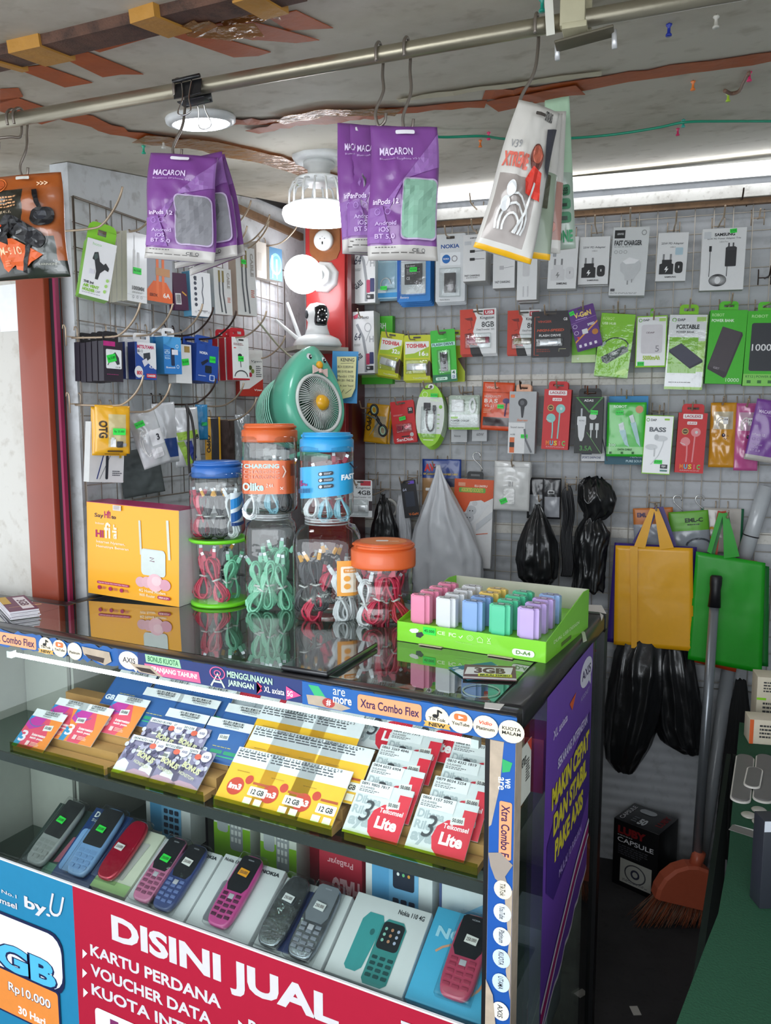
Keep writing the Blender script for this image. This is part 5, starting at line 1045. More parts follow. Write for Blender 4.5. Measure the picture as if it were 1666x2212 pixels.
lbox('cable_box','white 1000MM cable box with green tag, frontmost of the white stack',296,578,44,150,.17,.018,SW,kw,'c9c4b4',roll=2,n=3,hk=lhk(283,500,.20,'hook holding the white 1000MM cable boxes'),tagat=(.5,.55,.022,.014,0))
lbox('cable_box','orange and grey 6A cable box',345,600,56,106,.15,.02,'a3a6ae',[('p',[(0,.78),(.25,.58),(.75,.58),(1,.8),(1,1),(0,1)],'e8682e'),('r',.36,.1,.46,.9,'f07840'),('r',.58,.08,.68,.9,'f07840'),('r',.34,.3,.9,.46,'c89060'),('t','6A',.62,.8,.9,.9,'f6e8e0',.03),('t','EBOX',.1,.84,.4,.9,'6a2a1a',.02),('n',.4,.06,.8,.12,2,'3a3a3e')],'d8d5d0',roll=1,n=1,hk=lhk(345,520,.2,'hook behind the first purple pouch'))
lbox('cable_box','dark purple cable box with barcode between the 6A and the blue-edged box',390,630,30,80,.13,.02,'46143a',[('r',.1,.55,.5,.85,'e8e8e8'),('b',.14,.58,.46,.82,'202020'),('l',[(.6,.5),(.9,.6)],.08,'d8a040')],'58224c',roll=-4)
bx=[('r',.2+0,.1,.32,.2,'555a66')] +[('c',.24,.14+.12*i,.07,.04,'4a4e5a') for i in range(6)] +[('l',[(.6,.1),(.62,.3),(.55,.45),(.6,.6),(.58,.72)],.04,'6a6e78'),('n',.3,.86,.8,.9,1,'8a8a8e')] +icons(4,.9,'9a9aa0',.2,.85,.05,.02)
lbox('earphone_box','white cable box with a light blue side and small round icons',434,636,44,96,.16,.03,SW,bx,'6cb2d6',roll=-2,hk=lhk(440,565,.22,'hook left of the two golden cable boxes'))
def cb(a): return [('l',[(.3,.12),(.3,.55),(.4,.95)],.08,'55585c'),('l',[(.5,.12),(.5,.55),(.62,.97)],.08,'55585c'),('r',.25,.05,.36,.3,'8a7a4a'),('r',.46,.05,.57,.3,'8a7a4a'),('t','CABLE',.74,.08,.9,.42,'a09a92',.04,0,90),('n',.72,.62,.92,.74,4,'d06a50')]
lbox('cable_box','white CABLE box with orange foot, left of the pair',482,630,38,100,.16,.025,'d8d8d6',cb(0),'dcdcd8',roll=-2,hk=lhk(470,555,.22,'hook carrying the left golden CABLE box'))
lbox('cable_box','white CABLE box with pinkish side, right of the pair',532,608,42,148,.15,.03,'d8d8d6',cb(1),'c8b4a4',roll=-2,tagat=(.4,.22,.018,.012,0),hk=lhk(520,528,.24,'hook carrying the right golden CABLE box'))
lbox('earphone_box','beige narrow box left of the blue round-bud box',565,562,22,78,.06,.03,'d9d0c6',[('r',.1,.3,.5,.8,'c8beb4')],'cfc4b8')
lbox('earphone_box','small blue box with white earbuds in a green circle',596,571,28,70,.05,.03,'4a7292',[('c',.5,.5,.46,.34,'7cb0a8'),('c',.55,.5,.34,.26,'5a8a9a'),('r',.16,.25,.28,.55,'e8eef0'),('r',.5,.35,.62,.6,'e8eef0'),('l',[(.24,.5),(.22,.95)],.05,'e8eef0'),('l',[(.56,.6),(.56,.95)],.05,'e8eef0')],'d0c8bc',hk=lhk(588,530,.16,'hook carrying the small blue round-bud box'))
# row 2
pp=[('r',.0,.0,.6,.12,'c02a80'),('rr',.12,.2,.92,.68,.05,'eceeee'),('p',[(.45,.32),(.6,.26),(.78,.4),(.82,.56),(.68,.58),(.5,.42)],'3a3c40'),('l',[(.3,.5),(.2,.6)],.04,'505050'),('t','CK-08',.6,.62,.84,.66,'505050',.01),('n',.15,.82,.85,.85,1,'a03a70')]
lbox('earphone_box','black and pink box with white picture panel, frontmost of the dark stack',245,781,42,86,.24,.018,'2c2530',pp,'2a2630',roll=1,n=4,gap=.004,tab=M('1c1a1e',.5),tabw=.8,tabh=.022,tagat=(.4,.42,.022,.016,-15),hk=lhk(236,728,.3,'long hook holding the dark box stack'),blabel='dark purple-black box in the stack behind the pink-topped black box',group='dark boxes on one hook of the left wall')
lbox('battery_box','blue, white and red MITSUYAMA battery box',315,780,45,80,.20,.026,'ecedf0',[('p',[(0,.0),(.1,.0),(.1,.3),(.9,.7),(1,.72),(1,1),(0,1)],'2a52a8'),('p',[(.1,.0),(1,.0),(1,.7),(.5,.46),(.1,.2)],'eef0f2'),('t','MITSUYAMA',.1,.07,.92,.17,'c83060',.04),('t','BS-12',.12,.2,.36,.27,'303850',.02),('p',[(.38,.3),(.7,.26),(.72,.42),(.55,.5),(.4,.46)],'3c4048'),('c',.14,.8,.2,.16,'eef0f2'),('t','800',.04,.77,.3,.88,'d03040',.04),('t','4.2V',.64,.6,.92,.69,'f2f2f6',.03),('r',.5,.84,.96,.95,'d03040'),('t','CHARGER',.53,.865,.93,.925,'f4f4f4',.03),('p',[(.3,.5),(.52,.42),(.6,.56),(.4,.66)],'e0e0ea')],'1f2f6e',roll=0,n=1,gap=.01,tab=M('e8e8e8',.5),tabw=.8,tabh=.022,hk=lhk(307,725,.3,'long hook holding the MITSUYAMA boxes'))
lbox('earphone_box','light blue bluetooth earphone box with white tag',373,768,38,80,.20,.028,'2f82cc',[('p',[(0,0),(1,0),(1,.4),(0,.2)],'4aa0dc'),('rr',.4,.3,.6,.78,.04,'1c3050'),('t','HD 1.0',.04,.35,.34,.6,'c0e0f6',.02,0,90),('t','Bluetooth',.1,.8,.62,.85,'e8f4fc',.02),('r',.45,.34,.8,.48,'e0e2ec'),('o',.76,.25,.08,.05,.3,'d8ecf8'),('o',.76,.8,.08,.05,.3,'d8ecf8')],'3a8cc4',roll=-1,n=1,gap=.01,tab=M('e8e8e8',.5),tabw=.7,tabh=.022,hk=lhk(372,722,.3,'long hook holding the light blue boxes'),blabel='blue bluetooth box directly behind the light blue one')
lbox('earphone_box','white box with gold seal behind the light blue bluetooth box',397,786,34,84,.14,.03,'e6e6e4',[('r',.55,.04,.9,.2,'a88a4a')],'dcdcd8',tagat=(.6,.45,.022,.016,-8))
lbox('travel_adapter_box','dark blue NOKIA Travel Adapter box with green tag',448,785,48,80,.20,.034,'1f4aa0',[('t','NOKIA',.14,.2,.5,.27,'f0f4fc',.04),('p',[(.2,.5),(.5,.38),(.55,.44),(.28,.58)],'1a2036'),('rr',.4,.56,.7,.76,.04,'16202c'),('t','Travel Adapter',-.06,.04,.06,.05,'1f4aa0',.0),('n',.1,.84,.5,.88,1,'c8d4f0'),('rr',.6,.8,.84,.96,.03,'c8d4f0'),('rr',.64,.82,.8,.94,.03,'1f4aa0')],'1d449a',roll=4,tab=M('1f4aa0',.5),tabw=.8,tabh=.024,tagat=(.72,.38,.02,.016,0),n=1,gap=.012,hk=lhk(446,732,.32,'dark long hook holding the NOKIA boxes',HOOKD))
mb=MB(); draw(mb,[('t','Travel Adapter',.18,.1,.8,.9,'dfe8fa',.02,0,-90)],.03,H,0);
lbox('earphone_box','white earphone box with red sides and round cable picture',520,775,36,92,.22,.022,'ecebea',[('n',.1,.14,.8,.2,2,'8a3a3a'),('r',.4,.04,.7,.08,'303030'),('r',.1,.24,.24,.26,'d03030'),('c',.45,.42,.12,.04,'303036'),('l',[(.45,.42),(.5,.7)],.04,'46464a')] +[('l',arc(.5,.92,.38,.14,0,180),.05,'46464a'),('r',0,.96,1,1,'c02a3a')],'c0202c',roll=-1,tab=M('c0202c',.5),tabw=.9,tabh=.026,tagat=(.5,.5,.02,.014,0),n=2,gap=.006,hk=lhk(512,729,.32,'long hook at the right end of the middle row'),blabel='red box in the short stack behind the white earphone box',group='red boxes on one hook of the left wall')
o,W,H=lbox('powder_box','white carton with a red foot and a flower picture, left of the fan',543,806,50,100,.07,.05,'ecebe8',[('p',[(0,.86),(.4,.84),(1,.62),(1,1),(0,1)],'b83022'),('t','Vgen',.5,.22,.95,.28,'4a5058',.0,.2)] +[('c',.42+.14*math.cos(a),.46+.08*math.sin(a),.07,.05,c_) for a,c_ in zip((0,1.26,2.5,3.77,5.),('8a9a40','c02040','3a3a30','7a2a50','5a6a30'))] +[('n',.7,.34,.95,.6,6,'6a6a6e'),('t','Vgen',.6,.84,.95,.9,'f0e8e0',.02)],'b83022',yaw=-35)
# row 3
SV=M('c8cacc',.25,.1,coat=.5,var=.1,scale=60,name='silver_pouch')
def lp(label,cx,cy,w_,h_,d,regions,spec,**k):
    nm=k.pop('nm','adapter_pouch'); return pouch(nm,label,'pouch','l',cx,cy,w_,h_,d,regions,spec,yaw=k.pop('yaw',-38),**k)
lp('yellow OTG adapter pouch with green tag',243,928,76,104,.24,[(0,0,1,1,YP),(.38,.2,.9,.88,M('cdbb86',.2,coat=.6,var=.2,scale=50))],[('t','OTG',.1,.32,.34,.68,'3a2a10',.04,0,90),('r',.42,.7,.58,.86,'f0f0ee'),('r',.44,.66,.54,.72,'f0f0ee'),('rr',.6,.74,.78,.87,.02,'3a3a3c'),('r',.78,.78,.88,.84,'a8a8aa'),('rr',.34,.93,.78,.97,.02,'5a4010')],roll=2,seed=31,tagat=(.66,.54,.026,.014,0),n=2,gap=.03,hk=lhk(243,876,.34,'long curved hook holding the yellow OTG pouches'))
lp('clear zip pouch marked 3 with white charger and cable, hanging tilted',322,948,62,122,.22,[(0,0,1,1,SV),(0,.08,1,.11,M('aeb0b2',.4)),(.5,.38,.98,.62,'e6e6e8')],[('t','3',.72,.44,.84,.56,'2a2c38',.03),('l',arc(.3,.55,.16,.22,60,300),.03,'e8e8e6'),('l',arc(.3,.6,.1,.2,60,300),.03,'e8e8e6'),('rr',.4,.68,.8,.86,.05,'e0e0e2')],roll=-17,seed=32,wr=.004,bulge=.014,tagat=(.3,.2,.022,.013,-6),hk=lhk(302,890,.34,'long curved hook holding the clear charger pouch'))
lp('milky pouch with blue item behind the battery pouch',360,935,50,130,.12,[(0,0,1,1,SV),(.3,.6,.9,.9,M('2a4a8c',.4))],[],roll=-6,seed=33)
lp('clear pouch with green batteries and black cable in front',403,944,56,128,.2,[(0,0,1,1,SV)],[('p',[(.1,.42),(.9,.38),(.94,.5),(.14,.56)],'9fc64a'),('p',[(.1,.58),(.32,.56),(.66,.94),(.4,.98)],'9cc44c'),('p',[(.4,.58),(.62,.56),(.8,.86),(.62,.9)],'2a3a8a'),('t','B',.82,.46,.94,.54,'2a2a2e',.03)],roll=-3,seed=34,wr=.003,bulge=.012,hk=lhk(402,874,.3,'dark hook holding the battery pouch',HOOKD))
cbm=MB(); a=lw(402,874,.115)
for s in (-1,1): cbm.tube(smooth([a,a+V((.01,s*.006,-.03)),a+V((.014,s*.012,-.09)),a+V((.012,s*.010,-.14)),a+V((.01,s*.004,-.175))]),.0032,M('2c2828',.5),8)
tag(cbm.build('black_cable'),'short black looped cable hanging in front of the battery pouch','cable')
lp('blue small pouch between the battery pouch and the yellow pen pack',436,912,26,76,.10,[(0,0,1,1,M('2b84b8',.35,coat=.4))],[('r',.4,.5,.9,.6,'30c070')],seed=35)
lp('yellow OPPO pen pack with black stylus, above the blue jar lid',460,950,34,98,.12,[(0,0,1,1,YP),(.4,0,.85,1,M('2c2a30',.3,coat=.3))],[('t','OPPO',.08,.4,.32,.78,'2a2010',.03,0,90)],seed=36,nm='stylus_pack',wr=.0005,bulge=.004)
lp('dark brown hanging cloth strips right of the yellow pen pack',492,955,30,95,.14,[(0,0,1,1,M('3a2a26',.8))],[],seed=37,nm='cloth_strip',wr=.004,bulge=.006,hk=lhk(492,908,.22,'hook holding the brown strips above the jars'))
lp('crinkled clear bag just left of the orange jar lid',525,950,34,110,.06,[(0,0,1,1,M('a8adb0',.2,.2,coat=.6,var=.2,scale=50))],[],seed=38,nm='clear_bag',wr=.008,bulge=.012)
lbox('earphone_box','white box with blue stylus picture hanging behind the yellow OTG pouch',232,978,74,128,.13,.02,'dcdcdc',[('l',[(.22,.95),(.45,.4)],.03,'2a3a7a'),('l',[(.3,.95),(.66,.45)],.012,'50505a'),('rr',.46,.55,.54,.95,.03,'2a2c34'),('n',.66,.8,.95,.9,3,'50505a'),('r',.85,.5,.92,.58,'c8a83a')],'c8c8c6',roll=5)
# grey dangling cloth behind
lp('dark grey cloth hanging low on the left wall behind the pouches',305,1020,90,100,.03,[(0,0,1,1,M('4c5252',.9,var=.2))],[],seed=39,nm='grey_cloth',wr=.006,bulge=.01,roll=-8)
for i,(hx,hy,L,l,m) in enumerate(((480,500,.22,'bare hook behind the first purple pouches, upper',None),(520,540,.26,'bare hook left of the small blue box',None),(398,725,.28,'bare dark double hook in the middle row',HOOKD),(556,775,.3,'long bare hook pointing at the camera device',None),(465,878,.22,'bare hook near the cloth strips',None))):
    hook('l',hx,hy,.05,L,l,'hooks on the left wall grid',m)
# ================================================================== POUCHES ON THE PIPE
def shook(px,loy,label,dy=0.):
    """wire hook over the pipe at column px, eye at pixel (lx,ly)"""
    lx,ly=loy; P=pipe_at(px); n=cH
    E=hit(lx,ly,P,cH) -cH*.0
    perp=pd.cross(V((0,0,1))).normalized()
    pts=[P+perp*.013+V((0,0,-.012)),P+perp*.014+V((0,0,.004)),P+V((0,0,.0145)),P-perp*.014+V((0,0,.004))]
    m_=P.lerp(E,.5)
    pts += [P-perp*.012+V((0,0,-.02)),m_+pd*.004-perp*.005,E+V((0,0,.018)) -pd*.004,E+V((0,0,0)),E+pd*.008+V((0,0,.004)),E+pd*.010+V((0,0,.014))]
    o=MB().tube(smooth(pts,6),.0021,M('8e857c',.35,.7,name='wire_hook'),8).build('wire_hook'); tag(o,label,'hook','wire hooks over the pipe'); return E
fn_=-cH
PURP2=M('7e4690',.3,coat=.4,var=.06,bump=.15,bscale=25,name='purple_pouch_foil')
def mac(label,cx,cy,w_,h_,P,yaw,roll,seed,win,names=None):
    sp=[('p',[(1.,.05),(1.,.3),(.5,.4),(.3,.62),(.2,.6),(.62,.3)],'9263a8'),('p',[(0,.62),(.2,.6),(.34,.88),(0,.88)],'8a5aa2')] +macaron()
    reg=[(0,0,1,1,PURP2),(0,.88,1,1,MILK)]
    sp += [('rr',.46,.40,.98,.86,.07,'b8a4c4'),('rr',.475,.412,.965,.848,.07,win)]
    sp += [('rr',.36,.045,.64,.075,.02,'e8e4ea')]
    sp += [('t','CE',.62,.925,.72,.95,'3a3a3c',.02),('o',.78,.94,.025,.015,.3,'3a3a3c'),('n',.1,.915,.5,.93,1,'55504c'),('n',.05,.955,.9,.97,1,'55504c')]
    return pouch('earphone_pouch',label,'pouch','b',cx,cy,w_,h_,0,reg,sp,roll=roll,seed=seed,P=P,nrm=rotN(fn_,yaw),bulge=.014,wr=.0035,taper=.06,wave=.004,ns=(20,28))
E1=shook(388,(380,347),'wire hook over the pipe carrying the left purple pouches')
E1b=E1-cH*.006
P1=hit(392,450,E1b,cH)
G_=M('7e7d82',.6,name='grey_case'); MINT=M('86b09a',.6,name='mint_case')
mac('purple MACARON earphone pouch with grey case, in front on the left hook',382,451,152,228,P1,-4,5,41,G_)
mac('purple MACARON pouch swinging right behind the front one on the left hook',432,455,140,226,hit(432,455,E1b+cH*.035,cH),-16,-7,42,G_)
mac('purple MACARON pouch at the back of the left hook, showing its right edge',452,465,130,220,hit(452,465,E1b+cH*.065,cH),-24,-12,43,G_)
E2=shook(820,(818,272),'wire hook over the pipe, left of the middle pair'); E3=shook(880,(877,285),'wire hook over the pipe, right of the middle pair')
P2=hit(872,420,E3-cH*.006,cH)
mac('purple MACARON earphone pouch with mint case, in front on the middle hooks',873,408,152,290,P2,4,0,44,MINT)
mac('purple MACARON pouch directly behind the mint one, showing its left edge',822,412,128,276,hit(815,410,P2+cH*.035,cH),10,0,45,MINT)
mac('purple MACARON pouch hanging leftmost on the middle hooks',775,412,82,282,hit(773,411,P2+cH*.045,cH),26,-2,46,G_)
# white / yellow earphone pouch on the right hook
E4=shook(1112+48,(1130,250),'bent wire hook over the pipe beside the bracket')
YB=M('e8b020',.35,coat=.3,name='yellow_edge_foil'); WF=M('cfcbc4',.3,coat=.5,var=.05,name='pearl_foil')
P4=hit(1125,392,E4-cH*.006,cH)
wsp=[('t','EXTRA BASS',.66,.03,.84,.1,'2a2a2c',.03),('t','V39',.1,.28,.3,.33,'8a8a8c',.0),('t','XTREME',.04,.36,.5,.46,'d86a5a',.04),('c',.66,.36,.14,.09,'6a3a30'),('c',.66,.34,.11,.06,'b8604a'),('p',[(.5,.52),(.62,.42),(.82,.44),(.86,.62),(.56,.6)],'d83a2c'),('p',[(.76,.16),(1,.12),(1,.46),(.86,.4)],'3a3a42'),('l',arc(.42,.78,.26,.16,-30,210),.035,'e8e8e6'),('l',arc(.42,.8,.2,.12,-30,210),.035,'dededc'),('l',arc(.42,.82,.13,.08,-30,210),.035,'e8e8e6'),('l',[(.7,.52),(.62,.72),(.5,.86)],.04,'e4e4e2'),('c',.28,.6,.08,.05,'e6e6e6'),('c',.24,.7,.08,.05,'e6e6e6'),('rr',.4,.075,.62,.1,.02,'4a4440')]
pouch('earphone_pouch','pearly EXTRA BASS earphone pouch with yellow bottom edge, in front on the right hook','pouch','b',0,0,132,332,0,[(0,0,1,1,WF),(0,.95,1,1,YB),(.08,.5,.8,.94,M('a09690',.2,.1,coat=.6,var=.1))],wsp,roll=14,seed=47,P=P4,nrm=rotN(fn_,8),bulge=.016,wr=.003,taper=.3,wave=.004,ns=(18,28))
pouch('earphone_pouch','second pearly pouch with yellow bottom edge behind the front one','pouch','b',0,0,118,318,0,[(0,0,1,1,WF),(0,.95,1,1,YB),(.4,.4,1,.94,M('8e9a86',.3,coat=.5))],[('rr',.6,.44,.84,.66,.02,'4a4a38'),('t','LE',.6,.34,.82,.38,'c8c8b8',.03)],roll=7,seed=48,P=hit(1152,400,P4+cH*.035,cH),nrm=rotN(fn_,-2),bulge=.012,wr=.003,taper=.3,ns=(14,24))
pouch('earphone_pouch','pouch with pink buds between the yellow-edged and the green pouch','pouch','b',0,0,84,306,0,[(0,0,1,1,WF),(.4,.5,1,.92,M('b08478',.25,coat=.5))],[('l',[(.7,.56),(.72,.8)],.08,'c88c80'),('c',.72,.82,.14,.04,'d89c90')],roll=3,seed=49,P=hit(1180,396,P4+cH*.065,cH),nrm=rotN(fn_,-14),bulge=.012,wr=.003,taper=.25,ns=(12,22))
pouch('earphone_pouch','green and clear pouch at the back of the right hook with BASS BOOST squares','pouch','b',0,0,76,328,0,[(0,0,1,1,M('a7c4a8',.3,coat=.5)),(0,.5,1,1,M('9aa89a',.28,coat=.5))],[('rr',.5,.58+.09*i,.92,.65+.09*i,.08,'3c7a56') for i in range(3)] +[('t','BASS',.56,.6,.86,.625,'16301f',.03),('t','BOOST',.56,.63,.86,.645,'16301f',.03),('r',.6,.705,.82,.725,'16301f'),('r',.6,.79,.82,.815,'16301f'),('t','ZONE',.3,.88,.95,.96,'2c8a58',.04)],roll=-2,seed=50,P=hit(1205,378,P4+cH*.095,cH),nrm=rotN(fn_,-22),bulge=.008,wr=.002,taper=.3,ns=(12,24))
# far left orange pouch
E5=shook(44,(50,385),'wire hook over the pipe at the far left carrying the orange pouch')
shook(30,(-12,330),'second wire hook leaving the frame at the far left')
P5=hit(55,492,E5-cH*.006,cH)
M9=M('c2602a',.25,coat=.6,var=.1,name='orange_clear_foil')
pouch('microphone_pouch','orange and black M-910 microphone pouch at the left image edge','pouch','b',0,0,172,226,0,[(0,0,1,1,M('a85826',.3,coat=.5,var=.15,name='orange_clear_foil')),(0,.16,.56,1,M('2a2a22',.3,coat=.5,var=.2)),(.5,.6,.88,1,M('2c332a',.25,coat=.6,var=.3,scale=40)),(.88,.86,1,1,M('2c332a',.25,coat=.6,var=.3,scale=40))],
      [('o',.26,.1,.08,.07,.16,'e87a3a'),('c',.26,.1,.06,.05,'c05a28'),('t','>>>',.72,.09,.86,.13,'f0c8a0',.03),('n',.14,.22,.5,.34,4,'d8a070'),('t','h.ll.t.i.',.2,.36,.44,.39,'d8c0a0',.0),
       ('l',[(.7,.17),(.75,.34)],.05,'17161a'),('rr',.66,.34,.92,.52,.08,'17161a'),('rr',.69,.37,.84,.46,.05,'2c2e36'),('l',[(.44,.5),(.7,.64)],.2,'161518'),('l',[(.48,.48),(.68,.585)],.02,'3c3e46'),('c',.42,.49,.1,.08,'161518'),('c',.72,.65,.1,.08,'1f1e22'),
       ('p',[(.2,.48),(.42,.48),(.42,.72),(.2,.72)],'141316'),('rr',.21,.5,.33,.53,.02,'d84a20'),('rr',.21,.54,.33,.57,.02,'c8c8c8'),('p',[(.24,.64),(.4,.7),(.42,.65),(.48,.65),(.78,.8),(.5,.94),(.42,.92),(.42,.88),(.3,.94),(.26,.9)],'d8602a'),('t','M-910',.28,.72,.54,.79,'f2c49a',.02),('n',.3,.84,.4,.9,3,'e89060'),
       ('l',[(.64,.7),(.58,.84),(.52,.96)],.05,'141316'),('t','EARPHONE',.72,.88,.92,.9,'b8b8a8',.0),('rr',.5,.045,.66,.075,.01,'d8d8d0')],roll=-3,seed=51,P=P5,nrm=rotN(fn_,-4),bulge=.02,wr=.005,wave=.003,film=(.35,.15,.98,.95),ns=(20,26))
# binder clip on the pipe
c=pipe_at(416); o=empty('binder_clip','black binder clip gripping the pipe above the round panel lamp','clip',Matrix.Translation(c) @ Matrix.Rotation(math.atan2(pd.y,pd.x),4,'Z') @ Matrix.Rotation(-.06,4,'Y'))
mb=MB(); BK=M('1c1c1e',.3,coat=.3,name='clip_black')
mb.box((0,-.0128,-.006),(.042,.0015,.022),BK,Matrix.Rotation(-.25,3,'X'),.0005); mb.box((0,.0128,-.006),(.042,.0015,.022),BK,Matrix.Rotation(.25,3,'X'),.0005); mb.box((0,0,-.0175),(.042,.017,.0015),BK,ch=.0004)
for s in (-1,1): mb.tube([(-.021,s*.0145,.007),(.021,s*.0145,.007)],.0028,BK,10)
mb.build('clip_body',o)
for s in (-1,1):
    MB().tube(smooth([(-.008,s*.014,.004),(-.005,s*.02,-.02),(-.010,s*.026,-.04),(0,s*.027,-.045),(.01,s*.026,-.04),(.005,s*.02,-.02),(.008,s*.014,.004)]),.001,CHROME,6).build('wire_handle',o)
# white strap by the bracket
A_=pipe_at(1188); mb=MB(); mb.prism([A_+V((-.006,-.012,.05)),A_+V((.004,-.012,.05)),A_+V((.010,-.013,-.018)),A_+V((.0,-.013,-.018))],(0,-.001,0),'dedccf')
tag(mb.build('white_strap'),'short white plastic strap hanging over the pipe left of the bracket','strap')
# ================================================================== FAN
fc=bw(683,874,.50)
fo=empty('desk_fan','mint green bird-shaped fan with a bow tie and yellow hub','fan',frame(fc,rotN(-cH,48),9,-12) @ Matrix.Scale(1.12,4))
MT=M('5db89a',.3,coat=.4,var=.03,name='mint_plastic'); MTD=M('2f7a62',.4,name='dark_mint'); GRL=M('cfd3cf',.3,coat=.3,name='grey_grille')
# shell outline (front face plane x,z) egg with a head; origin = hub
s_=.00155
def egg(a):
    x=.098*math.cos(a); z=.098*math.sin(a)
    if z > 0: z *= 1.55; x *= (1-.42*(z/.152) ** 2.2)
    return x,z
mb=MB(); n=56; ring=[egg(2*PI*i/n) for i in range(n)]
hole=[(.069*math.cos(2*PI*i/n),.069*math.sin(2*PI*i/n)) for i in range(n)]
lay=[(1.0,.0,ring),(1.02,.012,ring),(1.0,.045,ring),(.93,.068,ring)]
vs=[(x,-.006,z) for x,z in hole] +[((x+hx) /2,-.014,(z+hz) /2) for (x,z),(hx,hz) in zip(ring,hole)]
for k_,y_,r_ in lay: vs += [(x*k_,y_,z*k_) for x,z in r_]
vs += [(x*1.15,.066,z*1.15) for x,z in hole]
L_=2+len(lay) +1; fs=[]
for j in range(L_-1):
    for i in range(n): i2=(i+1) % n; fs.append((j*n+i,j*n+i2,(j+1) *n+i2,(j+1) *n+i))
fs += [((L_-1) *n+i,(L_-1) *n+(i+1) % n,(i+1) % n,i) for i in range(n)]
mb.add(vs,fs,MT,True); mb.build('fan_shell',fo)
mb=MB(); mb.tube([(.072*math.cos(a),-.0115,.072*math.sin(a)) for a in [2*PI*i/48 for i in range(48)]],.0048,GRL,8,closed=True); mb.build('grille_ring',fo)
for i in range(60):
    a=2*PI*i/60
    if i == 0:
        mb=MB(); mb.tube([(.018,-.022,0),(.04,-.021,.007),(.06,-.015,.017),(.066,-.009,.021)],.0009,GRL,5); w0=mb.build('grille_wire',fo); ww=w0
    else: ww=w0.copy(); COL.objects.link(ww); ww.parent=fo
    ww.rotation_euler=(0,a,0)
mb=MB(); mb.lathe([(0,.036),(.012,.036),(.019,.028),(.021,.02),(.02,.012),(.0,.012)],M('e0a81e',.35,coat=.3),12,rot=Matrix.Rotation(PI/2,3,'X')); mb.build('hub_cap',fo)
for i in range(5):
    a=2*PI*i/5; R_=Matrix.Rotation(a,3,'Y'); mb=MB(); vs=[]
    for q in range(5):
        r=.016+.011*q
        for t_ in (-1,1): p_=R_ @ V((r,.012+t_*.006,t_*(.008+.004*q))); vs.append(p_)
    mb.add(vs,[(2*k,2*k+1,2*k+3,2*k+2) for k in range(4)],M('8fa09a',.3,coat=.3)); mb.build('fan_blade',fo)
# rear cage
for i in range(12):
    a=PI*i/17; mb=MB()
    y0=.071+.098*i/12; r=.095*math.cos(math.asin(min(1,(y0-.071) /.115*.95)))
    mb.tube([(r*math.cos(b),y0,r*math.sin(b)) for b in [2*PI*k/36 for k in range(36)]],.0016,M('9adcc4',.35,coat=.3),6,closed=True); mb.build('cage_ring',fo)
mb=MB(); mb.lathe([(.088,-.072),(.084,-.09),(.07,-.12),(.044,-.142),(0,-.15)],MTD,32,rot=Matrix.Rotation(PI/2,3,'X')); mb.build('motor_housing',fo)
for s,nm in ((-1,'eye'),(1,'eye')):
    e=MB(); e.lathe([(0,.0175),(.0065,.017),(.0085,.012),(0,.011)],'c9cfcf',20,c=(s*.024,.006,.116),rot=Matrix.Rotation(PI/2,3,'X'),sy=1.3); e.lathe([(0,.019),(.0045,.0185),(.005,.014),(0,.013)],'141418',16,c=(s*.024,.006,.116),rot=Matrix.Rotation(PI/2,3,'X'),sy=1.2); e.lathe([(0,.0205),(.0015,.02),(.0018,.016),(0,.015)],'ffffff',10,c=(s*.024+.001,.006,.117),rot=Matrix.Rotation(PI/2,3,'X')); e.build('eye',fo)
mb=MB(); mb.lathe([(0,-.011),(.006,-.007),(.0085,0),(.006,.007),(0,.011)],'e2a61c',16,c=(.004,-.013,.100),sx=1.3,sy=1.1,rot=Matrix.Rotation(PI/2,3,'Y')); mb.build('beak',fo)
mb=MB(); y=-.0195
for s in (-1,1): mb.prism([(.002,y,.085),(s*.024+.002,y,.094),(s*.024+.002,y,.072),] if s > 0 else [(.002,y,.085),(-.022,y,.072),(-.022,y,.094)],(0,.004,0),'e0c4bc')
mb.box((.002,y,.083),(.009,.007,.011),'dcb8b0',ch=.002); mb.build('bow_tie',fo)
# stand foot
mb=MB(); mb.box((0,.03,-.105),(.05,.03,.04),MT,ch=.008); mb.box((0,.03,-.128),(.09,.06,.012),MT,ch=.004); mb.build('fan_stand',fo)
# ================================================================== SECURITY CAMERA DEVICE + SHELF + NOTE
sc_=bw(686,708,.24)
co=empty('security_camera','white pan-tilt security camera with black face and ring of small lights','camera',frame(sc_,rotN(-cH,26)))
k=1.15
mb=MB(); mb.lathe([(.0,-.052*k),(.062*k,-.052*k),(.066*k,-.045*k),(.058*k,-.03*k),(.036*k,-.02*k),(0,-.019*k)],WHITE,40); mb.build('base',co)
mb=MB(); mb.lathe([(.034*k,-.019*k),(.028*k,-.002*k),(.026*k,.014*k),(.031*k,.026*k),(.033*k,.036*k),(.030*k,.05*k),(.02*k,.062*k),(.0,.067*k)],WHITE,40); mb.build('head',co)
mb=MB(); mb.box((0,-.024*k,.030*k),(.036*k,.024*k,.056*k),M('0c0d10',.1,coat=.6),ch=.011*k); mb.build('face_panel',co)
mb=MB(); mb.lathe([(0,.002),(.007,.002),(.008,0),(0,0)],M('1c1c22',.2),20,c=(0,-.0365*k,.03*k),rot=Matrix.Rotation(PI/2,3,'X')); mb.lathe([(0,.003),(.004,.003),(.0045,.001),(0,.001)],M('05060a',.05,coat=1.),16,c=(0,-.0365*k,.03*k),rot=Matrix.Rotation(PI/2,3,'X')); mb.build('lens',co)
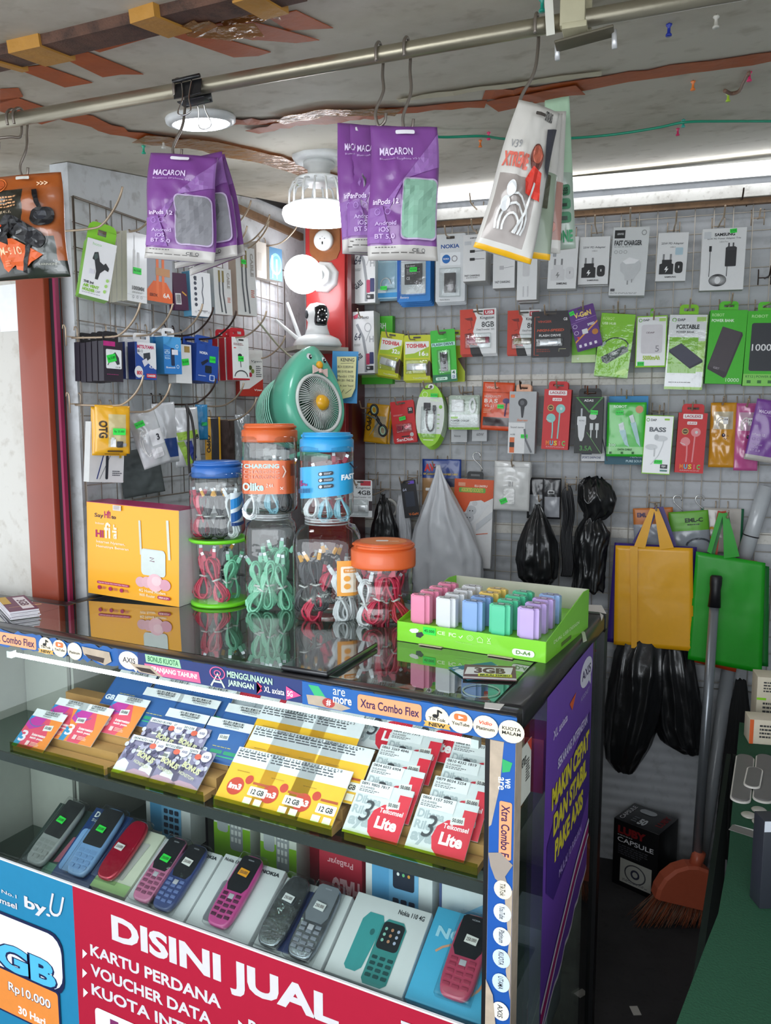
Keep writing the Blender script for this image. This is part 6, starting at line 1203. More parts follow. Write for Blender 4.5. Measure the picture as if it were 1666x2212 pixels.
for i in range(10):
    a=2*PI*(i+.5) /10;
    if i == 0: l0=MB().lathe([(0,.0012),(.0018,.001),(.002,0)],M('e8e8e8',.3,emis=.6,var=0),10,rot=Matrix.Rotation(PI/2,3,'X')).build('led',co); l=l0
    else: l=l0.copy(); COL.objects.link(l); l.parent=co
    l.location=(.0125*k*math.cos(a),-.0362*k,.03*k+.0145*k*math.sin(a))
mb=MB(); mb.lathe([(0,.004),(.010*k,.003),(.012*k,0)],M('2a2c30',.3),20,c=(-.030*k,0,.034*k),rot=Matrix.Rotation(-PI/2,3,'Y')); mb.build('side_cap',co)
for (a,b,l) in (((-.052,.01,-.04),(-.088,.03,.075),''),((-.055,.0,-.045),(-.13,.02,.02),'')):
    MB().tube([V(a),V(a).lerp(V(b),.3),V(b)],[.007,.006,.0045],WHITE,12).build('antenna',co)
# little shelf board under the camera on the pillar
q=co.matrix_basis.translation
mb=MB().box((0,.02,-.0665),(.17,.13,.012),M('b9b3a8',.5)); so=mb.build('small_shelf'); so.matrix_world=co.matrix_basis; tag(so,'small pale shelf board carrying the security camera','shelf')
# notes on pillar
nb=bw(748,814,.345)
o=empty('blue_leaflet','blue leaflet behind the yellow handwritten note','paper',frame(bw(745,815,.33),rotN(bN,8),2)); W,H=sized(bw(745,815,.33),rotN(bN,8),2,56,112)
MB().box((0,0,0),(W,.001,H),'3a8ec8').build('sheet',o)
W,H=sized(nb,rotN(bN,8),0,42,86); o=empty('handwritten_note','yellow handwritten KENING price note taped beside the fan','paper',frame(nb,rotN(bN,8),2))
mb=MB(); mb.prism([(-W/2,0,H/2),(W/2,0,H/2*1.02),(W/2*.96,0,-H*.28),(W*.3,0,-H/2),(-W*.5,0,-H*.6),(-W*.42,0,-.3*H)],(0,-.0006,0),'d4cf96'); mb.build('sheet',o)
mb=MB(); draw(mb,[('t','KENING',.2,.03,.9,.12,'20242a',.02),('l',[(.2,.17),(.86,.15)],.02,'20242a'),('t','BCA 0238509.44',.06,.22,.86,.28,'20242a',.0),('t','BRI 0193.8609',.06,.34,.84,.4,'20242a',.0),('t','Mandiri 1730',.06,.46,.9,.52,'20242a',.0),('t','BRI 201 1940.58',.06,.56,.88,.62,'20242a',.0),('t','A. Juan Yeard',.2,.7,.88,.76,'20242a',.0),('l',[(.2,.98),(.4,.82),(.5,.92),(.8,.8)],.02,'20242a')],W,H,-.0008); mb.build('handwriting',o)
# white cable strap from the grid to the camera
tag(MB().tube(smooth([lw(558,694,.16),lw(600,745,.12),bw(628,770,.32),bw(652,776,.36)]),.003,M('cfc8b4',.5),8).build('white_cable'),'pale cable running down from the grid to the security camera','cable')
# ================================================================== ON THE COUNTER
yf=M('eea81e',.4,coat=.25,var=.02,name='orange_yellow_carton')
a=top(191,1288); b=top(387,1311); ctr=V(((a.x+b.x) /2,(a.y+b.y) /2,0)); ang=math.atan2(b.y-a.y,b.x-a.x)
o=empty('modem_box','orange-yellow modem carton with magenta top standing at the left of the counter','box',Matrix.Translation((ctr.x,ctr.y,TOP)) @ Matrix.Rotation(ang,4,'Z') @ Matrix.Rotation(.035,4,'Y'))
W=(b-a).length; H=.208; T_=.07
mb=MB(); mb.box((0,T_/2,H/2+.004),(W,T_,H),'cfc9cc'); mb.add([(-W/2,-.0002,.004),(W/2,-.0002,.004),(W/2,-.0002,H+.004),(-W/2,-.0002,H+.004)],[(0,1,2,3)],yf)
mb.build('carton',o)
MB().box((0,T_/2,H+.0046),(W+.0005,T_+.0005,.001),M('a81e5c',.4,coat=.2)).build('top_flap',o)
MG='a8205a'; CRM_='f4e6c8'
sp=[('t','Say',.09,.11,.19,.165,'3a1a34',.02),('t','HI!',.2,.08,.27,.155,MG,.03),('l',[(.235,.12),(.25,.07),(.262,.1)],.008,MG),('t','to',.28,.12,.33,.155,'3a1a34',.03),('t','Indosat',.1,.205,.2,.228,CRM_,.01),
      ('t','HI',.1,.29,.19,.37,MG,.04),('t','fi',.2,.2,.27,.37,CRM_,.02),('t','air',.29,.21,.34,.37,CRM_,.03,0,-90),
      ('t','Internet Nyaman,',.11,.4,.43,.437,CRM_,.01),('t','Hematnya Beneran',.11,.45,.47,.485,CRM_,.01),
      ('l',[(.59,.14),(.605,.5)],.022,'c8c8bc'),('l',[(.885,.11),(.905,.52)],.026,'d0d0c4'),('rr',.605,.43,.86,.70,.03,'c2cac6'),('rr',.61,.44,.865,.71,.03,'cdd5d0'),('l',[(.7,.52),(.745,.52),(.7,.555),(.75,.555)],.008,'6a2a4a'),
      ('c',.60,.79,.055,.055,'d8a8b0'),('c',.67,.785,.06,.06,'dcacb4'),('c',.755,.78,.085,.095,'e8b8c0'),('c',.86,.79,.06,.06,'d69cac'),('c',.77,.76,.05,.05,'efc8cc'),
      ('rr',.115,.845,.475,.872,.01,MG),('t','Upgrade Standar Baru Internetan Nyaman',.13,.851,.46,.866,'f6d8c8',.01)] +     [('c',.14+.125*i,.915,.02,.022,MG) for i in range(3)] +[('n',.17+.125*i,.9,.225+.125*i,.93,3,MG) for i in range(3)] +     [('t','4G Home Modem',.585,.86,.87,.892,CRM_,.01),('t','WiFi Router',.59,.91,.76,.94,CRM_,.01),('rr',.785,.908,.92,.942,.014,MG),('t','HKM 0127+',.8,.915,.905,.935,'f6e0d0',.02),('r',.31,.004,.4,.06,'cfc4bc'),('n',.32,.012,.39,.05,4,'8a8088')]
o2=draw(MB(),sp,W,H,-.0004).build('print',o); o2.location=(0,0,H/2+.004)
# stack of flyers far left
fl=top(52,1322)
for i in range(7):
    t_=Matrix.Translation((fl.x-.02+random.uniform(-.002,.002),fl.y,TOP+.0012+i*.0024)) @ Matrix.Rotation(math.radians(-28+random.uniform(-2,2)),4,'Z')
    e=empty('leaflet','maroon and white 3GB leaflet topmost on the small stack, far left of the counter' if i == 6 else 'white leaflet, '+('lowest','second from below','third from below','fourth from below','third from the top','second from the top')[i] +', in the stack far left of the counter','leaflet',t_,'leaflets in the stack at the far left')
    mb=MB(); mb.box((0,0,0),(.15,.055,.0018),'d6d2d8'); mb.build('sheet',e)
    if i == 6: mb=MB(); draw(mb,[('r',0,0,1,1,'6a2a4e'),('r',.1,.1,.9,.5,'e4dfe6'),('t','3GB',.3,.15,.7,.46,'5a2040',.04),('r',0,.7,.5,1,'c8a030')],.15,.055,0,lambda x,z,o_: (x,z,.001+o_)); mb.build('print',e)
mb=MB(); mb.box((fl.x+.015,fl.y-.008,TOP+.0165),(.002,.062,.001),'c8a070',Matrix.Rotation(math.radians(-28),3,'Z')); tag(mb.build('rubber_band'),'tan rubber band around the small leaflet stack at the far left','rubber band')
# ---------------------------------------------------------------- cable bundles
def loopset(mb,s,r,mat,n=5,seed=0,flat=.35,conn='d8d8d8'):
    """looped cable bundle of height s hanging in local z, tie in the middle"""
    rd=random.Random(seed)
    for k in range(n):
        a=s*(.085+.024*k) *rd.uniform(.9,1.1); up=rd.uniform(.42,.52) *s; off=(k-n/2) *r*1.6; pts=[]
        for i in range(22):
            t=2*PI*i/22; z=math.sin(t) *up; x=math.sin(2*t+(0)) *a*(.75 if z > 0 else 1.0)
            pts.append((x+rd.uniform(-1,1) *r*.3,off*flat*2+math.cos(t) *r*1.6,z-s*.08))
        mb.tube(pts,r,mat,6,closed=True)
    mb.tube([(-s*.09,0,-.08*s),(0,r*2.5*n*flat+r,-.08*s),(s*.09,0,-.08*s),(0,-r*2.5*n*flat-r,-.08*s)],r*.9,'d8d8d4',5,closed=True)
def bundle(name,label,col,s,r,n=5,seed=0,conn=None,group=None):
    o=empty(name,label,'cable',group=group); mb=MB(); loopset(mb,s,r,M(col,.4,coat=.2),n,seed); mb.build('cable_loops',o)
    mb=MB(); cc=conn or col; rd=random.Random(seed+9)
    for q in (-1,1):
        R_=Matrix.Rotation(q*rd.uniform(.1,.5),3,'Y'); x=q*s*.12
        mb.box((x,0,s*.45),(r*3.4,r*2.2,s*.14),cc,R_,r*.4); mb.box(V((x,0,s*.45)) +R_ @ V((0,0,s*.1)),(r*2.6,r*1.3,s*.07),M('b8bcc0',.25,.8),R_)
    mb.build('usb_plugs',o); return o
PINK='cc1f48'; MNT='86d2ae'; WHT='e6e8ea'; BKC='26262a'
protos={}
def inst(key,loc,rz=0,tilt=(0,0),sc=1.,label='',group=''):
    col,r,n,conn={'p': (PINK,.0026,5,'d0405a'),'m': (MNT,.0026,5,'8fd4b4'),'w': (WHT,.0026,5,WHT),'k': (BKC,.0021,5,'e0a020'),'l': ('8fc4d4',.0026,4,'e6e8ea')}[key]
    if key not in protos:
        o=bundle('usb_cable',label,col,.1,r,n,ord(key),conn,group); protos[key] =(o,ref_children())
    else:
        o=copy_tree(protos[key][0],protos[key][1],label=label);
    o['group'] =group; o['label'] =label
    o.matrix_world=Matrix.Translation(loc) @ Matrix.Rotation(rz+YAW,4,'Z') @ Matrix.Rotation(tilt[0],4,'Y') @ Matrix.Rotation(tilt[1],4,'X') @ Matrix.Scale(sc,4)
    return o
def jar(name,label,px0,px1,py0,ytop_px,sq,lid,lidh,lidr,neck=None,z0=TOP,wall_=.0,P=None,lidlabel=None,bodytop=None):
    """clear jar; px0/px1 = body edges at pixel row py0 (front base)"""
    c=top((px0+px1) /2,py0) if P is None else P
    return c
def mk_jar(name,label,c,r,h,sq,lidc,lid_r,lid_h,neck=0.,shoulder=0.,slab_lid=True,lid2=True,rot=YAW):
    o=empty(name,label,'jar',Matrix.Translation(c) @ Matrix.Rotation(rot,4,'Z'))
    nr=lid_r*.94; prof=[(0,.0008),(r*.86,.0008),(r*.97,.006),(r,.014)]
    if shoulder: prof += [(r,h-shoulder),(r*.97,h-shoulder*.55),((r+nr) /2,h-shoulder*.12),(nr,h),(nr,h+neck)]
    else: prof += [(r,h*.3),(r*.985,h*.32),(r,h*.34),(r,h*.66),(r*.985,h*.68),(r,h*.7),(r,h),(nr,h+.004),(nr,h+neck)]
    MB().lathe(prof,PET,40,sq=sq,caps=False).build('jar_body',o)
    if shoulder:
        for q in (.25,.6,.95): MB().tube([(nr*math.cos(2*PI*k/36),nr*math.sin(2*PI*k/36),h+neck*q) for k in range(36)],.0016,FILM2,6,closed=True).build('neck_ring',o)
    z=h+max(neck,.004)
    if lidc:
        m=M(lidc,.4,coat=.25,var=.04); mb=MB()
        mb.lathe([(nr+.001,z-.012),(lid_r*1.02,z-.012),(lid_r*1.03,z-.008),(lid_r*1.03,z+lid_h-.018),(lid_r,z+lid_h-.016),(lid_r*.93,z+lid_h-.014),(lid_r*.92,z+lid_h-.006),(lid_r*.9,z+lid_h-.003),(0,z+lid_h-.003)],m,40,sq=sq*.0,caps=False); mb.build('lid',o)
        if lid2: mb=MB(); mb.tube([(lid_r*.95*math.cos(a),lid_r*.95*math.sin(a),z+lid_h-.010) for a in [-2.6+5.6*i/30 for i in range(31)]],.0035,m,6); mb.build('lid_handle',o)
    return o
def jlabel(o,r,z0,z1,a0,a1,base,spec,sq=0.,tilt=0.):
    """printed label wrapped round a jar; angles measured from the camera-facing side"""
    n=24; W=r*(a1-a0); H=z1-z0
    def mpf(x,z,off):
        th=-PI/2+(a0+a1) /2+x/r; ca,sa=math.cos(th),math.sin(th); e=2+sq; q=1/((abs(ca) ** e+abs(sa) ** e) ** (1/e)) if sq else 1.
        R_=(r+.0006) *q+off
        return (R_*ca,R_*sa,(z0+z1) /2+z+tilt*x)
    mb=MB(); mb.add([mpf((i/n-.5) *W,s*H/2,0) for i in range(n+1) for s in (-1,1)],[(2*i,2*i+2,2*i+3,2*i+1) for i in range(n)],base,True); mb.build('label_wrap',o)
    mb=MB(); draw(mb,spec,W,H,0,mpf); mb.build('print',o)
def zpx(px,py,c): return hit(px,py,c,cH).z
def mpx(px,py_base,half_px,z=TOP): c=onz(px,py_base,z); return c,half_px/pxm(c,cR)
# jar A: lime cylinder + blue lid square jar on it
c,r=mpx(469,1308,59); c=c+cH*r*.55; r=.0585*1.0*(59/pxm(c,cR)) /.0585
oA=empty('cable_canister','clear canister with lime green lid and foot, pink and mint cables inside','jar',Matrix.Translation(c) @ Matrix.Rotation(YAW,4,'Z'))
LM=M('6fd01f',.35,coat=.3,name='lime_plastic'); hA=(onz(469,1308,TOP).z,0)[1]
hA=zpx(469,1160,c) -TOP
MB().lathe([(r*.96,.004),(r*.96,hA-.004)],PET,40,caps=False).build('canister_wall',oA)
MB().lathe([(0,0),(r*1.04,0),(r*1.05,.004),(r*1.0,.008),(0,.008)],LM,40).build('foot_ring',oA)
MB().lathe([(0,hA-.008),(r*1.0,hA-.008),(r*1.07,hA-.004),(r*1.05,hA),(r*.9,hA),(r*.88,hA-.003),(0,hA-.003)],LM,40).build('lid',oA)
R0=c+V((0,0,TOP*0))
def inj(base,key,dx,dy,dz,rz,tx,sc,label,group): inst(key,base+cR*dx+cH*dy+V((0,0,dz)),rz,(tx,random.uniform(-.1,.1)),sc,label,group)
inj(c,'p',-.032,-.002,.068,.3,.12,1.0,'pink cable bundle at the left in the lime green canister','cables in the lime canister'); inj(c,'p',-.004,-.024,.062,-.2,-.3,1.0,'pink cable bundle with big loop in the front of the lime green canister','cables in the lime canister')
inj(c,'m',.022,-.018,.058,.1,.3,1.0,'mint cable bundle leaning right in the lime green canister','cables in the lime canister'); inj(c,'m',.03,.012,.06,.5,.1,1.0,'mint cable bundle at the back of the lime green canister','cables in the lime canister'); inj(c,'k',.0,.03,.075,0,.2,1.,'black cable with yellow plugs at the back of the lime green canister','cables in the lime canister')
cB=c+V((0,0,hA+.001)); rB=r*.9
oB=mk_jar('cable_jar','clear square jar with blue lid standing on the lime green canister',cB,rB,zpx(469,1022,cB) -cB.z,3.,'2a66b4',rB*.97,zpx(469,996,cB) -zpx(469,1022,cB),neck=.004)
for i,(k,dx,dy,rz,l) in enumerate((('p',-.038,.0,.4,'red cable bundle at the left in the blue-lidded jar'),('k',-.016,-.026,0,'black cable bundle at the front left in the blue-lidded jar'),('k',.010,-.026,.3,'black cable bundle in the front middle of the blue-lidded jar'),('w',.034,-.024,-.2,'white cable bundle at the front right in the blue-lidded jar'),('k',.0,.02,.9,'black cable bundle at the back of the blue-lidded jar'))): inj(cB,k,dx,dy,.055,rz,0,.92,l,'cables in the blue-lidded jar')
jlabel(oB,rB,.03,.1,.62,1.5,'e4eef4',[('p',[(0,.2),(1,.0),(1,.25),(0,.5)],'2a8ad0'),('p',[(0,.62),(1,.4),(1,.65),(0,.9)],'1d5a9e'),('r',0,.9,1,1,'20407a')],sq=3.)
# jar C lower: mint PET jar; jar D upper: orange lid jar
c,r=mpx(584,1318,57); c=c+cH*r*.6; r=57/pxm(c,cR) *.93
oC=mk_jar('cable_jar','large clear square jar full of mint cables, under the orange-lidded jar',c,r,zpx(584,1122,c) -TOP,2.2,None,r*.84,.0,neck=.014,shoulder=.03)
for i,(dx,dy,dz,rz,tx) in enumerate(((-.026,-.022,.06,.2,-.15),(0,-.03,.062,-.1,.1),(.024,-.024,.055,.1,-.2),(-.022,.01,.075,.6,.3),(.022,.014,.07,-.5,-.2),(0,.03,.08,0,.1),(.012,-.012,.09,.2,.5),(-.014,-.03,.05,.3,.5),(.02,.02,.05,0,-.3))):
    inj(c,'m',dx,dy,dz,rz,tx,1.02,'mint green cable bundle '+('at the front left','at the front middle','leaning at the front right','at the left, mid depth,','at the right, mid depth,','at the back','highest','second at the front left','second at the back')[i] +' in the large square jar','mint cables in the large square jar')
cD=c+V((0,0,zpx(584,1122,c) -TOP+.016)); rD=r*1.05
oD=mk_jar('cable_jar','clear jar with orange lid and orange CHARGING label, standing on the mint jar',cD,rD,zpx(584,946,cD) -cD.z,2.,'d9652f',rD*1.02,zpx(584,916,cD) -zpx(584,946,cD),neck=.004)
OL=M('c85a26',.25,.3,coat=.5,name='orange_metallic_label')
jlabel(oD,rD,zpx(584,1062,cD) -cD.z,zpx(584,992,cD) -cD.z,-.95,1.1,OL,[('t','T CHARGING',.0,.1,.68,.23,'bfe8e8',.04),('o',.86,.3,.0,.0,.2,'ffffff'),('t','T CHARGING',.0,.28,.68,.39,'e0b0a0',.0),('t','T CHARGING',.0,.43,.68,.54,'d8a090',.0),('t','Olike',.08,.66,.42,.9,'c8f0e8',.04),('t','2.4A',.46,.68,.58,.8,'f0d8c8',.02,.2),('b',.83,.1,.93,.46,'2a2a2e'),('l',[(.72,.15),(.76,.32),(.72,.5)],.02,'e0c0b0'),('l',[(.68,.78),(.72,.86)],.01,'f0e0d8'),('l',[(.72,.78),(.68,.86)],.01,'f0e0d8')],sq=2.)
for i,(k,dx,dy,dz,rz,tx,l) in enumerate((('w',-.03,-.03,.045,0,.2,'white cable bundle at the left in the orange-labelled jar'),('l',.0,-.02,.055,.3,-.2,'pale blue cable bundle in the orange-labelled jar'),('k',.036,-.02,.06,0,.1,'black cable bundle at the right in the orange-labelled jar'),('w',.0,.02,.06,0,.4,'white cable bundle at the back of the orange-labelled jar'))): inj(cD,k,dx,dy,dz,rz,tx,.98,l,'cables in the orange-labelled jar')
# jar E lower big; jar F upper light blue lid
c,r=mpx(706,1340,76); c=c+cH*r*.6; r=76/pxm(c,cR) *.94
oE=mk_jar('cable_jar','largest clear square jar with black, yellow and white cables, under the light-blue-lidded jar',c,r,zpx(706,1133,c) -TOP,2.2,None,r*.70,.0,neck=.016,shoulder=.04)
for i,(k,dx,dy,dz,rz,tx,l) in enumerate((('k',-.045,-.025,.075,.2,.1,'black cable with yellow plugs at the left'),('k',-.02,-.036,.08,-.1,-.15,'black cable with yellow plugs second from the left'),('k',-.005,-.01,.09,.4,.2,'black cable with yellow plugs in the middle'),('k',-.03,.02,.07,0,-.2,'black cable with yellow plugs at the back left'),('w',.028,-.042,.055,.1,-.1,'white looped cable at the front'),('w',.05,-.028,.055,-.3,.15,'white looped cable at the front right'),('w',.05,.0,.06,.3,.2,'white looped cable at the right behind the label'),('k',.01,.03,.08,.2,0,'black cable with yellow plugs at the back'),('w',.03,.03,.06,.9,0,'white looped cable at the back'),('p',-.012,-.028,.055,.5,.4,'red cable among the black ones'))): inj(c,k,dx,dy,dz,rz,tx,1.05,l+' in the largest square jar','cables in the largest square jar')
jlabel(oE,r,.055,.125,.32,1.1,M('e8a040',.4),[('rr',.12,.16,.94,.9,.05,'f0e4d0'),('rr',.2,.22,.6,.34,.04,'e09030'),('t','TYPE SERIES',.24,.25,.56,.31,'fff0d8',.02),('c',.3,.5,.1,.08,'e8a040'),('c',.3,.72,.1,.08,'e8a040'),('l',[(.6,.45),(.6,.85)],.04,'6a3020'),('l',[(.72,.4),(.72,.85)],.04,'6a3020'),('l',[(.84,.36),(.84,.85)],.04,'6a3020')],sq=2.2)
cFj=c+V((0,0,zpx(706,1133,c) -TOP+.018)); rF=r*.78
oF=mk_jar('cable_jar','clear jar with light blue lid and blue FAST label, standing on the largest jar',cFj,rF,zpx(700,966,cFj) -cFj.z,.6,'28a0dc',rF*.99,zpx(700,935,cFj) -zpx(700,966,cFj),neck=.004)
jlabel(oF,rF,zpx(700,1068,cFj) -cFj.z,zpx(700,1002,cFj) -cFj.z,-1.45,1.45,M('2aa6dc',.35,coat=.3),[('t','15',.1,.42,.2,.6,'a02a70',.05),('t','Pcs',.21,.5,.28,.6,'a02a70',.03)] +[('rr',.42,.2+.2*i,.6,.32+.2*i,.02,'2a2e38') for i in range(3)] +[('c',.45,.26+.2*i,.018,.045,'f0f0f0') for i in range(3)] +[('n',.49,.23+.2*i,.59,.3+.2*i,2,'d8e0e8') for i in range(3)] +[('t','FAST',.68,.34,.86,.52,'f4fafc',.05),('b',.16,.68,.34,.82,'1a4a7a'),('l',[(.78,.0),(.86,.2),(1,.2)],.02,'20304a')],sq=.6,tilt=.1)
for i,(k,dx,dy,dz,rz,tx,l) in enumerate((('l',.0,-.02,.045,0,.1,'pale blue thick cable in the light-blue-lidded jar'),('l',.024,-.016,.045,.4,-.2,'second pale blue cable at the right in the light-blue-lidded jar'),('p',.02,.014,.07,0,.1,'pink cable near the top of the light-blue-lidded jar'),('w',-.022,-.012,.05,0,.2,'white cable at the left in the light-blue-lidded jar'))): inj(cFj,k,dx,dy,dz,rz,tx,.95,l,'cables in the light-blue-lidded jar')
# jar G right, orange lid
c,r=mpx(828,1352,65); c=c+cH*r*.6; r=65/pxm(c,cR)
oG=mk_jar('cable_jar','short clear round jar with orange lid and pink and white cables, beside the charger tray',c,r,zpx(828,1212,c) -TOP,.4,'d9602a',r*1.04,zpx(828,1170,c) -zpx(828,1212,c),neck=.004)
mb=MB(); draw(mb,[('c',.5,.5,.46,.46,'d87a3a'),('rr',.36,.4,.6,.55,.03,'e8e4e0'),('t','cable',.62,.5,.8,.58,'f4e0c8',.01)],r*1.7,r*1.7,0,lambda x,z,o_: (x,z,o_+zpx(828,1170,c) -TOP+.004-.0028)); mb.build('lid_print',oG)
for i,(k,dx,dy,dz,rz,tx,l) in enumerate((('w',-.035,-.028,.05,0,0,'white looped cable at the left'),('p',-.008,-.036,.06,.2,.3,'pink looped cable at the front'),('p',.022,-.03,.058,-.3,-.3,'pink looped cable at the front right'),('p',.006,-.012,.05,.2,.3,'pink cable lying low in the middle'),('p',.03,.01,.06,.5,.1,'pink looped cable at the right'),('w',-.01,.025,.06,0,.2,'white cable at the back'),('p',-.02,.008,.06,.3,-.2,'pink cable in the middle'))): inj(c,k,dx,dy,dz,rz,tx,.95,l+' in the short orange-lidded jar','cables in the short orange-lidded jar')
# ---------------------------------------------------------------- charger tray
A_=top(858,1383); B_=top(1180,1433); C_=top(1247,1352)
u=(B_-A_); Wt=u.length; u.normalize(); Dt=(C_-B_).length; v_=V((-u.y,u.x,0)); Dt=max(.15,abs((C_-B_).dot(v_)))
o=empty('charger_tray','lime green cardboard display tray marked D-A4 with raised right side','tray',Matrix.Translation(A_) @ Matrix.Rotation(math.atan2(u.y,u.x),4,'Z'))
LG=M('82d62a',.4,coat=.25,var=.03,name='lime_carton'); LGI=M('c9c4b8',.7,name='raw_carton')
hf=.036; hb=.075; tk=.0014
mb=MB(); mb.box((Wt/2,tk/2,hf/2),(Wt,tk,hf),LG); mb.build('front_panel',o)
mb=MB(); mb.box((Wt/2,Dt/2,hf-.004),(Wt-.003,Dt-.004,.0012),LG); mb.build('insert_shelf',o)
mb=MB(); mb.box((Wt/2,Dt/2,.001),(Wt-.003,Dt-.003,.0015),LGI); mb.build('bottom',o)
mb=MB(); mb.box((Wt/2,Dt-tk/2,hb/2),(Wt-.003,tk,hb),LGI); mb.build('back_panel',o)
for x in (0,Wt-tk):
    mb=MB(); mb.prism([(x,0,0),(x,Dt,0),(x,Dt,hb),(x,Dt*.86,hb+.002),(x,0,hf)],(tk,0,0),LG); mb.build('side_panel',o)
mb=MB(); draw(mb,[('p',[(.1,.3),(.14,.24),(.16,.3),(.15,.46),(.11,.5),(.09,.4)],'e6e8e0'),('p',[(.14,.46),(.18,.38),(.195,.52),(.17,.7),(.14,.66)],'33363a'),('t','CE',.29,.2,.345,.38,'d8f4b8',.03),('t','FC',.37,.2,.42,.4,'d8f4b8',.04),('l',[(.44,.32),(.45,.4),(.465,.26)],.006,'eefae0'),('o',.515,.32,.022,.13,.14,'d8f4b8'),('o',.515,.32,.012,.07,.2,'d8f4b8'),('l',[(.56,.32),(.58,.2),(.6,.32),(.6,.46),(.565,.46),(.565,.32)],.004,'d8f4b8'),('l',[(.63,.18),(.65,.4)],.004,'d8f4b8'),('l',[(.65,.18),(.63,.4)],.004,'d8f4b8'),('r',.628,.44,.655,.47,'d8f4b8'),('t','Made in China',.42,.56,.53,.64,'a8e070',.0),('rr',.79,.5,.93,.82,.02,'eaf4e0'),('t','D-A4',.815,.57,.905,.75,'5a8a3a',.03)],Wt,hf,0); p_=mb.build('print',o); p_.location=(Wt/2,-.0003,hf/2)
pt=MB(); pt.box((0,0,0),(.025,.0005,.013),GREENTAG); draw(pt,[('t','45.000',.1,.3,.9,.7,'0c5a20',.01)],.025,.013,-.0004); p_=pt.build('price_tag',o); p_.location=(Wt*.235,-.0008,hf*.72)
mb=MB(); mp_=lambda x,z,o_: (o_,x,z); draw(mb,[('t','DUAL USB DESIGN',.15,.35,.75,.5,'d8f4b8',.02),('r',.32,.7,.55,.86,'5a7a2a')],Dt,hf*1.2,0,mp_); p_=mb.build('side_print',o); p_.location=(Wt+.0002,Dt/2,hf*.62)
for x in (.25,.72): mb=MB(); mb.box((Wt*x,-.004,.001),(Wt*.16,.007,.0012),'c8b8a0'); mb.build('bottom_tab',o)
# chargers: 5 columns, 3-5 rows
CC={'p': 'e48aa8','w': 'd9dbdd','y': 'e8c96e','b': '86a8d8','g': '56c79a','v': 'c0a8dc','s': '98b4dc'}
NM={'p': 'pink','w': 'white','y': 'yellow','b': 'blue','g': 'green','v': 'lilac','s': 'pale blue'}
cols=['pppp','wwww','bbyy','gggg','vvvs']
mt=o.matrix_basis.copy(); chp={}
cw,cdp,ch=.0385,.026,.052
RW=['frontmost row','second row','third row','last row']
for i,cs in enumerate(cols):
    for j,ck in enumerate(cs):
        x=Wt*(.135+.182*i); y=.024+j*.038
        M4=mt @ Matrix.Translation((x,y,hf-.003+ch/2-.0002)) @ Matrix.Rotation(math.radians(-2),4,'Z')
        lab='%s wall charger, %s of the lime tray, %s column' % (NM[ck],RW[j],['first','second','third','fourth','fifth'][i])
        if ck not in chp:
            e=empty('wall_charger',lab,'charger',M4); m=M(CC[ck],.3,coat=.3,var=.02)
            bm_=bmesh.new(); bmesh.ops.create_cube(bm_,size=1)
            for q in bm_.verts: q.co=V((q.co.x*cw,q.co.y*cdp,q.co.z*ch))
            bmesh.ops.bevel(bm_,geom=[ed for ed in bm_.edges if abs((ed.verts[0].co-ed.verts[1].co).z) > .01],offset=.007,segments=5,affect='EDGES')
            bmesh.ops.bevel(bm_,geom=[ed for ed in bm_.edges if abs(ed.verts[0].co.z-ed.verts[1].co.z) < .001 and len(ed.link_faces) == 2 and abs(ed.calc_face_angle(0)) > 1],offset=.0015,segments=2,affect='EDGES')
            mb=MB(); mb.bm(bm_,m,smooth=False); mb.build('charger_body',e)
            mb=MB(); mb.box((0,0,ch/2+.0002),(.013,.005,.0006),M('4a4a50',.3,.4)); mb.box((0,.0005,ch/2+.0005),(.010,.0016,.0006),'e8e8e8'); mb.build('usb_port',e)
            chp[ck] =(e,ref_children())
        else:
            e=copy_tree(chp[ck][0],chp[ck][1],label=lab); e.matrix_world=M4
        e['group'] ='wall chargers in the lime green tray'
# ---------------------------------------------------------------- smartphone and voucher on the glass
def flat_item(name,label,cat,quad,th,mat,spec,lift=.0006,nm='sheet',ch=0):
    P=[top(*q) for q in quad]; c=sum(P,V()) /4; u=((P[1] -P[0]) +(P[2] -P[3])) /2; v_=((P[0] -P[3]) +(P[1] -P[2])) /2
    W,H=u.length,v_.length
    e=empty(name,label,cat,Matrix.Translation((c.x,c.y,TOP+lift)) @ Matrix.Rotation(math.atan2(u.y,u.x),4,'Z'))
    MB().box((0,0,th/2),(W,H,th),mat,ch=ch).build(nm,e)
    mb=MB(); draw(mb,spec,W,H,0,lambda x,z,o_: (x,z,th+o_));
    if mb.v: mb.build('print',e)
    return e,W,H
e,W,H=flat_item('smartphone','black smartphone lying face up on the counter glass','phone',[(720,1386),(818,1398),(706,1466),(612,1450)],.0085,M('15161a',.3,coat=.6),[('rr',.03,.02,.97,.98,.06,M('0a0b0e',.04,coat=1.))],nm='phone_body',ch=.003)
flat_item('voucher_card','teal voucher lying under the maroon 3GB voucher','voucher',[(988,1440),(1078,1432),(1090,1456),(990,1474)],.0006,'1f6a86',[('r',0,.3,1,.8,'cfe0e4'),('n',.05,.1,.2,.9,6,'e8f4f4')])
flat_item('voucher_card','maroon 3GB MULAI 35RIBU voucher lying flat near the corner of the counter','voucher',[(1004,1438),(1116,1442),(1114,1474),(1000,1468)],.0006,'6a3a44',[('p',[(.06,.2),(.95,.12),(.9,.62),(.02,.7)],'e6e2e0'),('t','3GB',.2,.2,.8,.6,'5a1e30',.05),('r',.28,.62,.92,.82,'d8dc30'),('t','MULAI 35RIBU',.32,.66,.88,.79,'2a2a10',.03),('r',0,.88,1,1,'d8d0d0')],lift=.0016)
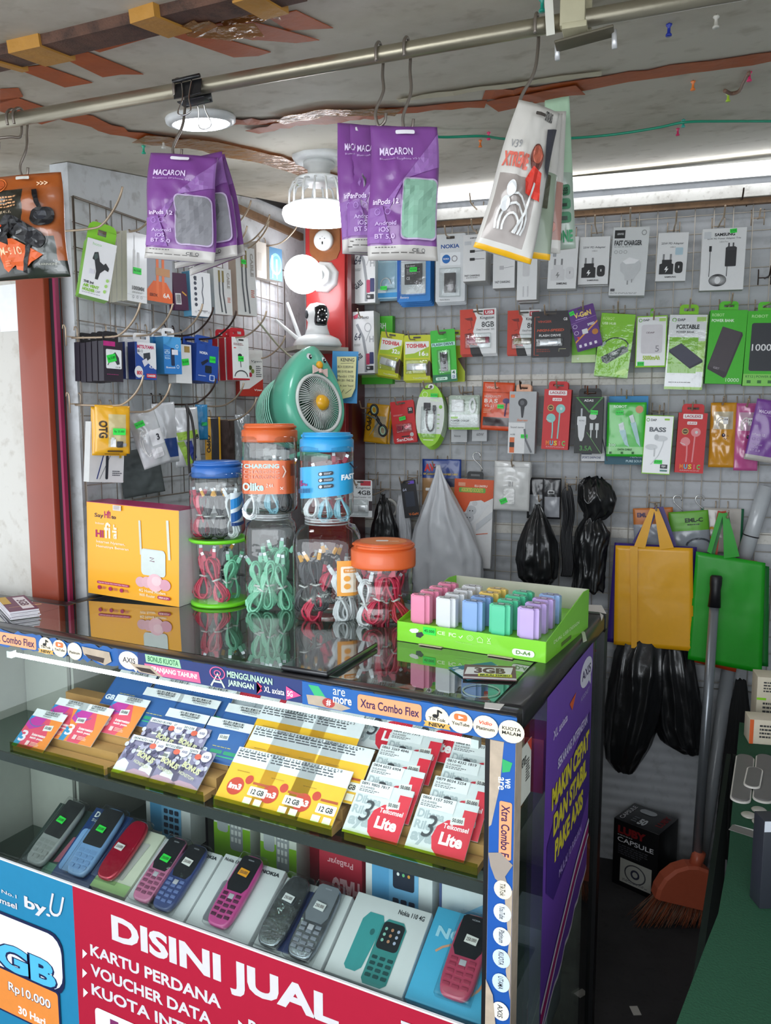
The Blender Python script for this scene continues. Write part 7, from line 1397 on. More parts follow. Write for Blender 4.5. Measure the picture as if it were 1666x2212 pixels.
cc=top(1040,1492); mb=MB(); mb.lathe([(0,0),(.03,0),(.029,.0003),(.0275,.0004),(.0265,.0004),(.025,.0003),(0,.0003)],M('b8c4b8',.3),40,c=(cc.x,cc.y,TOP+.0005)) if False else mb.tube([(cc.x+.027*math.cos(2*PI*i/40),cc.y+.027*math.sin(2*PI*i/40),TOP+.0004) for i in range(40)],.0012,M('8fa08f',.3),6,closed=True,flat=.3); tag(mb.build('ring_mark'),'faint round glue ring on the counter glass in front of the 3GB voucher','mark')
# ================================================================== BAGS ON THE BACK WALL
def bagmesh(label,name,apex,pts,d,mat,seed,depth=.06,folds=14,group=None,crum=.14):
    """crumpled plastic bag gathered at an apex; pts = [(y_px, x_left, x_right)]"""
    A0=bw(apex[0],apex[1],d); rows=[]
    for (y,xl,xr) in pts:
        a=bw(xl,y,d); b=bw(xr,y,d); rows.append((a,b))
    o_=empty(name,label,'bag',loc=A0)
    if group: o_['group'] =group
    seg=84; vs=[]; rd=random.Random(seed); ph=[rd.uniform(0,6.28) for _ in range(6)]
    R=[]
    for i in range(len(rows) -1):
        for k in range(7): t=k/7; R.append((rows[i][0].lerp(rows[i+1][0],t),rows[i][1].lerp(rows[i+1][1],t)))
    R.append(rows[-1]); n=len(R)
    for i,(a,b) in enumerate(R):
        c_=(a+b) /2; hw=(b-a).length/2; v=i/(n-1); dp=min(depth,hw*.9) *min(1,.3+v*3)
        for k in range(seg):
            th=2*PI*k/seg; q_=V((math.cos(th) *1.6,math.sin(th) *1.6,v*3+seed))
            ple=1-2*abs(math.sin(folds*th/2+ph[0] +.8*noise.noise(q_*1.3))) ** .7
            cr=1-2*abs(noise.noise(V((math.cos(th) *3.5,math.sin(th) *3.5,v*7+seed)))) ** .6
            f=1+.15*ple*(1-.5*v) +crum*cr*(.4+v)
            p=c_+bU*hw*math.cos(th) *(1+(f-1) *.4) +bN*dp*math.sin(th) *f+V((0,0,(.012*crum/.12) *noise.noise(q_*2.2+V((0,0,9)))))
            vs.append(p-A0)
    fs=[(i*seg+k,(i+1) *seg+k,(i+1) *seg+(k+1) % seg,i*seg+(k+1) % seg) for i in range(n-1) for k in range(seg)]
    fs.append(tuple(range(seg))); fs.append(tuple(reversed(range((n-1) *seg,n*seg))))
    mb=MB(); mb.add(vs,fs,mat,True); mb.build('bag_body',o_)
    return o_
BB=M('17181a',.3,coat=.35,var=.1,bump=.5,bscale=28,name='black_bag_film'); WB=M('cfd1d6',.4,coat=.2,var=.04,bump=.3,bscale=20,name='white_bag_film')
bagmesh('big white plastic bag hanging from a hook in front of the orange socket box','plastic_bag',(947,1006),[(1006,943,951),(1030,938,960),(1080,920,985),(1140,898,1018),(1200,886,1042),(1250,884,1044),(1290,890,1030)],.13,WB,3,.06,9,crum=.07)
bagmesh('small black plastic bag hanging between the Kingston 4GB card and the tape roll','plastic_bag',(828,1072),[(1070,824,832),(1090,816,842),(1130,806,856),(1170,800,862),(1230,800,860)],.12,BB,5,.03,8)
bagmesh('white folded plastic strip bag hanging beside the roll of tape','plastic_bag',(866,1070),[(1068,862,870),(1090,858,878),(1130,856,888),(1180,858,892),(1240,858,890)],.06,WB,6,.02,8)
bagmesh('round black plastic bag hanging under the black adapter pouches','plastic_bag',(1161,1092),[(1090,1156,1166),(1108,1150,1176),(1130,1136,1188),(1170,1120,1204),(1210,1115,1208),(1245,1120,1205),(1262,1140,1190)],.13,BB,7,.06,10,crum=.06)
bagmesh('bunched black plastic bags tied high at the right of the hanging cables','plastic_bag',(1290,1035),[(1033,1262,1306),(1050,1250,1322),(1080,1250,1334),(1105,1262,1326),(1120,1262,1300),(1150,1245,1320),(1190,1240,1312),(1230,1240,1308),(1275,1235,1306)],.10,BB,8,.05,7)
bagmesh('large black bag under the yellow bag, left bulge','plastic_bag',(1380,1390),[(1380,1340,1440),(1420,1325,1440),(1480,1315,1440),(1540,1308,1430),(1600,1305,1408),(1640,1308,1385),(1664,1330,1370)],.105,BB,9,.065,11,crum=.05)
bagmesh('large black bag under the yellow bag, right bulge','plastic_bag',(1440,1390),[(1380,1400,1490),(1430,1400,1500),(1500,1402,1512),(1560,1408,1520),(1600,1425,1522),(1624,1465,1515)],.085,BB,10,.055,11,crum=.05)
# hanging black cables
mb=MB()
for k in range(7):
    x=1222+k*3.2; mb.tube(smooth([bw(1230,1050,.12),bw(x-6,1066,.12),bw(x-2,1110,.11+.004*(k % 3)),bw(x-8,1160,.11),bw(x-4,1220,.11),bw(x-8,1245,.11)]),.0042,BLACK,6)
tag(mb.build('hanging_cables',None),'bundle of black cables hanging left of the bunched black bags','cable')
# white tape roll
q=bw(838,1098,.05); e=empty('tape_roll','white ring-shaped tape roll behind the small black bag','tape',frame(q,rotN(bN,15)))
MB().lathe([(.026,-.01),(.034,-.01),(.034,.01),(.026,.01),(.026,-.01)],'d8d6d0',36,rot=Matrix.Rotation(PI/2,3,'X'),caps=False).build('roll',e)
# scissors
q=bw(815,905,.15); e=empty('scissors','black-handled scissors with pale green inner rings hanging from a hook','scissors',frame(q,bN,-10))
for s,(rx,rz,rr) in ((0,(-.004,.030,.014)),(1,(.014,-.040,.015))):
    c_=V((rx,-.002-s*.004,rz)); mb=MB(); mb.tube([c_+V((rr*math.cos(2*PI*i/24) *.8,0,rr*1.1*math.sin(2*PI*i/24))) for i in range(24)],.004,BLACK,8,closed=True)
    end=V((.006,c_.y,-.008)) if s == 0 else V((.0,c_.y,.0)); mb.tube([c_+V((0,0,-rr if s == 0 else rr)),end],.0045,BLACK,8); mb.build('handle',e)
    mb=MB(); mb.tube([c_+V((rr*.7*math.cos(2*PI*i/24) *.8,-.001,rr*.75*1.1*math.sin(2*PI*i/24))) for i in range(24)],.0016,'9fd0b0',6,closed=True); mb.build('handle_liner',e)
    tip=V((-.036,c_.y,-.048)) if s == 0 else V((-.046,c_.y,.03)); dirv=(tip-end).normalized(); pn=V((-dirv.z,0,dirv.x)) *.004
    mb=MB(); mb.prism([end-pn,tip,end+pn],(0,.0015,0),M('a8a8a6',.25,.9)); mb.build('blade',e)
MB().lathe([(0,.008),(.0035,.0075),(.0035,.004),(0,.004)],CHROME,12,c=(.003,.002,-.006),rot=Matrix.Rotation(PI/2,3,'X')).build('rivet',e)
# shopping bags with loop handles
def shopbag(label,quad,apex,hx,hyb,d,col,seed,folds=(),th=.0015):
    """quad = TL,TR,BR,BL px; apex = handle top px; hx = (outer l, inner l, inner r, outer r) px on the top edge"""
    m=M(col,.45,coat=.15,var=.05,bump=.15,bscale=14)
    Q=[bw(x,y,d) for x,y in quad]; c_=sum(Q,V()) /4; e=empty('shopping_bag',label,'bag',loc=c_)
    nx,ny=18,22; vs=[]
    for s in (1,-1):
        for j in range(ny+1):
            for i in range(nx+1):
                u_,v_=i/nx,j/ny; p=Q[0].lerp(Q[1],u_).lerp(Q[3].lerp(Q[2],u_),v_)
                b_=math.sin(PI*u_) ** .7*math.sin(PI*min(v_*.9+.1,1)); w_=(noise.noise(V((u_*3+seed,v_*3.2,0))) *.004+noise.noise(V((u_*9+seed,v_*11,3))) *.002*(1-v_)) *b_+(.004*(1-abs(v_-.47) /.02) if abs(v_-.47) < .02 else 0)
                vs.append(p+bN*(s*(th*b_+.001) +(w_ if s > 0 else 0)) -c_)
    K=(nx+1) *(ny+1); fs=[]
    for j in range(ny):
        for i in range(nx):
            a=j*(nx+1) +i; fs.append((a,a+nx+1,a+nx+2,a+1)); a += K; fs.append((a,a+1,a+nx+2,a+nx+1))
    for i in range(nx): fs.append((i,i+1,i+1+K,i+K)); a=ny*(nx+1) +i; fs.append((a+1,a,a+K,a+1+K))
    for j in range(ny): a=j*(nx+1); fs.append((a+nx+1,a,a+K,a+nx+1+K)); a += nx; fs.append((a,a+nx+1,a+nx+1+K,a+K))
    MB().add(vs,fs,m,True).build('bag_body',e)
    for side,(o1,i1) in (('l',(hx[0],hx[1])),('r',(hx[3],hx[2]))):
        a=bw(o1,hyb[0] if side == 'l' else hyb[1],d+.003); b=bw(i1,hyb[0] +4 if side == 'l' else hyb[1] +4,d+.003); t1=bw(apex[0] +(-9 if side == 'l' else 9),apex[1],d+.006); t2=bw(apex[0] +(1 if side == 'l' else -1),apex[1] +2,d+.006)
        mb=MB(); L1=[a.lerp(t1,k/8) +V((0,0,0)) for k in range(9)]; L2=[b.lerp(t2,k/8) for k in range(9)]
        bow=[math.sin(PI*k/8) *.001*(-1 if side == 'l' else 1) for k in range(9)]
        vs=[]
        for p,q,w_ in zip(L1,L2,bow): vs += [p+bU*w_-c_,q+bU*w_*.5-c_]
        n_=len(vs); vs += [x+bN*.0012 for x in vs]
        f2=[(2*k,2*k+1,2*k+3,2*k+2) for k in range(8)]; fs=f2+[tuple(n_+z for z in reversed(f)) for f in f2] +[(2*k,2*k+2,n_+2*k+2,n_+2*k) for k in range(8)] +[(2*k+1,n_+2*k+1,n_+2*k+3,2*k+3) for k in range(8)]
        mb.add(vs,fs,m,False).build('handle',e)
    for (x0,x1,y0,y1,off) in folds:
        a=[bw(x,y,d+th+.007) -c_ for x,y in ((x0,y0),(x1,y0),(x1-2,y1),(x0+3,y1))]; mb=MB(); mb.prism(a,-bN*.0008,m); mb.build('folded_gusset',e)
    return e
shopbag('purple shopping bag hanging behind the yellow one',[(1328,1172),(1506,1182),(1490,1410),(1312,1386)],(1424,1094),(1366,1390,1444,1462),(1172,1180),.10,'3a2478',2)
shopbag('yellow shopping bag with a folded gusset, hanging in front',[(1330,1178),(1497,1184),(1498,1407),(1326,1392)],(1414,1098),(1370,1394,1426,1456),(1180,1183),.125,'e8a80c',3,[(1361,1378,1181,1400,0)])
shopbag('orange-red shopping bag peeking out behind the green one',[(1520,1196),(1636,1212),(1590,1452),(1500,1430)],(1560,1103),(1535,1550,1574,1584),(1196,1200),.085,'b8401c',4)
shopbag('dark green shopping bag just behind the bright green one',[(1512,1196),(1662,1224),(1660,1440),(1492,1422)],(1566,1110),(1532,1544,1566,1590),(1196,1208),.105,'12702a',6)
shopbag('bright green shopping bag hanging right of the broom handle',[(1504,1191),(1654,1216),(1646,1454),(1486,1424)],(1562,1107),(1528,1537,1564,1598),(1192,1202),.125,'159a18',5)
# S hooks
def shk(px,py,label):
    P=bw(px,py,.03); m=CHROME; r=.012
    pts=[P+bU*r*math.cos(a) +V((0,0,r*math.sin(a))) for a in [math.radians(-20+220*i/12) for i in range(13)]]
    pts += [P+bU*(-r+.004) +V((0,0,-.012)),P+bU*(.012) +V((0,0,-.03))] +[P+bU*(.012-.0+.008*math.sin(a)) +V((0,0,-.036-.008*(1-math.cos(a)))) for a in (0.6,1.4,2.4)]
    tag(MB().tube(pts,.0016,m,8).build('s_hook'),label,'hook')
shk(1464,1078,'chrome S hook on the grid, left one above the EML pouches'); shk(1512,1078,'chrome S hook on the grid, right one above the EML pouches'); shk(1030,985,'chrome S hook holding the orange socket box')
# tubes at the right
def ptube(name,label,a,b,d0,d1,r,mat,cat,seg=18,parts=None):
    A_=bw(a[0],a[1],d0); B_=bw(b[0],b[1],d1); e=empty(name,label,cat,loc=A_); MB().tube([(0,0,0),(B_-A_) *.5,B_-A_],r,mat,seg).build('tube',e); return e,A_,B_
e,A_,B_=ptube('rolled_film','pale rolled plastic film with a black band, at the right image edge',(1656,1050),(1606,1210),.045,.045,.022,M('b8bcc0',.25,coat=.5,var=.05),'roll')
m_=(B_-A_); MB().tube([m_*.66,m_*.675],.0232,BLACK,18).build('black_band',e)
e,A_,B_=ptube('plastic_pipe','grey plastic pipe leaning behind the broom handle',(1575,1440),(1500,1960),.03,.16,.02,M('8e9296',.35,coat=.3,var=.05),'pipe')
# ================================================================== FLOOR OBJECTS
# broom
hb_=onz(1466,1995,.06); g0=bw(1548,1245,.34);
hd=ony(1490,1885,onz(1490,1990,.05).y+.0);
bz=onz(1455,2040,.0); base=V((bz.x,bz.y,0)); headtop=hit(1505,1860,base+cH*.10,cH);
grip=bw(1548,1243,.185)
o=empty('broom','broom with grey pole, black grip and orange head leaning by the wall','broom',loc=base)
dv=(headtop-grip); gl=grip+dv*.115
MB().tube([grip+dv*.10-base,headtop-base],.0135,M('8f949a',.3,.6,name='grey_pole'),18).build('pole',o)
mb=MB(); gp=[grip-base,grip+dv*.006-base,grip+dv*.03-base,grip+dv*.05-base,grip+dv*.11-base]; mb.tube(gp,[.013,.0165,.0165,.0145,.0175],BLACK,18); mb.build('grip',o)
hc=headtop-base; fr=frame(V((0,0,0)),rotN(-cH,0),14,0).to_3x3()
def hp(x,y,z): return hc+fr @ V((x,y,z))
OB_=M('b8583c',.5,coat=.2,var=.08,name='orange_broom_head')
sh=[(-.093,-.128),(-.094,-.10),(-.085,-.065),(-.062,-.032),(-.03,-.012),(0,-.006),(.03,-.010),(.062,-.028),(.085,-.06),(.094,-.10),(.093,-.128)]
mb=MB(); n=len(sh)
for y_,k_ in ((0,0),): pass
vs=[]
for (yy,kk) in ((-.026,.90),(-.018,1.),(.018,1.),(.026,.9)): vs += [hp(x*kk,yy,-.07+(z+.07) *kk if z > -.12 else z) for x,z in sh]
fs=[(j*n+i,j*n+i+1,(j+1) *n+i+1,(j+1) *n+i) for j in range(3) for i in range(n-1)] +[tuple(reversed(range(n))),tuple(range(3*n,4*n))] +[(j*n+n-1,j*n,(j+1) *n,(j+1) *n+n-1) for j in range(3)]
mb.add(vs,fs,OB_); mb.build('broom_head',o)
mb=MB(); mb.tube([hp(0,0,-.02),hp(0,0,.03)],.018,OB_,16); mb.build('pole_socket',o)
mb=MB(); rd=random.Random(5); cs_=[M('a85a36',.7),M('7c4630',.7),M('8a6a58',.7)]
for i in range(420):
    x=rd.uniform(-.088,.088); y_=rd.uniform(-.016,.016); tip=hp(x*1.28+rd.gauss(0,.008) -.012,y_*2.2,-.225+rd.uniform(-.004,.01));
    q0=hp(x,y_,-.125); tip.z=max(tip.z,.002); md=q0.lerp(tip,.5) +V((rd.gauss(0,.002),0,0)); mb.tube([q0,md,tip],[.0012,.0011,.0006],cs_[i % 3],3)
mb.build('bristles',o,kind='stuff')
# capsule lamp box
fa=onz(1322,1905,0); fb=onz(1418,1948,0); u=V((fb.x-fa.x,fb.y-fa.y,0)); Wc=max(.12,u.length); an=math.atan2(u.y,u.x)
hz=hit(1331,1766,fa,cH).z
o=empty('lamp_box','black LUBY CAPSULE lamp carton standing on the dark floor','box',Matrix.Translation((fa.x,fa.y,0)) @ Matrix.Rotation(an,4,'Z'))
KB=M('0f0f12',.3,coat=.4,name='black_carton'); Hc=hz
MB().box((Wc/2,Wc*.45,Hc/2),(Wc,Wc*.9,Hc),KB,ch=.001).build('carton',o)
mb=MB(); draw(mb,[('t','LUBY',.1,.08,.72,.2,'7a1418',.05),('n',.1,.215,.55,.235,1,'c8c8c8'),('t','CAPSULE',.1,.25,.9,.32,'d8d8dc',.01),('n',.12,.36,.8,.52,5,'4a4a50'),('r',.18,.56,.88,.92,'a8a8a0'),('o',.52,.74,.1,.07,.4,'2a2a40'),('o',.52,.74,.24,.14,.12,'3a3a40'),('n',.24,.86,.8,.9,2,'5a5a60')],Wc,Hc,0); q_=mb.build('print',o); q_.location=(Wc/2,-.0006,Hc/2)
mb=MB(); draw(mb,[('t','LUBY',.78,.1,.92,.7,'7a1418',.04,0,-90),('t','50',.45,.6,.62,.9,'c8ccd0',.05),('rr',.25,.12,.62,.34,.1,'b8bcc0'),('t','CAPSULE',.06,.15,.16,.9,'d0d0d4',.01,0,-90),('n',.3,.6,.42,.9,3,'70747a')],Wc,Wc*.9,0,lambda x,z,o_: (x,z,o_)); q_=mb.build('top_print',o); q_.location=(Wc/2,Wc*.45,Hc+.0006)
# boxes behind the case on the floor: red and orange/white
wbk=M('c8b8b0',.5);
z=0.0; P0=onz(1318,1860,0); P0=V((fa.x-.10,fa.y+.16,0))
for i,(hh,m,l,sp) in enumerate(((.075,M('8a1420',.4,coat=.2),'dark red carton at the bottom of the stack left of the lamp box',[('t','Telkomsel',.2,.35,.9,.7,'d8b8b8',.02)]),(.07,M('8a1420',.4,coat=.2),'dark red carton, second from the bottom, left of the lamp box',[('t','Telkomsel',.1,.35,.8,.7,'d8b8b8',.02)]))):
    e=empty('red_carton',l,'box',Matrix.Translation((P0.x,P0.y,z)) @ Matrix.Rotation(an,4,'Z')); MB().box((0,.06,hh/2),(.16,.12,hh),m,ch=.001).build('carton',e); mb=MB(); draw(mb,sp,.16,hh,0); q_=mb.build('print',e); q_.location=(0,-.0006,hh/2); z += hh+.0005
num=['5/5H','5/7H','60/7H','9/28h','30/10','2/5','4/7','6/9']
for i in range(8):
    hh=.019; e=empty('voucher_pack','voucher pack marked '+num[7-i] +', '+('lowest','second from below','third from below','fourth from below','fourth from the top','third from the top','second from the top','topmost')[i] +' beside the lamp box','voucher',Matrix.Translation((P0.x+(-.01 if i > 4 else 0),P0.y+.01,z)) @ Matrix.Rotation(an,4,'Z'),'voucher packs stacked by the lamp box'); MB().box((0,.05,hh/2),(.13,.1,hh),'b8aca4').build('pack',e)
    mb=MB(); draw(mb,[('r',.0 if i < 5 else .62,.05,.36 if i < 5 else .98,.95,'d8502a'),('t',num[7-i],.44 if i < 5 else .1,.2,.9 if i < 5 else .55,.8,'26262c',.02)],.13,hh,0); q_=mb.build('print',e); q_.location=(0,-.0006,hh/2); z += hh+.0006
# paper scrap on the floor
q=onz(1373,2183,.001); tag(MB().box((q.x,q.y,.001),(.02,.03,.0006),'b8b4ae',Matrix.Rotation(.5,3,'Z')).build('paper_scrap'),'small white paper scrap on the dark floor','paper')
# ================================================================== GREEN TABLE AT THE RIGHT
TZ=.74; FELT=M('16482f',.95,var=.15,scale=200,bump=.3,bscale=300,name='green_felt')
p0=onz(1461,2212,TZ); p1=onz(1598,1560,TZ)
gt=empty('green_table','side table covered with dark green cloth at the right','table',loc=(p0.x,.6,0))
xe=(p0.x+p1.x) /2; y1_=2.05
tp=[onz(x,y,TZ) for x,y in ((1461,2212),(1523,2046),(1552,1973),(1573,1855),(1579,1778),(1598,1560))]; tp=[V((tp[0].x-.02,.6,TZ))] +tp+[V((.40,tp[-1].y,TZ)),V((.40,.6,TZ))]; MB().prism([q-gt.location for q in tp],(0,0,-.02),FELT).build('table_top',gt)
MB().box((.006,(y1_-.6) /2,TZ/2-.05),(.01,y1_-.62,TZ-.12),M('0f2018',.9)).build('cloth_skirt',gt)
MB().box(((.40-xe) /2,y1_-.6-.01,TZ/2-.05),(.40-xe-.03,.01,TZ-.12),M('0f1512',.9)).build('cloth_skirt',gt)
for x,y in ((.05,.05),(.05,y1_-.66),(.36,.05),(.36,y1_-.66)): MB().box((x,y,TZ/2-.012),(.035,.035,TZ-.024),BLKF).build('leg',gt)
def tb(px,py,z=TZ): return onz(px,py,z)
def tbox(label,quadpx,h,mat,spec,rz=0,name='small_box',depth=.03,cat='box'):
    a=tb(*quadpx[0]); b=tb(*quadpx[1]); u=b-a; W=u.length
    e=empty(name,label,cat,Matrix.Translation((a.x,a.y,TZ+.0004)) @ Matrix.Rotation(math.atan2(u.y,u.x),4,'Z')); MB().box((W/2,depth/2,h/2),(W,depth,h),mat,ch=.0006).build('carton',e)
    mb=MB(); draw(mb,spec,W,h,0)
    if mb.v: q_=mb.build('print',e); q_.location=(W/2,-.0006,h/2)
    return e
tbox('dark phone case box with blue lid standing at the right edge of the green table',[(1641,1964),(1760,1962)],.135,'23262e',[('r',0,0,1,.12,'b8bcc4'),('t','Water',.45,.26,.7,.3,'e0e0e0',.0),('rr',.55,.55,.95,.95,.08,'5a6068'),('t','TOP',.5,.05,.7,.1,'c02020',.03)],depth=.03)
tbox('white and orange small carton with little icons on the green table',[(1618,1606),(1690,1612)],.055,'d8cdb8',[('r',0,.0,.12,1,'d8602a'),('n',.3,.2,.9,.8,4,'3a3a3a')],depth=.05)
tbox('cream carton with barcode at the far end of the green table',[(1632,1560),(1700,1566)],.11,'d2c8b2',[('n',.2,.1,.9,.35,4,'3a3a3a'),('n',.2,.55,.9,.9,4,'3a3a3a'),('r',.0,.45,.3,.5,'8ad020')],depth=.06)
# keychain organisers
ko=tb(1628,1682)
for i,(dx,l) in enumerate(((-.021,'left grey and white rounded cable clip lying on the green table'),(.021,'right grey and white rounded cable clip lying on the green table'))):
    q=ko+cR*dx; e=empty('cable_clip',l,'clip',Matrix.Translation((q.x,q.y,TZ+.0005)) @ Matrix.Rotation(YAW*.2-.1,4,'Z')); e['group'] ='cable clips on the green table'
    for nm,wd,hh,c_,z_ in (('rim',.036,.23,'dcd8d0',.003),('pad',.031,.222,'6a6866',.0064)):
        mb=MB(); pts=[(wd/2*math.cos(a),(hh/2-wd/2) *(1 if math.sin(a) >= 0 else -1) +wd/2*math.sin(a),0) for a in [2*PI*(k+.5) /28 for k in range(28)]]; mb.prism(pts,(0,0,z_),c_); mb.build(nm,e)
e=empty('cable_clip','small grey rounded clip lying over the two long ones','clip',Matrix.Translation((ko.x,ko.y-.015,TZ+.0072)) @ Matrix.Rotation(-.05,4,'Z'))
for nm,wd,hh,c_,z_ in (('rim',.03,.1,'dcd8d0',.003),('pad',.025,.094,'6a6866',.004)):
    mb=MB(); pts=[(wd/2*math.cos(a),(hh/2-wd/2) *(1 if math.sin(a) >= 0 else -1) +wd/2*math.sin(a),0) for a in [2*PI*(k+.5) /28 for k in range(28)]]; mb.prism(pts,(0,0,z_),c_); mb.build(nm,e)
for i,(x,y) in enumerate(((1618,1763),(1640,1752),(1642,1778))):
    q=tb(x,y); mb=MB(); mb.lathe([(0,0),(.0125,0),(.0135,.002),(.011,.0035),(0,.004)],M('a8a49a',.25,coat=.6),24,c=(q.x,q.y,TZ+.0006)); tag(mb.build('clear_disc'),['clear round disc left, nearest the grey card','clear round disc beside the clips, upper','clear round disc nearest the blue-lidded box'][i] +' on the green table','disc')
q=tb(1618,1800); tag(MB().box((q.x,q.y,TZ+.0008),(.06,.022,.0012),'6e6c68',Matrix.Rotation(-.25,3,'Z')).build('grey_card'),'dark grey card strip lying on the green table','card')
q=tb(1602,1793); tag(MB().prism([(q.x-.012,q.y+.014,TZ+.0003),(q.x+.035,q.y+.008,TZ+.0003),(q.x+.01,q.y-.012,TZ+.0003)],(0,0,.0004),'dcdcd8').build('paper_scrap'),'white paper corner under the grey card on the green table','paper')
# grey backpack-like black cloth beside the table
bagmesh('black cloth hanging by the far end of the green table','black_cloth',(1600,1470),[(1470,1590,1612),(1540,1575,1622),(1650,1562,1615),(1760,1550,1605),(1850,1540,1590)],.10,M('111314',.9),14,.05,6)
# ================================================================== GOODS IN THE CASE
def lean(P,th,rz=0.): return Matrix.Translation(P) @ Matrix.Rotation(rz,4,'Z') @ Matrix.Rotation(math.radians(th-90),4,'X')
def pz(py_y,slope=24,z0=SH1+.006): return z0+(py_y-1.025) *math.tan(math.radians(slope))
CN=[0]
def card(kind,bl,y,label,wpx,tag_=None,th=38,L=.088,rz=0.,hold=None):
    """SIM voucher card: bl = pixel of its lower left corner seen at depth y"""
    P=ony(bl[0],bl[1],y); W=wpx
    e=empty('sim_card_pack',label,'card',lean(P,th,rz)); e['group'] ={'3': 'orange-pink number cards','x': 'blue number cards','a': 'grey-violet bonus cards','i': 'yellow number cards','t': 'red and white Telkomsel cards','w': 'white-backed number cards'}[kind]
    MB().box((W/2,.0006,L/2),(W,.001,L),'e2e4e6').build('card',e)
    rd=random.Random(CN[0]); CN[0] += 1; num_='08'+''.join(str(rd.randint(0,9)) for _ in range(10)); nr=' '.join((num_[:4],num_[4:8],num_[8:]))
    if kind == '3':
        s=[('r',0,.2,1,1,'e0506a'),('p',[(.62,.2),(1,.2),(1,1),(.6,1),(.8,.6)],'ee8a3a'),('p',[(0,.62),(.2,.75),(.16,1),(0,1)],'3a90c0'),('p',[(0,.2),(.5,.2),(.44,.44),(.2,.54),(0,.45)],'c03a9c'),('p',[(0,.2),(.14,.2),(0,.34)],'2a8ac8'),('l',arc(.3,.24,.28,.2,180,330,10),.02,'5a70a8'),('t','3',.06,.58,.26,.86,'f0e0e8',.02),('t','Internetan',.38,.6,.8,.67,'fbeaea',.03),('t','lebih puas.',.38,.69,.8,.76,'fbeaea',.03),('n',.5,.82,.8,.92,3,'f8d0c0'),('r',.36,.81,.46,.92,'e8c8c8'),('b',.36,.02,.8,.07,'30343a'),('t',num_,.36,.08,.78,.12,'30343a',.02),('n',.34,.14,.7,.18,2,'70747a')]
    elif kind == 'x':
        s=[('r',0,.22,1,1,'2a5596'),('rr',.03,.25,.97,.95,.06,'31609e'),('b',.3,.03,.8,.08,'30343a'),('t',num_,.34,.09,.8,.14,'30343a',.02),('n',.4,.16,.75,.19,1,'70747a'),('t','GB',.05,.72,.3,.86,'e8f0f8',.04),('rr',.36,.72,.62,.8,.02,'2a9a70'),('rr',.66,.72,.95,.8,.02,'2a9a70'),('r',.36,.84,.95,.87,'3ab080'),('n',.36,.64,.95,.67,1,'d0c060')]
    elif kind == 'a':
        s=[('r',0,0,1,1,'8f86a4'),('p',[(.0,.75),(.12,.6),(.3,.7),(.34,1),(0,1)],'e8e6ea'),('p',[(.2,1),(.5,.8),(.8,.82),(1,.9),(1,1)],'c09ab0')] +[('c',rd.random(),rd.uniform(.15,.6),.05,.06,rd.choice(('4a4464','cfcad8','6a6284','b8b0c8'))) for _ in range(26)] +[('r',.06,.02,.66,.14,'e6e6ea'),('t',num_,.1,.06,.62,.12,'30303a',.02),('t','BONUS',.42,.42,.9,.56,'dcd8a8',.04,0,-12),('t','NONSTOP!',.42,.64,.84,.72,'cfcab0',.03,0,-12),('c',.86,.16,.12,.13,'e4e0ec'),('t','AXIS',.79,.13,.93,.19,'4a3a6a',.03),('c',.68,.2,.08,.07,'d8604a')]
    elif kind == 'i':
        s=[('r',0,.3,1,1,'f0bb2a'),('r',0,0,1,.3,'dfe2e6'),('n',.04,.06,.92,.2,3,'50545a'),('t',' '.join(num_),.04,.015,.8,.06,'30343a',.01),('c',.3,.7,.17,.16,'c8402c'),('c',.52,.54,.08,.08,'c8402c'),('t','im3',.17,.65,.43,.76,'f4f4f4',.05),('r',.62,.56,.95,.6,'b8502a'),('rr',.6,.64,.97,.8,.02,'f2efe6'),('t','12 GB',.66,.68,.92,.77,'22242a',.03),('r',.58,.84,.74,.96,'f0eadc'),('r',.8,.84,.95,.96,'f0eadc'),('n',.2,.42,.5,.44,1,'9a7a20')]
    elif kind == 't':
        s=[('r',0,0,1,1,'d5dadc'),('t','Dibana',.04,.26,.5,.42,'a8b2b6',.04),('t','Rileks',.04,.46,.5,.62,'aab4b8',.04),('t','aya',.04,.68,.42,.9,'aab4b8',.05),('p',[(1,.12),(1,1),(.55,1),(.44,.9),(.38,.7),(.42,.5),(.56,.36),(.78,.3)],'d8283e'),('p',[(1,.0),(1,.3),(.78,.3),(.7,.2),(.7,.0)],'d5dadc'),('p',[(.78,.12),(1,.12),(1,.32),(.78,.32)],'d8283e'),('t','Telkomsel',.52,.42,.94,.51,'f6eeee',.02),('t','Lite',.52,.58,.9,.8,'fbf6f6',.04),('r',.02,.0,.62,.24,'e6e8ea'),('t',nr,.04,.02,.56,.075,'22242a',.02),('t','SULAWESI',.04,.1,.3,.14,'22242a',.01),('n',.04,.16,.44,.22,2,'606468'),('t','3',.2,.34,.4,.74,'3a3e44',.0,.2)]
    else:
        s=[('r',0,.55,1,1,'3a6a9a' if rd.random() < .4 else 'b8c0c8'),('p',[(.5,.42),(1,.4),(1,.62),(.5,.6)],'c0283c'),('b',.1,.04,.6,.12,'30343a'),('t',nr,.1,.14,.56,.21,'22242a',.02),('t','PAMASUKA',.1,.24,.4,.29,'22242a',.01),('t','3',.74,.08,.84,.26,'2a2c34',.02) if rd.random() < .5 else ('n',.7,.1,.9,.2,2,'606468'),('t','GB',.86,.2,.95,.27,'3a3e44',.03)]
    draw(MB(),s,W,L,0).build('print',e).location=(W/2,-.0002,L/2)
    if tag_: t_=MB(); t_.box((0,0,0),(.022,.0004,.012),'e4e4e0',Matrix.Rotation(math.radians(-8),3,'Y')); draw(t_,[('t','50.000',.12,.25,.9,.75,'4a4a4e',.02)],.022,.012,-.0004); q_=t_.build('price_tag',e); q_.location=(tag_[0] *W,-.0012,(1-tag_[1]) *L)
    return e
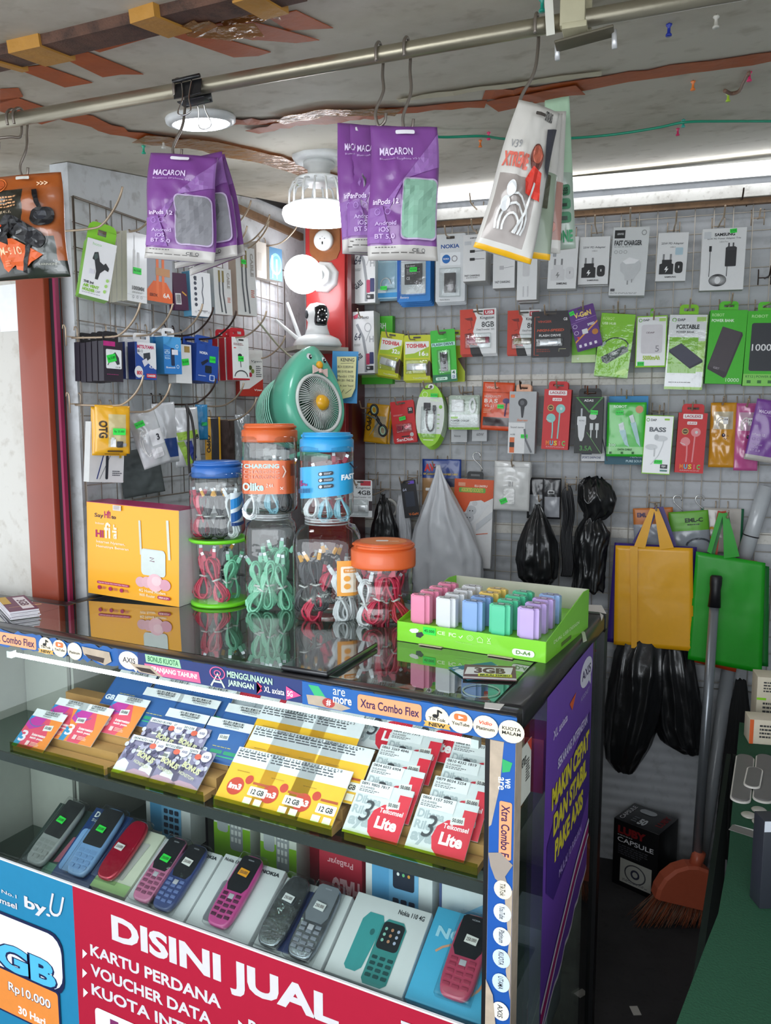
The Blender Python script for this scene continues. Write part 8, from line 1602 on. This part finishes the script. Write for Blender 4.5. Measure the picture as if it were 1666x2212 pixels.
# stepped cardboard holders on the upper shelf
CB=M('b98d55',.75,var=.15,scale=40,name='brown_cardboard'); YF=thin_glass('yellow_green_film','d6e05a',1.5,.1)
def holder(label,px0,px1,steps,film_=True):
    a=ony(px0[0],px0[1],1.028); b=ony(px1[0],px1[1],1.028); x0,x1=a.x,b.x
    e=empty('card_rack',label,'rack',loc=(x0,1.03,SH1)); W=x1-x0
    for k in range(steps):
        y0=k*.034; z1=.012+k*.017; mb=MB(); mb.box((W/2,y0+.016,z1/2),(W,.031,z1),CB); mb.build('step',e)
    if film_: mb=MB(); mb.box((W/2,-.0045,.010),(W+.004,.0008,.022),YF); mb.build('clear_lip',e)
    return e
def zc(y): return SH1+.014+(y-1.03) /.034*.017
def cz_(px,y): # pixel row on the rack plane at column px, depth y
    lo,hi=1300,2100
    for _ in range(30):
        m_=(lo+hi) /2
        if ony(px,m_,y).z > zc(y): lo=m_
        else: hi=m_
    return lo
holder('yellow-green edged cardboard rack under the orange-pink cards, left end of the upper shelf',(28,1652),(226,1700),5)
holder('cardboard rack under the grey-violet bonus cards',(238,1700),(440,1750),5)
holder('yellow-edged cardboard rack under the yellow cards',(462,1755),(716,1822),7)
holder('torn brown cardboard rack under the red and white cards, right end of the upper shelf',(742,1820),(1030,1896),7)
ordn=['leftmost','second from the left','third from the left','fourth from the left','fifth from the left','sixth from the left']
def row(kind,y,pxs,W,names,L=.085,th=40,tag_=None):
    for i,px in enumerate(pxs): card(kind,(px,cz_(px,y)),y,names[i],W,tag_,th,L)
row('3',1.028,(25,),.088,['orange-pink number card at the very left front of the upper shelf'],tag_=(.72,.42))
row('3',1.062,(76,126),.088,['orange-pink number card in the second row, left one','orange-pink number card in the second row, right one'],tag_=(.3,.45))
row('3',1.096,(205,),.088,['orange-pink number card in the third row, beside the blue cards'],tag_=(.5,.42))
row('a',1.028,(240,290,335),.092,['grey-violet bonus card in the front row, leftmost','grey-violet bonus card in the front row, middle','grey-violet bonus card in the front row, rightmost with whole BONUS word'],L=.078,tag_=(.4,.32))
row('a',1.07,(282,330),.092,['grey-violet bonus card in the back row, left','grey-violet bonus card in the back row, right'],L=.078,tag_=(.35,.34))
row('x',1.09,(318,410),.10,['blue number card behind the bonus cards, left','blue number card with green lines, just left of the yellow cards'],tag_=(.5,.42))
row('x',1.125,(270,345,450),.10,['dark blue number card in the middle row, left','dark blue number card in the middle row, centre','dark blue number card in the middle row, right'])
row('x',1.155,(215,300,382),.10,['dark blue number card in the back row, left','dark blue number card in the back row, centre','dark blue number card in the back row, right'])
row('x',1.185,(236,322),.10,['teal-blue number card in the last row, left','teal-blue number card in the last row, right'])
row('i',1.028,(462,535,604),.098,['yellow im3 card in the front row, left','yellow im3 card in the front row, middle','yellow im3 card in the front row, right, marked 12 GB'],L=.1)
row('i',1.075,(500,548,596,655),.098,['yellow im3 card in the second row, leftmost','yellow im3 card in the second row, second from the left','yellow im3 card in the second row, third from the left','yellow im3 card in the second row, rightmost'],L=.1)
row('i',1.12,(520,570,640),.098,['yellow im3 card in the third row, left','yellow im3 card in the third row, middle','yellow im3 card in the third row, right'],L=.1)
row('i',1.165,(585,655),.098,['yellow im3 card in the back row, left','yellow im3 card in the back row, right'],L=.095)
row('w',1.195,(455,540,630),.098,['white-backed number card behind the yellow ones, left','white-backed number card behind the yellow ones, middle','white-backed number card behind the yellow ones, right'])
row('w',1.225,(440,530,625),.098,['white-backed number card in the last row, left','white-backed number card in the last row, middle','white-backed number card in the last row, right'])
row('t',1.03,(738,873),.097,['Telkomsel Lite card in the front row, left','Telkomsel Lite card in the front row, right'],L=.088,tag_=(.72,.34))
row('t',1.065,(765,905),.097,['Telkomsel Lite card in the second row, left','Telkomsel Lite card in the second row, right'],L=.088,tag_=(.74,.36))
row('t',1.10,(785,930),.097,['Telkomsel Lite card in the third row, left','Telkomsel Lite card in the third row, right'],L=.088,tag_=(.74,.36))
row('t',1.135,(812,950),.097,['Telkomsel Lite card in the fourth row, left','Telkomsel Lite card in the fourth row, right'],L=.088,tag_=(.74,.36))
row('t',1.18,(760,862),.10,['faded Telkomsel Lite card in the fifth row, left','faded Telkomsel Lite card in the fifth row, right'],L=.088)
row('w',1.205,(745,870),.10,['white-backed number card behind the Telkomsel cards, left','white-backed number card behind the Telkomsel cards, right'],L=.088)
row('w',1.23,(760,885),.10,['white-backed number card in the last row at the right, left one','white-backed number card in the last row at the right, right one'],L=.088)
# boxes at the back of the upper shelf
def cbox(label,x,y,z,W,D,H,mat,spec,rz=0,name='phone_box',side=None,pitch=0):
    e=empty(name,label,'box',Matrix.Translation((x,y,z)) @ Matrix.Rotation(math.radians(rz),4,'Z') @ Matrix.Rotation(math.radians(pitch),4,'X'))
    mb=MB(); mb.box((0,D/2,H/2),(W,D,H),mat,ch=.0008); mb.build('carton',e)
    mb=MB(); draw(mb,spec,W,H,0)
    if mb.v: mb.build('print',e).location=(0,-.0004,H/2)
    return e
cbox('white SAMSUNG carton under the glass behind the blue cards',-1.10,1.31,SH1+.001,.17,.09,.10,'d2d4d2',[('t','SAMSUNG',.3,.2,.7,.32,'50545a',.03)])
cbox('green carton at the back of the upper shelf, centre',-.86,1.31,SH1+.001,.20,.09,.12,'58a02c',[('n',.2,.3,.8,.5,2,'c8e8a0')])
cbox('second green carton at the back of the upper shelf, right of centre',-.62,1.315,SH1+.001,.22,.09,.115,'6ab034',[('r',0,.7,1,1,'dfe4d8')])
cbox('red carton at the back of the upper shelf, right end',-.40,1.32,SH1+.001,.12,.09,.10,'b02a30',[('t','Lite',.3,.3,.7,.6,'f0e0e0',.03)])
cbox('olive carton at the left end of the upper shelf',-1.29,1.33,SH1+.001,.12,.08,.09,'7c7a48',[])
# ---- lower shelf: tilted phone boxes with phones
TH2=30
def keypad(mb_,W,L,col='3a3a40'):
    pass
def phone(label,mtx,L,W,body,screen='1c1e24',keys='e8e0ea',kind='bar',film_=True,tagm=GREENTAG,tagxy=(.5,.3),cat='phone',foil=False,group='phones shown on the lower shelf'):
    """feature phone lying in the local xz plane, front towards -y, base centre at origin"""
    L *= 1.13; W *= 1.16
    e=empty('mobile_phone',label,cat,mtx); e['group'] =group
    m=M(body,.3,coat=.35,var=.03) if isinstance(body,str) else body
    bm_=bmesh.new(); n=28; prof=[]
    th=.013; vs=[]
    def outline(k,y):
        o_=[]
        for i in range(n):
            a=2*PI*i/n; ex=2/4.2 if kind != 'round' else 2/3.4
            x=W/2*k*math.copysign(abs(math.cos(a)) ** ex,math.cos(a)); z=L/2+L/2*(1-(1-k) *W/L) *math.copysign(abs(math.sin(a)) ** ex,math.sin(a)); o_.append((x,y,z))
        return o_
    mb=MB(); rings=[outline(.86,-th),outline(.97,-th*.85),outline(1,-th*.5),outline(.97,-.001),outline(.9,0)]
    vs=[p for r_ in rings for p in r_]; fs=[(j*n+i,(j+1) *n+i,(j+1) *n+(i+1) % n,j*n+(i+1) % n) for j in range(4) for i in range(n)] +[tuple(range(n)),tuple(reversed(range(4*n,5*n)))]
    mb.add(vs,fs,m,True); mb.sm[-1] =mb.sm[-2] =False; mb.build('phone_body',e)
    yf_=-th-.0003
    if kind in ('bar',):
        mb=MB(); draw(mb,[('p',[(.1,.06),(.2,.03),(.8,.03),(.9,.06),(.92,.44),(.8,.53),(.2,.53),(.08,.44)],screen),('t','NOKIA',.38,.07,.62,.09,'b0b0b8',.02)],W,L,0); mb.build('screen',e).location=(0,yf_,L/2)
        mb=MB(); mb.box((0,yf_,L*.40),(W*.2,.0016,L*.07),'c4c0c8' if keys != '3a3a40' else '4a4a52',ch=.0006); mb.build('centre_key',e); k0=None
        for r_ in range(5):
            for c_ in range(3):
                if r_ == 0 and c_ == 1: continue
                if k0 is None: k0=MB().box((0,0,0),(W*.2,.0016,L*.042),keys,ch=.0005).build('key',e); kk=k0
                else: kk=k0.copy(); COL.objects.link(kk); kk.parent=e
                kk.location=((c_-1) *W*.27,yf_-.0002,L*(.42-.075*r_+(.01*abs(c_-1) if r_ else 0)))
    elif kind == 'slab':
        mb=MB(); draw(mb,[('rr',.07,.03,.93,.58,.06,screen)],W,L,0); mb.build('screen',e).location=(0,yf_,L/2)
        mb=MB(); draw(mb,[('rr',.12+.27*c_,.64+.075*r_,.34+.27*c_,.69+.075*r_,.02,keys) for r_ in range(4) for c_ in range(3)],W,L,0); mb.build('keypad',e).location=(0,yf_,L/2)
    if foil:
        mb=MB(); draw(mb,[('p',[(.2,.1),(.6,.04),(.8,.3),(.5,.5),(.7,.8),(.3,.9),(.16,.5)],M('eceef0',.12,.3,bump=.8,bscale=60))],W,L,0); mb.build('foil_glint',e).location=(0,yf_-.0002,L/2)
    if film_:
        mb=MB(); mb.box((0,-th/2-.001,L/2),(W*1.06,th+.004,L*1.03),FILM,ch=.004); mb.build('plastic_wrap',e)
    if tagm is not None:
        t_=MB(); t_.box((0,0,0),(.021,.0004,.013),tagm,Matrix.Rotation(.1,3,'Y')); draw(t_,[('t','250.000',.1,.28,.9,.72,'30502a' if tagm is GREENTAG else '5a4a4a',.01)],.021,.013,-.0004); t_.build('price_tag',e).location=((tagxy[0] -.5) *W,yf_-.0036,(1-tagxy[1]) *L)
    return e
def fbox(label,bl,br,y,L,th,mat,spec,side=None,D=.045,name='phone_box'):
    """box leaning back on the lower shelf: bl/br = bottom corners in pixels at depth y"""
    a=ony(bl[0],bl[1],y); b=ony(br[0],br[1],y); W=b.x-a.x; z=(a.z+b.z) /2; c_=V(((a.x+b.x) /2,y,z))
    m4=lean(c_,th); e=empty(name,label,'box',m4)
    mb=MB(); mb.box((0,D/2,L/2),(W,D,L),mat,ch=.0012); mb.build('carton',e)
    mb=MB(); draw(mb,spec,W,L,0)
    if mb.v: mb.build('print',e).location=(0,-.0004,L/2)
    return e,m4,W
WC=M('dfe0e2',.35,coat=.2,var=.02,name='white_phone_carton')
PHP=lambda c,x0=.15,x1=.78: [('p',[(x0,.92),(x0+.05,.3),(x0+.14,.2),(x0+.3,.22),(x0+.36,.3),(x0+.22,.92),(x0+.1,.97)],c),]
e,m,W=fbox('dark green DIZO phone box at the left end of the lower shelf',(30,1870),(136,1912),1.04,.15,34,M('2c3c38',.35,coat=.2),[('t','DIZO',.12,.05,.46,.13,'e8ece8',.03),('t','Star 300',.12,.15,.5,.2,'d0d8d0',.01),('p',[(.66,.4),(.9,.36),(.84,.74),(.6,.78)],'a05a6a'),('r',.5,.8,.9,1,'6a9a80'),('rr',.8,.2,.92,.34,.02,'50645c')],D=.035)
phone('silver slim phone with black upper half lying on the dark green DIZO box',m @ Matrix.Translation((-.020,-.0035,.012)) @ Matrix.Rotation(.05,4,'Y'),.13,.05,'9a9c9a',kind='slab',screen='222426',keys='8a8c8a',tagxy=(.45,.34))
e,m,W=fbox('dark blue DIZO phone box, second from the left on the lower shelf',(104,1896),(186,1925),1.04,.16,34,M('1f3f78',.35,coat=.3),[('t','DIZO',.1,.05,.5,.13,'e8ece8',.03),('t','Star 500',.1,.15,.5,.19,'d0d8d0',.01),('rr',.05,.3,.4,.86,.08,'7ca4d4')],D=.035)
phone('light blue slab phone with black screen lying on the dark blue DIZO box',m @ Matrix.Translation((.012,-.0035,.016)) @ Matrix.Rotation(.0,4,'Y'),.13,.052,'7fa6d6',kind='slab',screen='202226',keys='7298c8',tagxy=(.5,.34))
e,m,W=fbox('cream and green SAMSUNG phone box under the red flip phone',(194,1912),(268,1940),1.04,.135,30,M('d4d8c4',.4),[('c',.2,.06,.12,.03,'2a2a2a'),('t','SAMSUNG',.1,.05,.3,.07,'f0f0f0',.02),('r',0,.84,1,1,'a8cc8a'),('p',[(.6,.2),(.8,.2),(.7,.8),(.5,.8)],'b8b8b4')],D=.045)
phone('red glossy phone in foil wrap on the cream and green box',m @ Matrix.Translation((-.016,-.0035,.014)),.115,.046,M('c8183c',.15,.4,coat=.8,bump=.5,bscale=40),kind='round',tagm=M('e0d8d8',.5),tagxy=(.4,.5),foil=False)
NK=lambda t,c: [('t',t,.04,.05,.3,.095,'2a2a30',.02),('t','NOKIA',.66,.06,.95,.11,'3a3e44',.05)] +([('rr',.2,.34,.42,.9,.05,c)] if c else [])
e,m,W=fbox('white NOKIA box carrying the pink and the dark blue phone',(268,1946),(395,1992),1.03,.135,30,WC,[('t','NOKIA',.7,.05,.96,.1,'3a3e44',.05)])
phone('pink phone with black screen and colourful icons, left on the shared white box',m @ Matrix.Translation((-.030,-.0035,.004)) @ Matrix.Rotation(.02,4,'Y'),.118,.044,'d07aa0',keys='8a4a68',tagxy=(.52,.36))
phone('dark blue phone beside the pink one on the shared white box',m @ Matrix.Translation((.020,-.0035,.002)) @ Matrix.Rotation(.03,4,'Y'),.118,.044,'3c4a80',keys='6a7ab0',tagm=M('e8e4e0',.5),tagxy=(.5,.3))
e,m,W=fbox('white Nokia 130 box with a magenta phone on it',(400,1994),(535,2040),1.03,.14,30,WC,NK('Nokia 130','8a8a92'))
phone('magenta pink phone with an orange price tag on the Nokia 130 box',m @ Matrix.Translation((.0,-.0035,.006)) @ Matrix.Rotation(.02,4,'Y'),.122,.046,'cf4f96',keys='5a2244',tagm=M('f0a020',.5),tagxy=(.5,.27))
e,m,W=fbox('white phone box carrying two silver-wrapped phones',(545,2044),(692,2096),1.03,.13,30,WC,[('rr',.3,.1,.6,.95,.05,'3a4a80')])
FO=M('b8bcc2',.18,.75,bump=.9,bscale=70,name='silver_wrap')
phone('black flip phone in silver wrap, left on the shared box',m @ Matrix.Translation((-.038,-.0035,.002)) @ Matrix.Rotation(.03,4,'Y'),.115,.046,M('8c9096',.14,.85,bump=1.,bscale=45,var=.3,name='wrapped_silver'),kind='round',tagm=M('d8d8d8',.5),tagxy=(.5,.35))
phone('grey bar phone in silver wrap, right on the shared box',m @ Matrix.Translation((.026,-.0035,.0)) @ Matrix.Rotation(.02,4,'Y'),.118,.046,M('9a9ea8',.16,.8,bump=.9,bscale=45,var=.3,name='wrapped_silver_light'),screen='7c8088',keys='8a8c98',tagm=M('d8d8d8',.5),tagxy=(.5,.33))
e,m,W=fbox('white Nokia 110 4G box printed with a teal phone',(700,2098),(868,2154),1.03,.14,30,WC,[('t','Nokia 110 4G',.6,.07,.94,.13,'303238',.02),('p',[(.2,.86),(.2,.3),(.26,.2),(.44,.2),(.48,.28),(.42,.84),(.36,.9),(.24,.9)],'3f9a9c'),('c',.38,.42,.03,.04,'2a6a6c'),('p',[(.46,.94),(.46,.3),(.52,.22),(.72,.22),(.78,.3),(.78,.94),(.72,.99),(.5,.99)],'3a8a88'),('rr',.48,.25,.76,.58,.05,'1c2228')] +[('rr',.49+.1*c_,.66+.07*r_,.56+.1*c_,.7+.07*r_,.01,'1c4a4c') for r_ in range(4) for c_ in range(3)] +[('c',.54+.08*(k % 3),.34+.07*(k // 3),.018,.02,('8ac0b0','c08a6a','b0b8d0')[k % 3]) for k in range(9)])
e,m,W=fbox('sky blue NOKIA box with an orange swirl, right end of the lower shelf',(874,2156),(1042,2214),1.03,.155,28,M('4fb4de',.35,coat=.25,var=.03),[('t','NOKIA',.1,.2,.9,.32,'a8dcf0',.04),('l',arc(.5,.6,.38,.26,-60,150),.03,'d8a080')])
phone('rose red phone with white price tag on the sky blue box',m @ Matrix.Translation((.012,-.0035,.016)) @ Matrix.Rotation(.0,4,'Y'),.12,.049,'c44a68',keys='b03c58',tagm=M('e8e4e0',.5),tagxy=(.55,.33))
# boxes standing behind on the lower shelf
BPH=[('rr',.1,.1,.4,.85,.1,'5aa0d0'),('rr',.36,.06,.8,.95,.08,'78b4de'),('rr',.42,.1,.74,.42,.04,'20283a')] +[('c',.5+.08*(k % 3),.18+.08*(k // 3),.02,.018,('f0f0f0','70c080','e0a040')[k % 3]) for k in range(6)] +[('rr',.42+.12*c_,.52+.09*r_,.51+.12*c_,.58+.09*r_,.02,'2a3448') for r_ in range(4) for c_ in range(3)]
def sbox(label,pxl,pxr,pyt,y,mat,spec,D=.05,H=None):
    a=ony(pxl,pyt,y); b=ony(pxr,pyt,y); return cbox(label,(a.x+b.x) /2,y,SH2+.001,b.x-a.x,D,H or (a.z-SH2),mat,spec)
sbox('white box with a light blue phone picture behind the pink phone',315,410,1730,1.27,'e2e4e6',BPH,H=.18)
sbox('green and white GT phone box, left of the green pair behind the Nokia 130',462,540,1770,1.27,'e0e4da',[('r',0,.5,1,1,'8ac22c'),('rr',.1,.02,.4,.6,.08,'b8bcc0'),('rr',.45,.1,.8,.8,.08,'a4a8ac'),('c',.62,.25,.08,.06,'dcdcdc')] +[('rr',.49+.1*c_,.36+.09*r_,.56+.1*c_,.42+.09*r_,.01,'e8e8e8') for r_ in range(4) for c_ in range(3)],H=.175)
sbox('green and white GT-E1272 phone box, right of the green pair',562,640,1790,1.25,'e0e4da',[('r',0,.5,1,1,'8ac22c'),('rr',.1,.02,.4,.6,.08,'b8bcc0'),('rr',.45,.1,.8,.8,.08,'a4a8ac'),('c',.62,.25,.08,.06,'dcdcdc'),('t','GT-E1272',.62,.9,.98,.96,'3a4a2a',.02)] +[('rr',.49+.1*c_,.36+.09*r_,.56+.1*c_,.42+.09*r_,.01,'e8e8e8') for r_ in range(4) for c_ in range(3)],H=.175)
sbox('red PraBayar carton behind the silver-wrapped phones',690,782,1875,1.22,'a81e34',[('t','PraBayar',.2,.1,.8,.22,'e8b0b8',.01,0,180),('t','HALO',.3,.4,.95,.75,'e8b0b8',.05,0,180)],H=.13)
sbox('tall white box with a light blue phone picture behind the teal phone box',790,935,1830,1.20,'e2e4e6',BPH,H=.18)
sbox('white box with a light blue edge at the right end behind the sky blue box',950,1046,1852,1.20,'d4dade',[('r',.0,0,.06,1,'4a5a8a'),('p',[(.5,.4),(1,.2),(1,1),(.4,1)],'8cc0e0')],H=.15)
sbox('red carton between the green pair and the PraBayar carton',646,690,1850,1.30,'a81e34',[],H=.15)
# ---- things behind the side glass
def sidebox(label,px0,px1,pyt,pyb,mat,spec,x=X1-.07):
    a=onx(px0,pyb,x); b=onx(px1,pyb,x); t_=onx((px0+px1) /2,pyt,x)
cbox('white 4G carton standing behind the side glass, lower shelf',X1-.06,1.30,.34,.08,.10,.20,'c0ccd4',[],rz=0)
cbox('pale USB carton behind the side glass, upper shelf',X1-.07,1.10,SH1+.0,.001,.001,.001,'c8ccd0',[]) if False else None
cbox('dark red carton low behind the side glass',X1-.10,1.12,.05,.12,.14,.20,'7c1a1c',[],rz=0)
cbox('yellow-orange foil bag low behind the side glass',X1-.09,1.34,.05,.10,.12,.13,M('b8841c',.25,coat=.6),[],name='foil_bag')
# purple poster hung on the side of the case
def su(px,py): p=onx(px,py,X1); return p.y,p.z
ya,yb=su(1176,1700)[0],su(1277,1500)[0]; zt1=su(1177,1512)[1]; zb1=zt1-.60
pe_=empty('side_poster','purple AXIS poster with yellow lettering on the side of the display case','poster',Matrix.Translation((X1+.0015,(ya+yb) /2,(zt1+zb1) /2)) @ Matrix.Rotation(PI/2,4,'Z'))
PWd,PHt=yb-ya,zt1-zb1
PV=M('7048aa',.4,var=.05,name='purple_poster_film')
mb=MB(); rd=random.Random(3); n=14
bot=[(-PWd/2+PWd*i/n,-PHt/2+(.02+.12*i/n) +rd.uniform(-.008,.008)) for i in range(n+1)]
vs=[]
for x,z_ in bot: vs += [(x,0,z_),(x,0,PHt/2)]
mb.add(vs,[(2*i,2*i+2,2*i+3,2*i+1) for i in range(n)],PV); mb.add([(x,-.0,z_-.006) for x,z_ in bot] +[(x,-.0002,z_+.003) for x,z_ in bot],[(i,i+1,n+2+i,n+1+i) for i in range(n)],'d8d0dc'); mb.build('sheet',pe_)
mb=MB(); YL='e2d43c'
sp=[('c',.83,.07,.15,.045,'e4e0ec'),('p',[(.88,.1),(.95,.1),(.95,.13)],'e4e0ec'),('t','AXIS',.72,.055,.94,.085,'3a2a5a',.02),('t','AXISNET',.7,.13,.92,.145,'b8a8d8',.0),('t','XL axiata',.12,.115,.4,.14,'d8c8ec',.02),('p',[(.44,.1),(.58,.09),(.5,.13)],'e0602a'),
      ('p',[(.05,.42),(.4,.3),(.95,.22),(1,.5),(.8,.56),(.2,.62),(.05,.55)],'42287c'),('t','SEKARANG INTERNETAN',.22,.215,.88,.245,'d8ccec',.03),('t','MAKIN CEPAT',.12,.275,.94,.34,YL,.05),('t','DAN STABIL',.16,.36,.9,.425,YL,.05),('t','PAKE AXIS',.2,.445,.82,.51,YL,.05),('t','MULAI 10 RIBUAN',.3,.56,.8,.585,'b8a0e0',.02),
      ('p',[(.0,.88),(.3,.78),(.7,.66),(1,.6),(1,.64),(.7,.7),(.32,.82),(.0,.93)],'a8206a'),('l',[(.0,.88),(.3,.78),(.7,.66),(1,.6)],.03,'e4dcec'),('l',[(0,.94),(.3,.83),(.7,.71),(1,.65)],.02,'e4dcec')]
draw(mb,sp,PWd,PHt,-.0002); mb.build('print',pe_)
q0=su(1128,1640);
st=empty('side_sticker','white payment sticker with a red corner on the side glass near the front post','sticker',Matrix.Translation((X1+.0012-.004,1.06,.975-.03)) @ Matrix.Rotation(PI/2,4,'Z')); mb=MB(); mb.box((0,0,0),(.055,.0006,.085),'d8d8cc'); draw(mb,[('p',[(.6,0),(1,0),(1,.25)],'c8402c'),('n',.5,.3,.9,.7,8,'3a3a3a'),('t','WE TRUST',.05,.2,.5,.35,'2a2a2a',.03)],.055,.085,-.0004); mb.build('sheet',st)
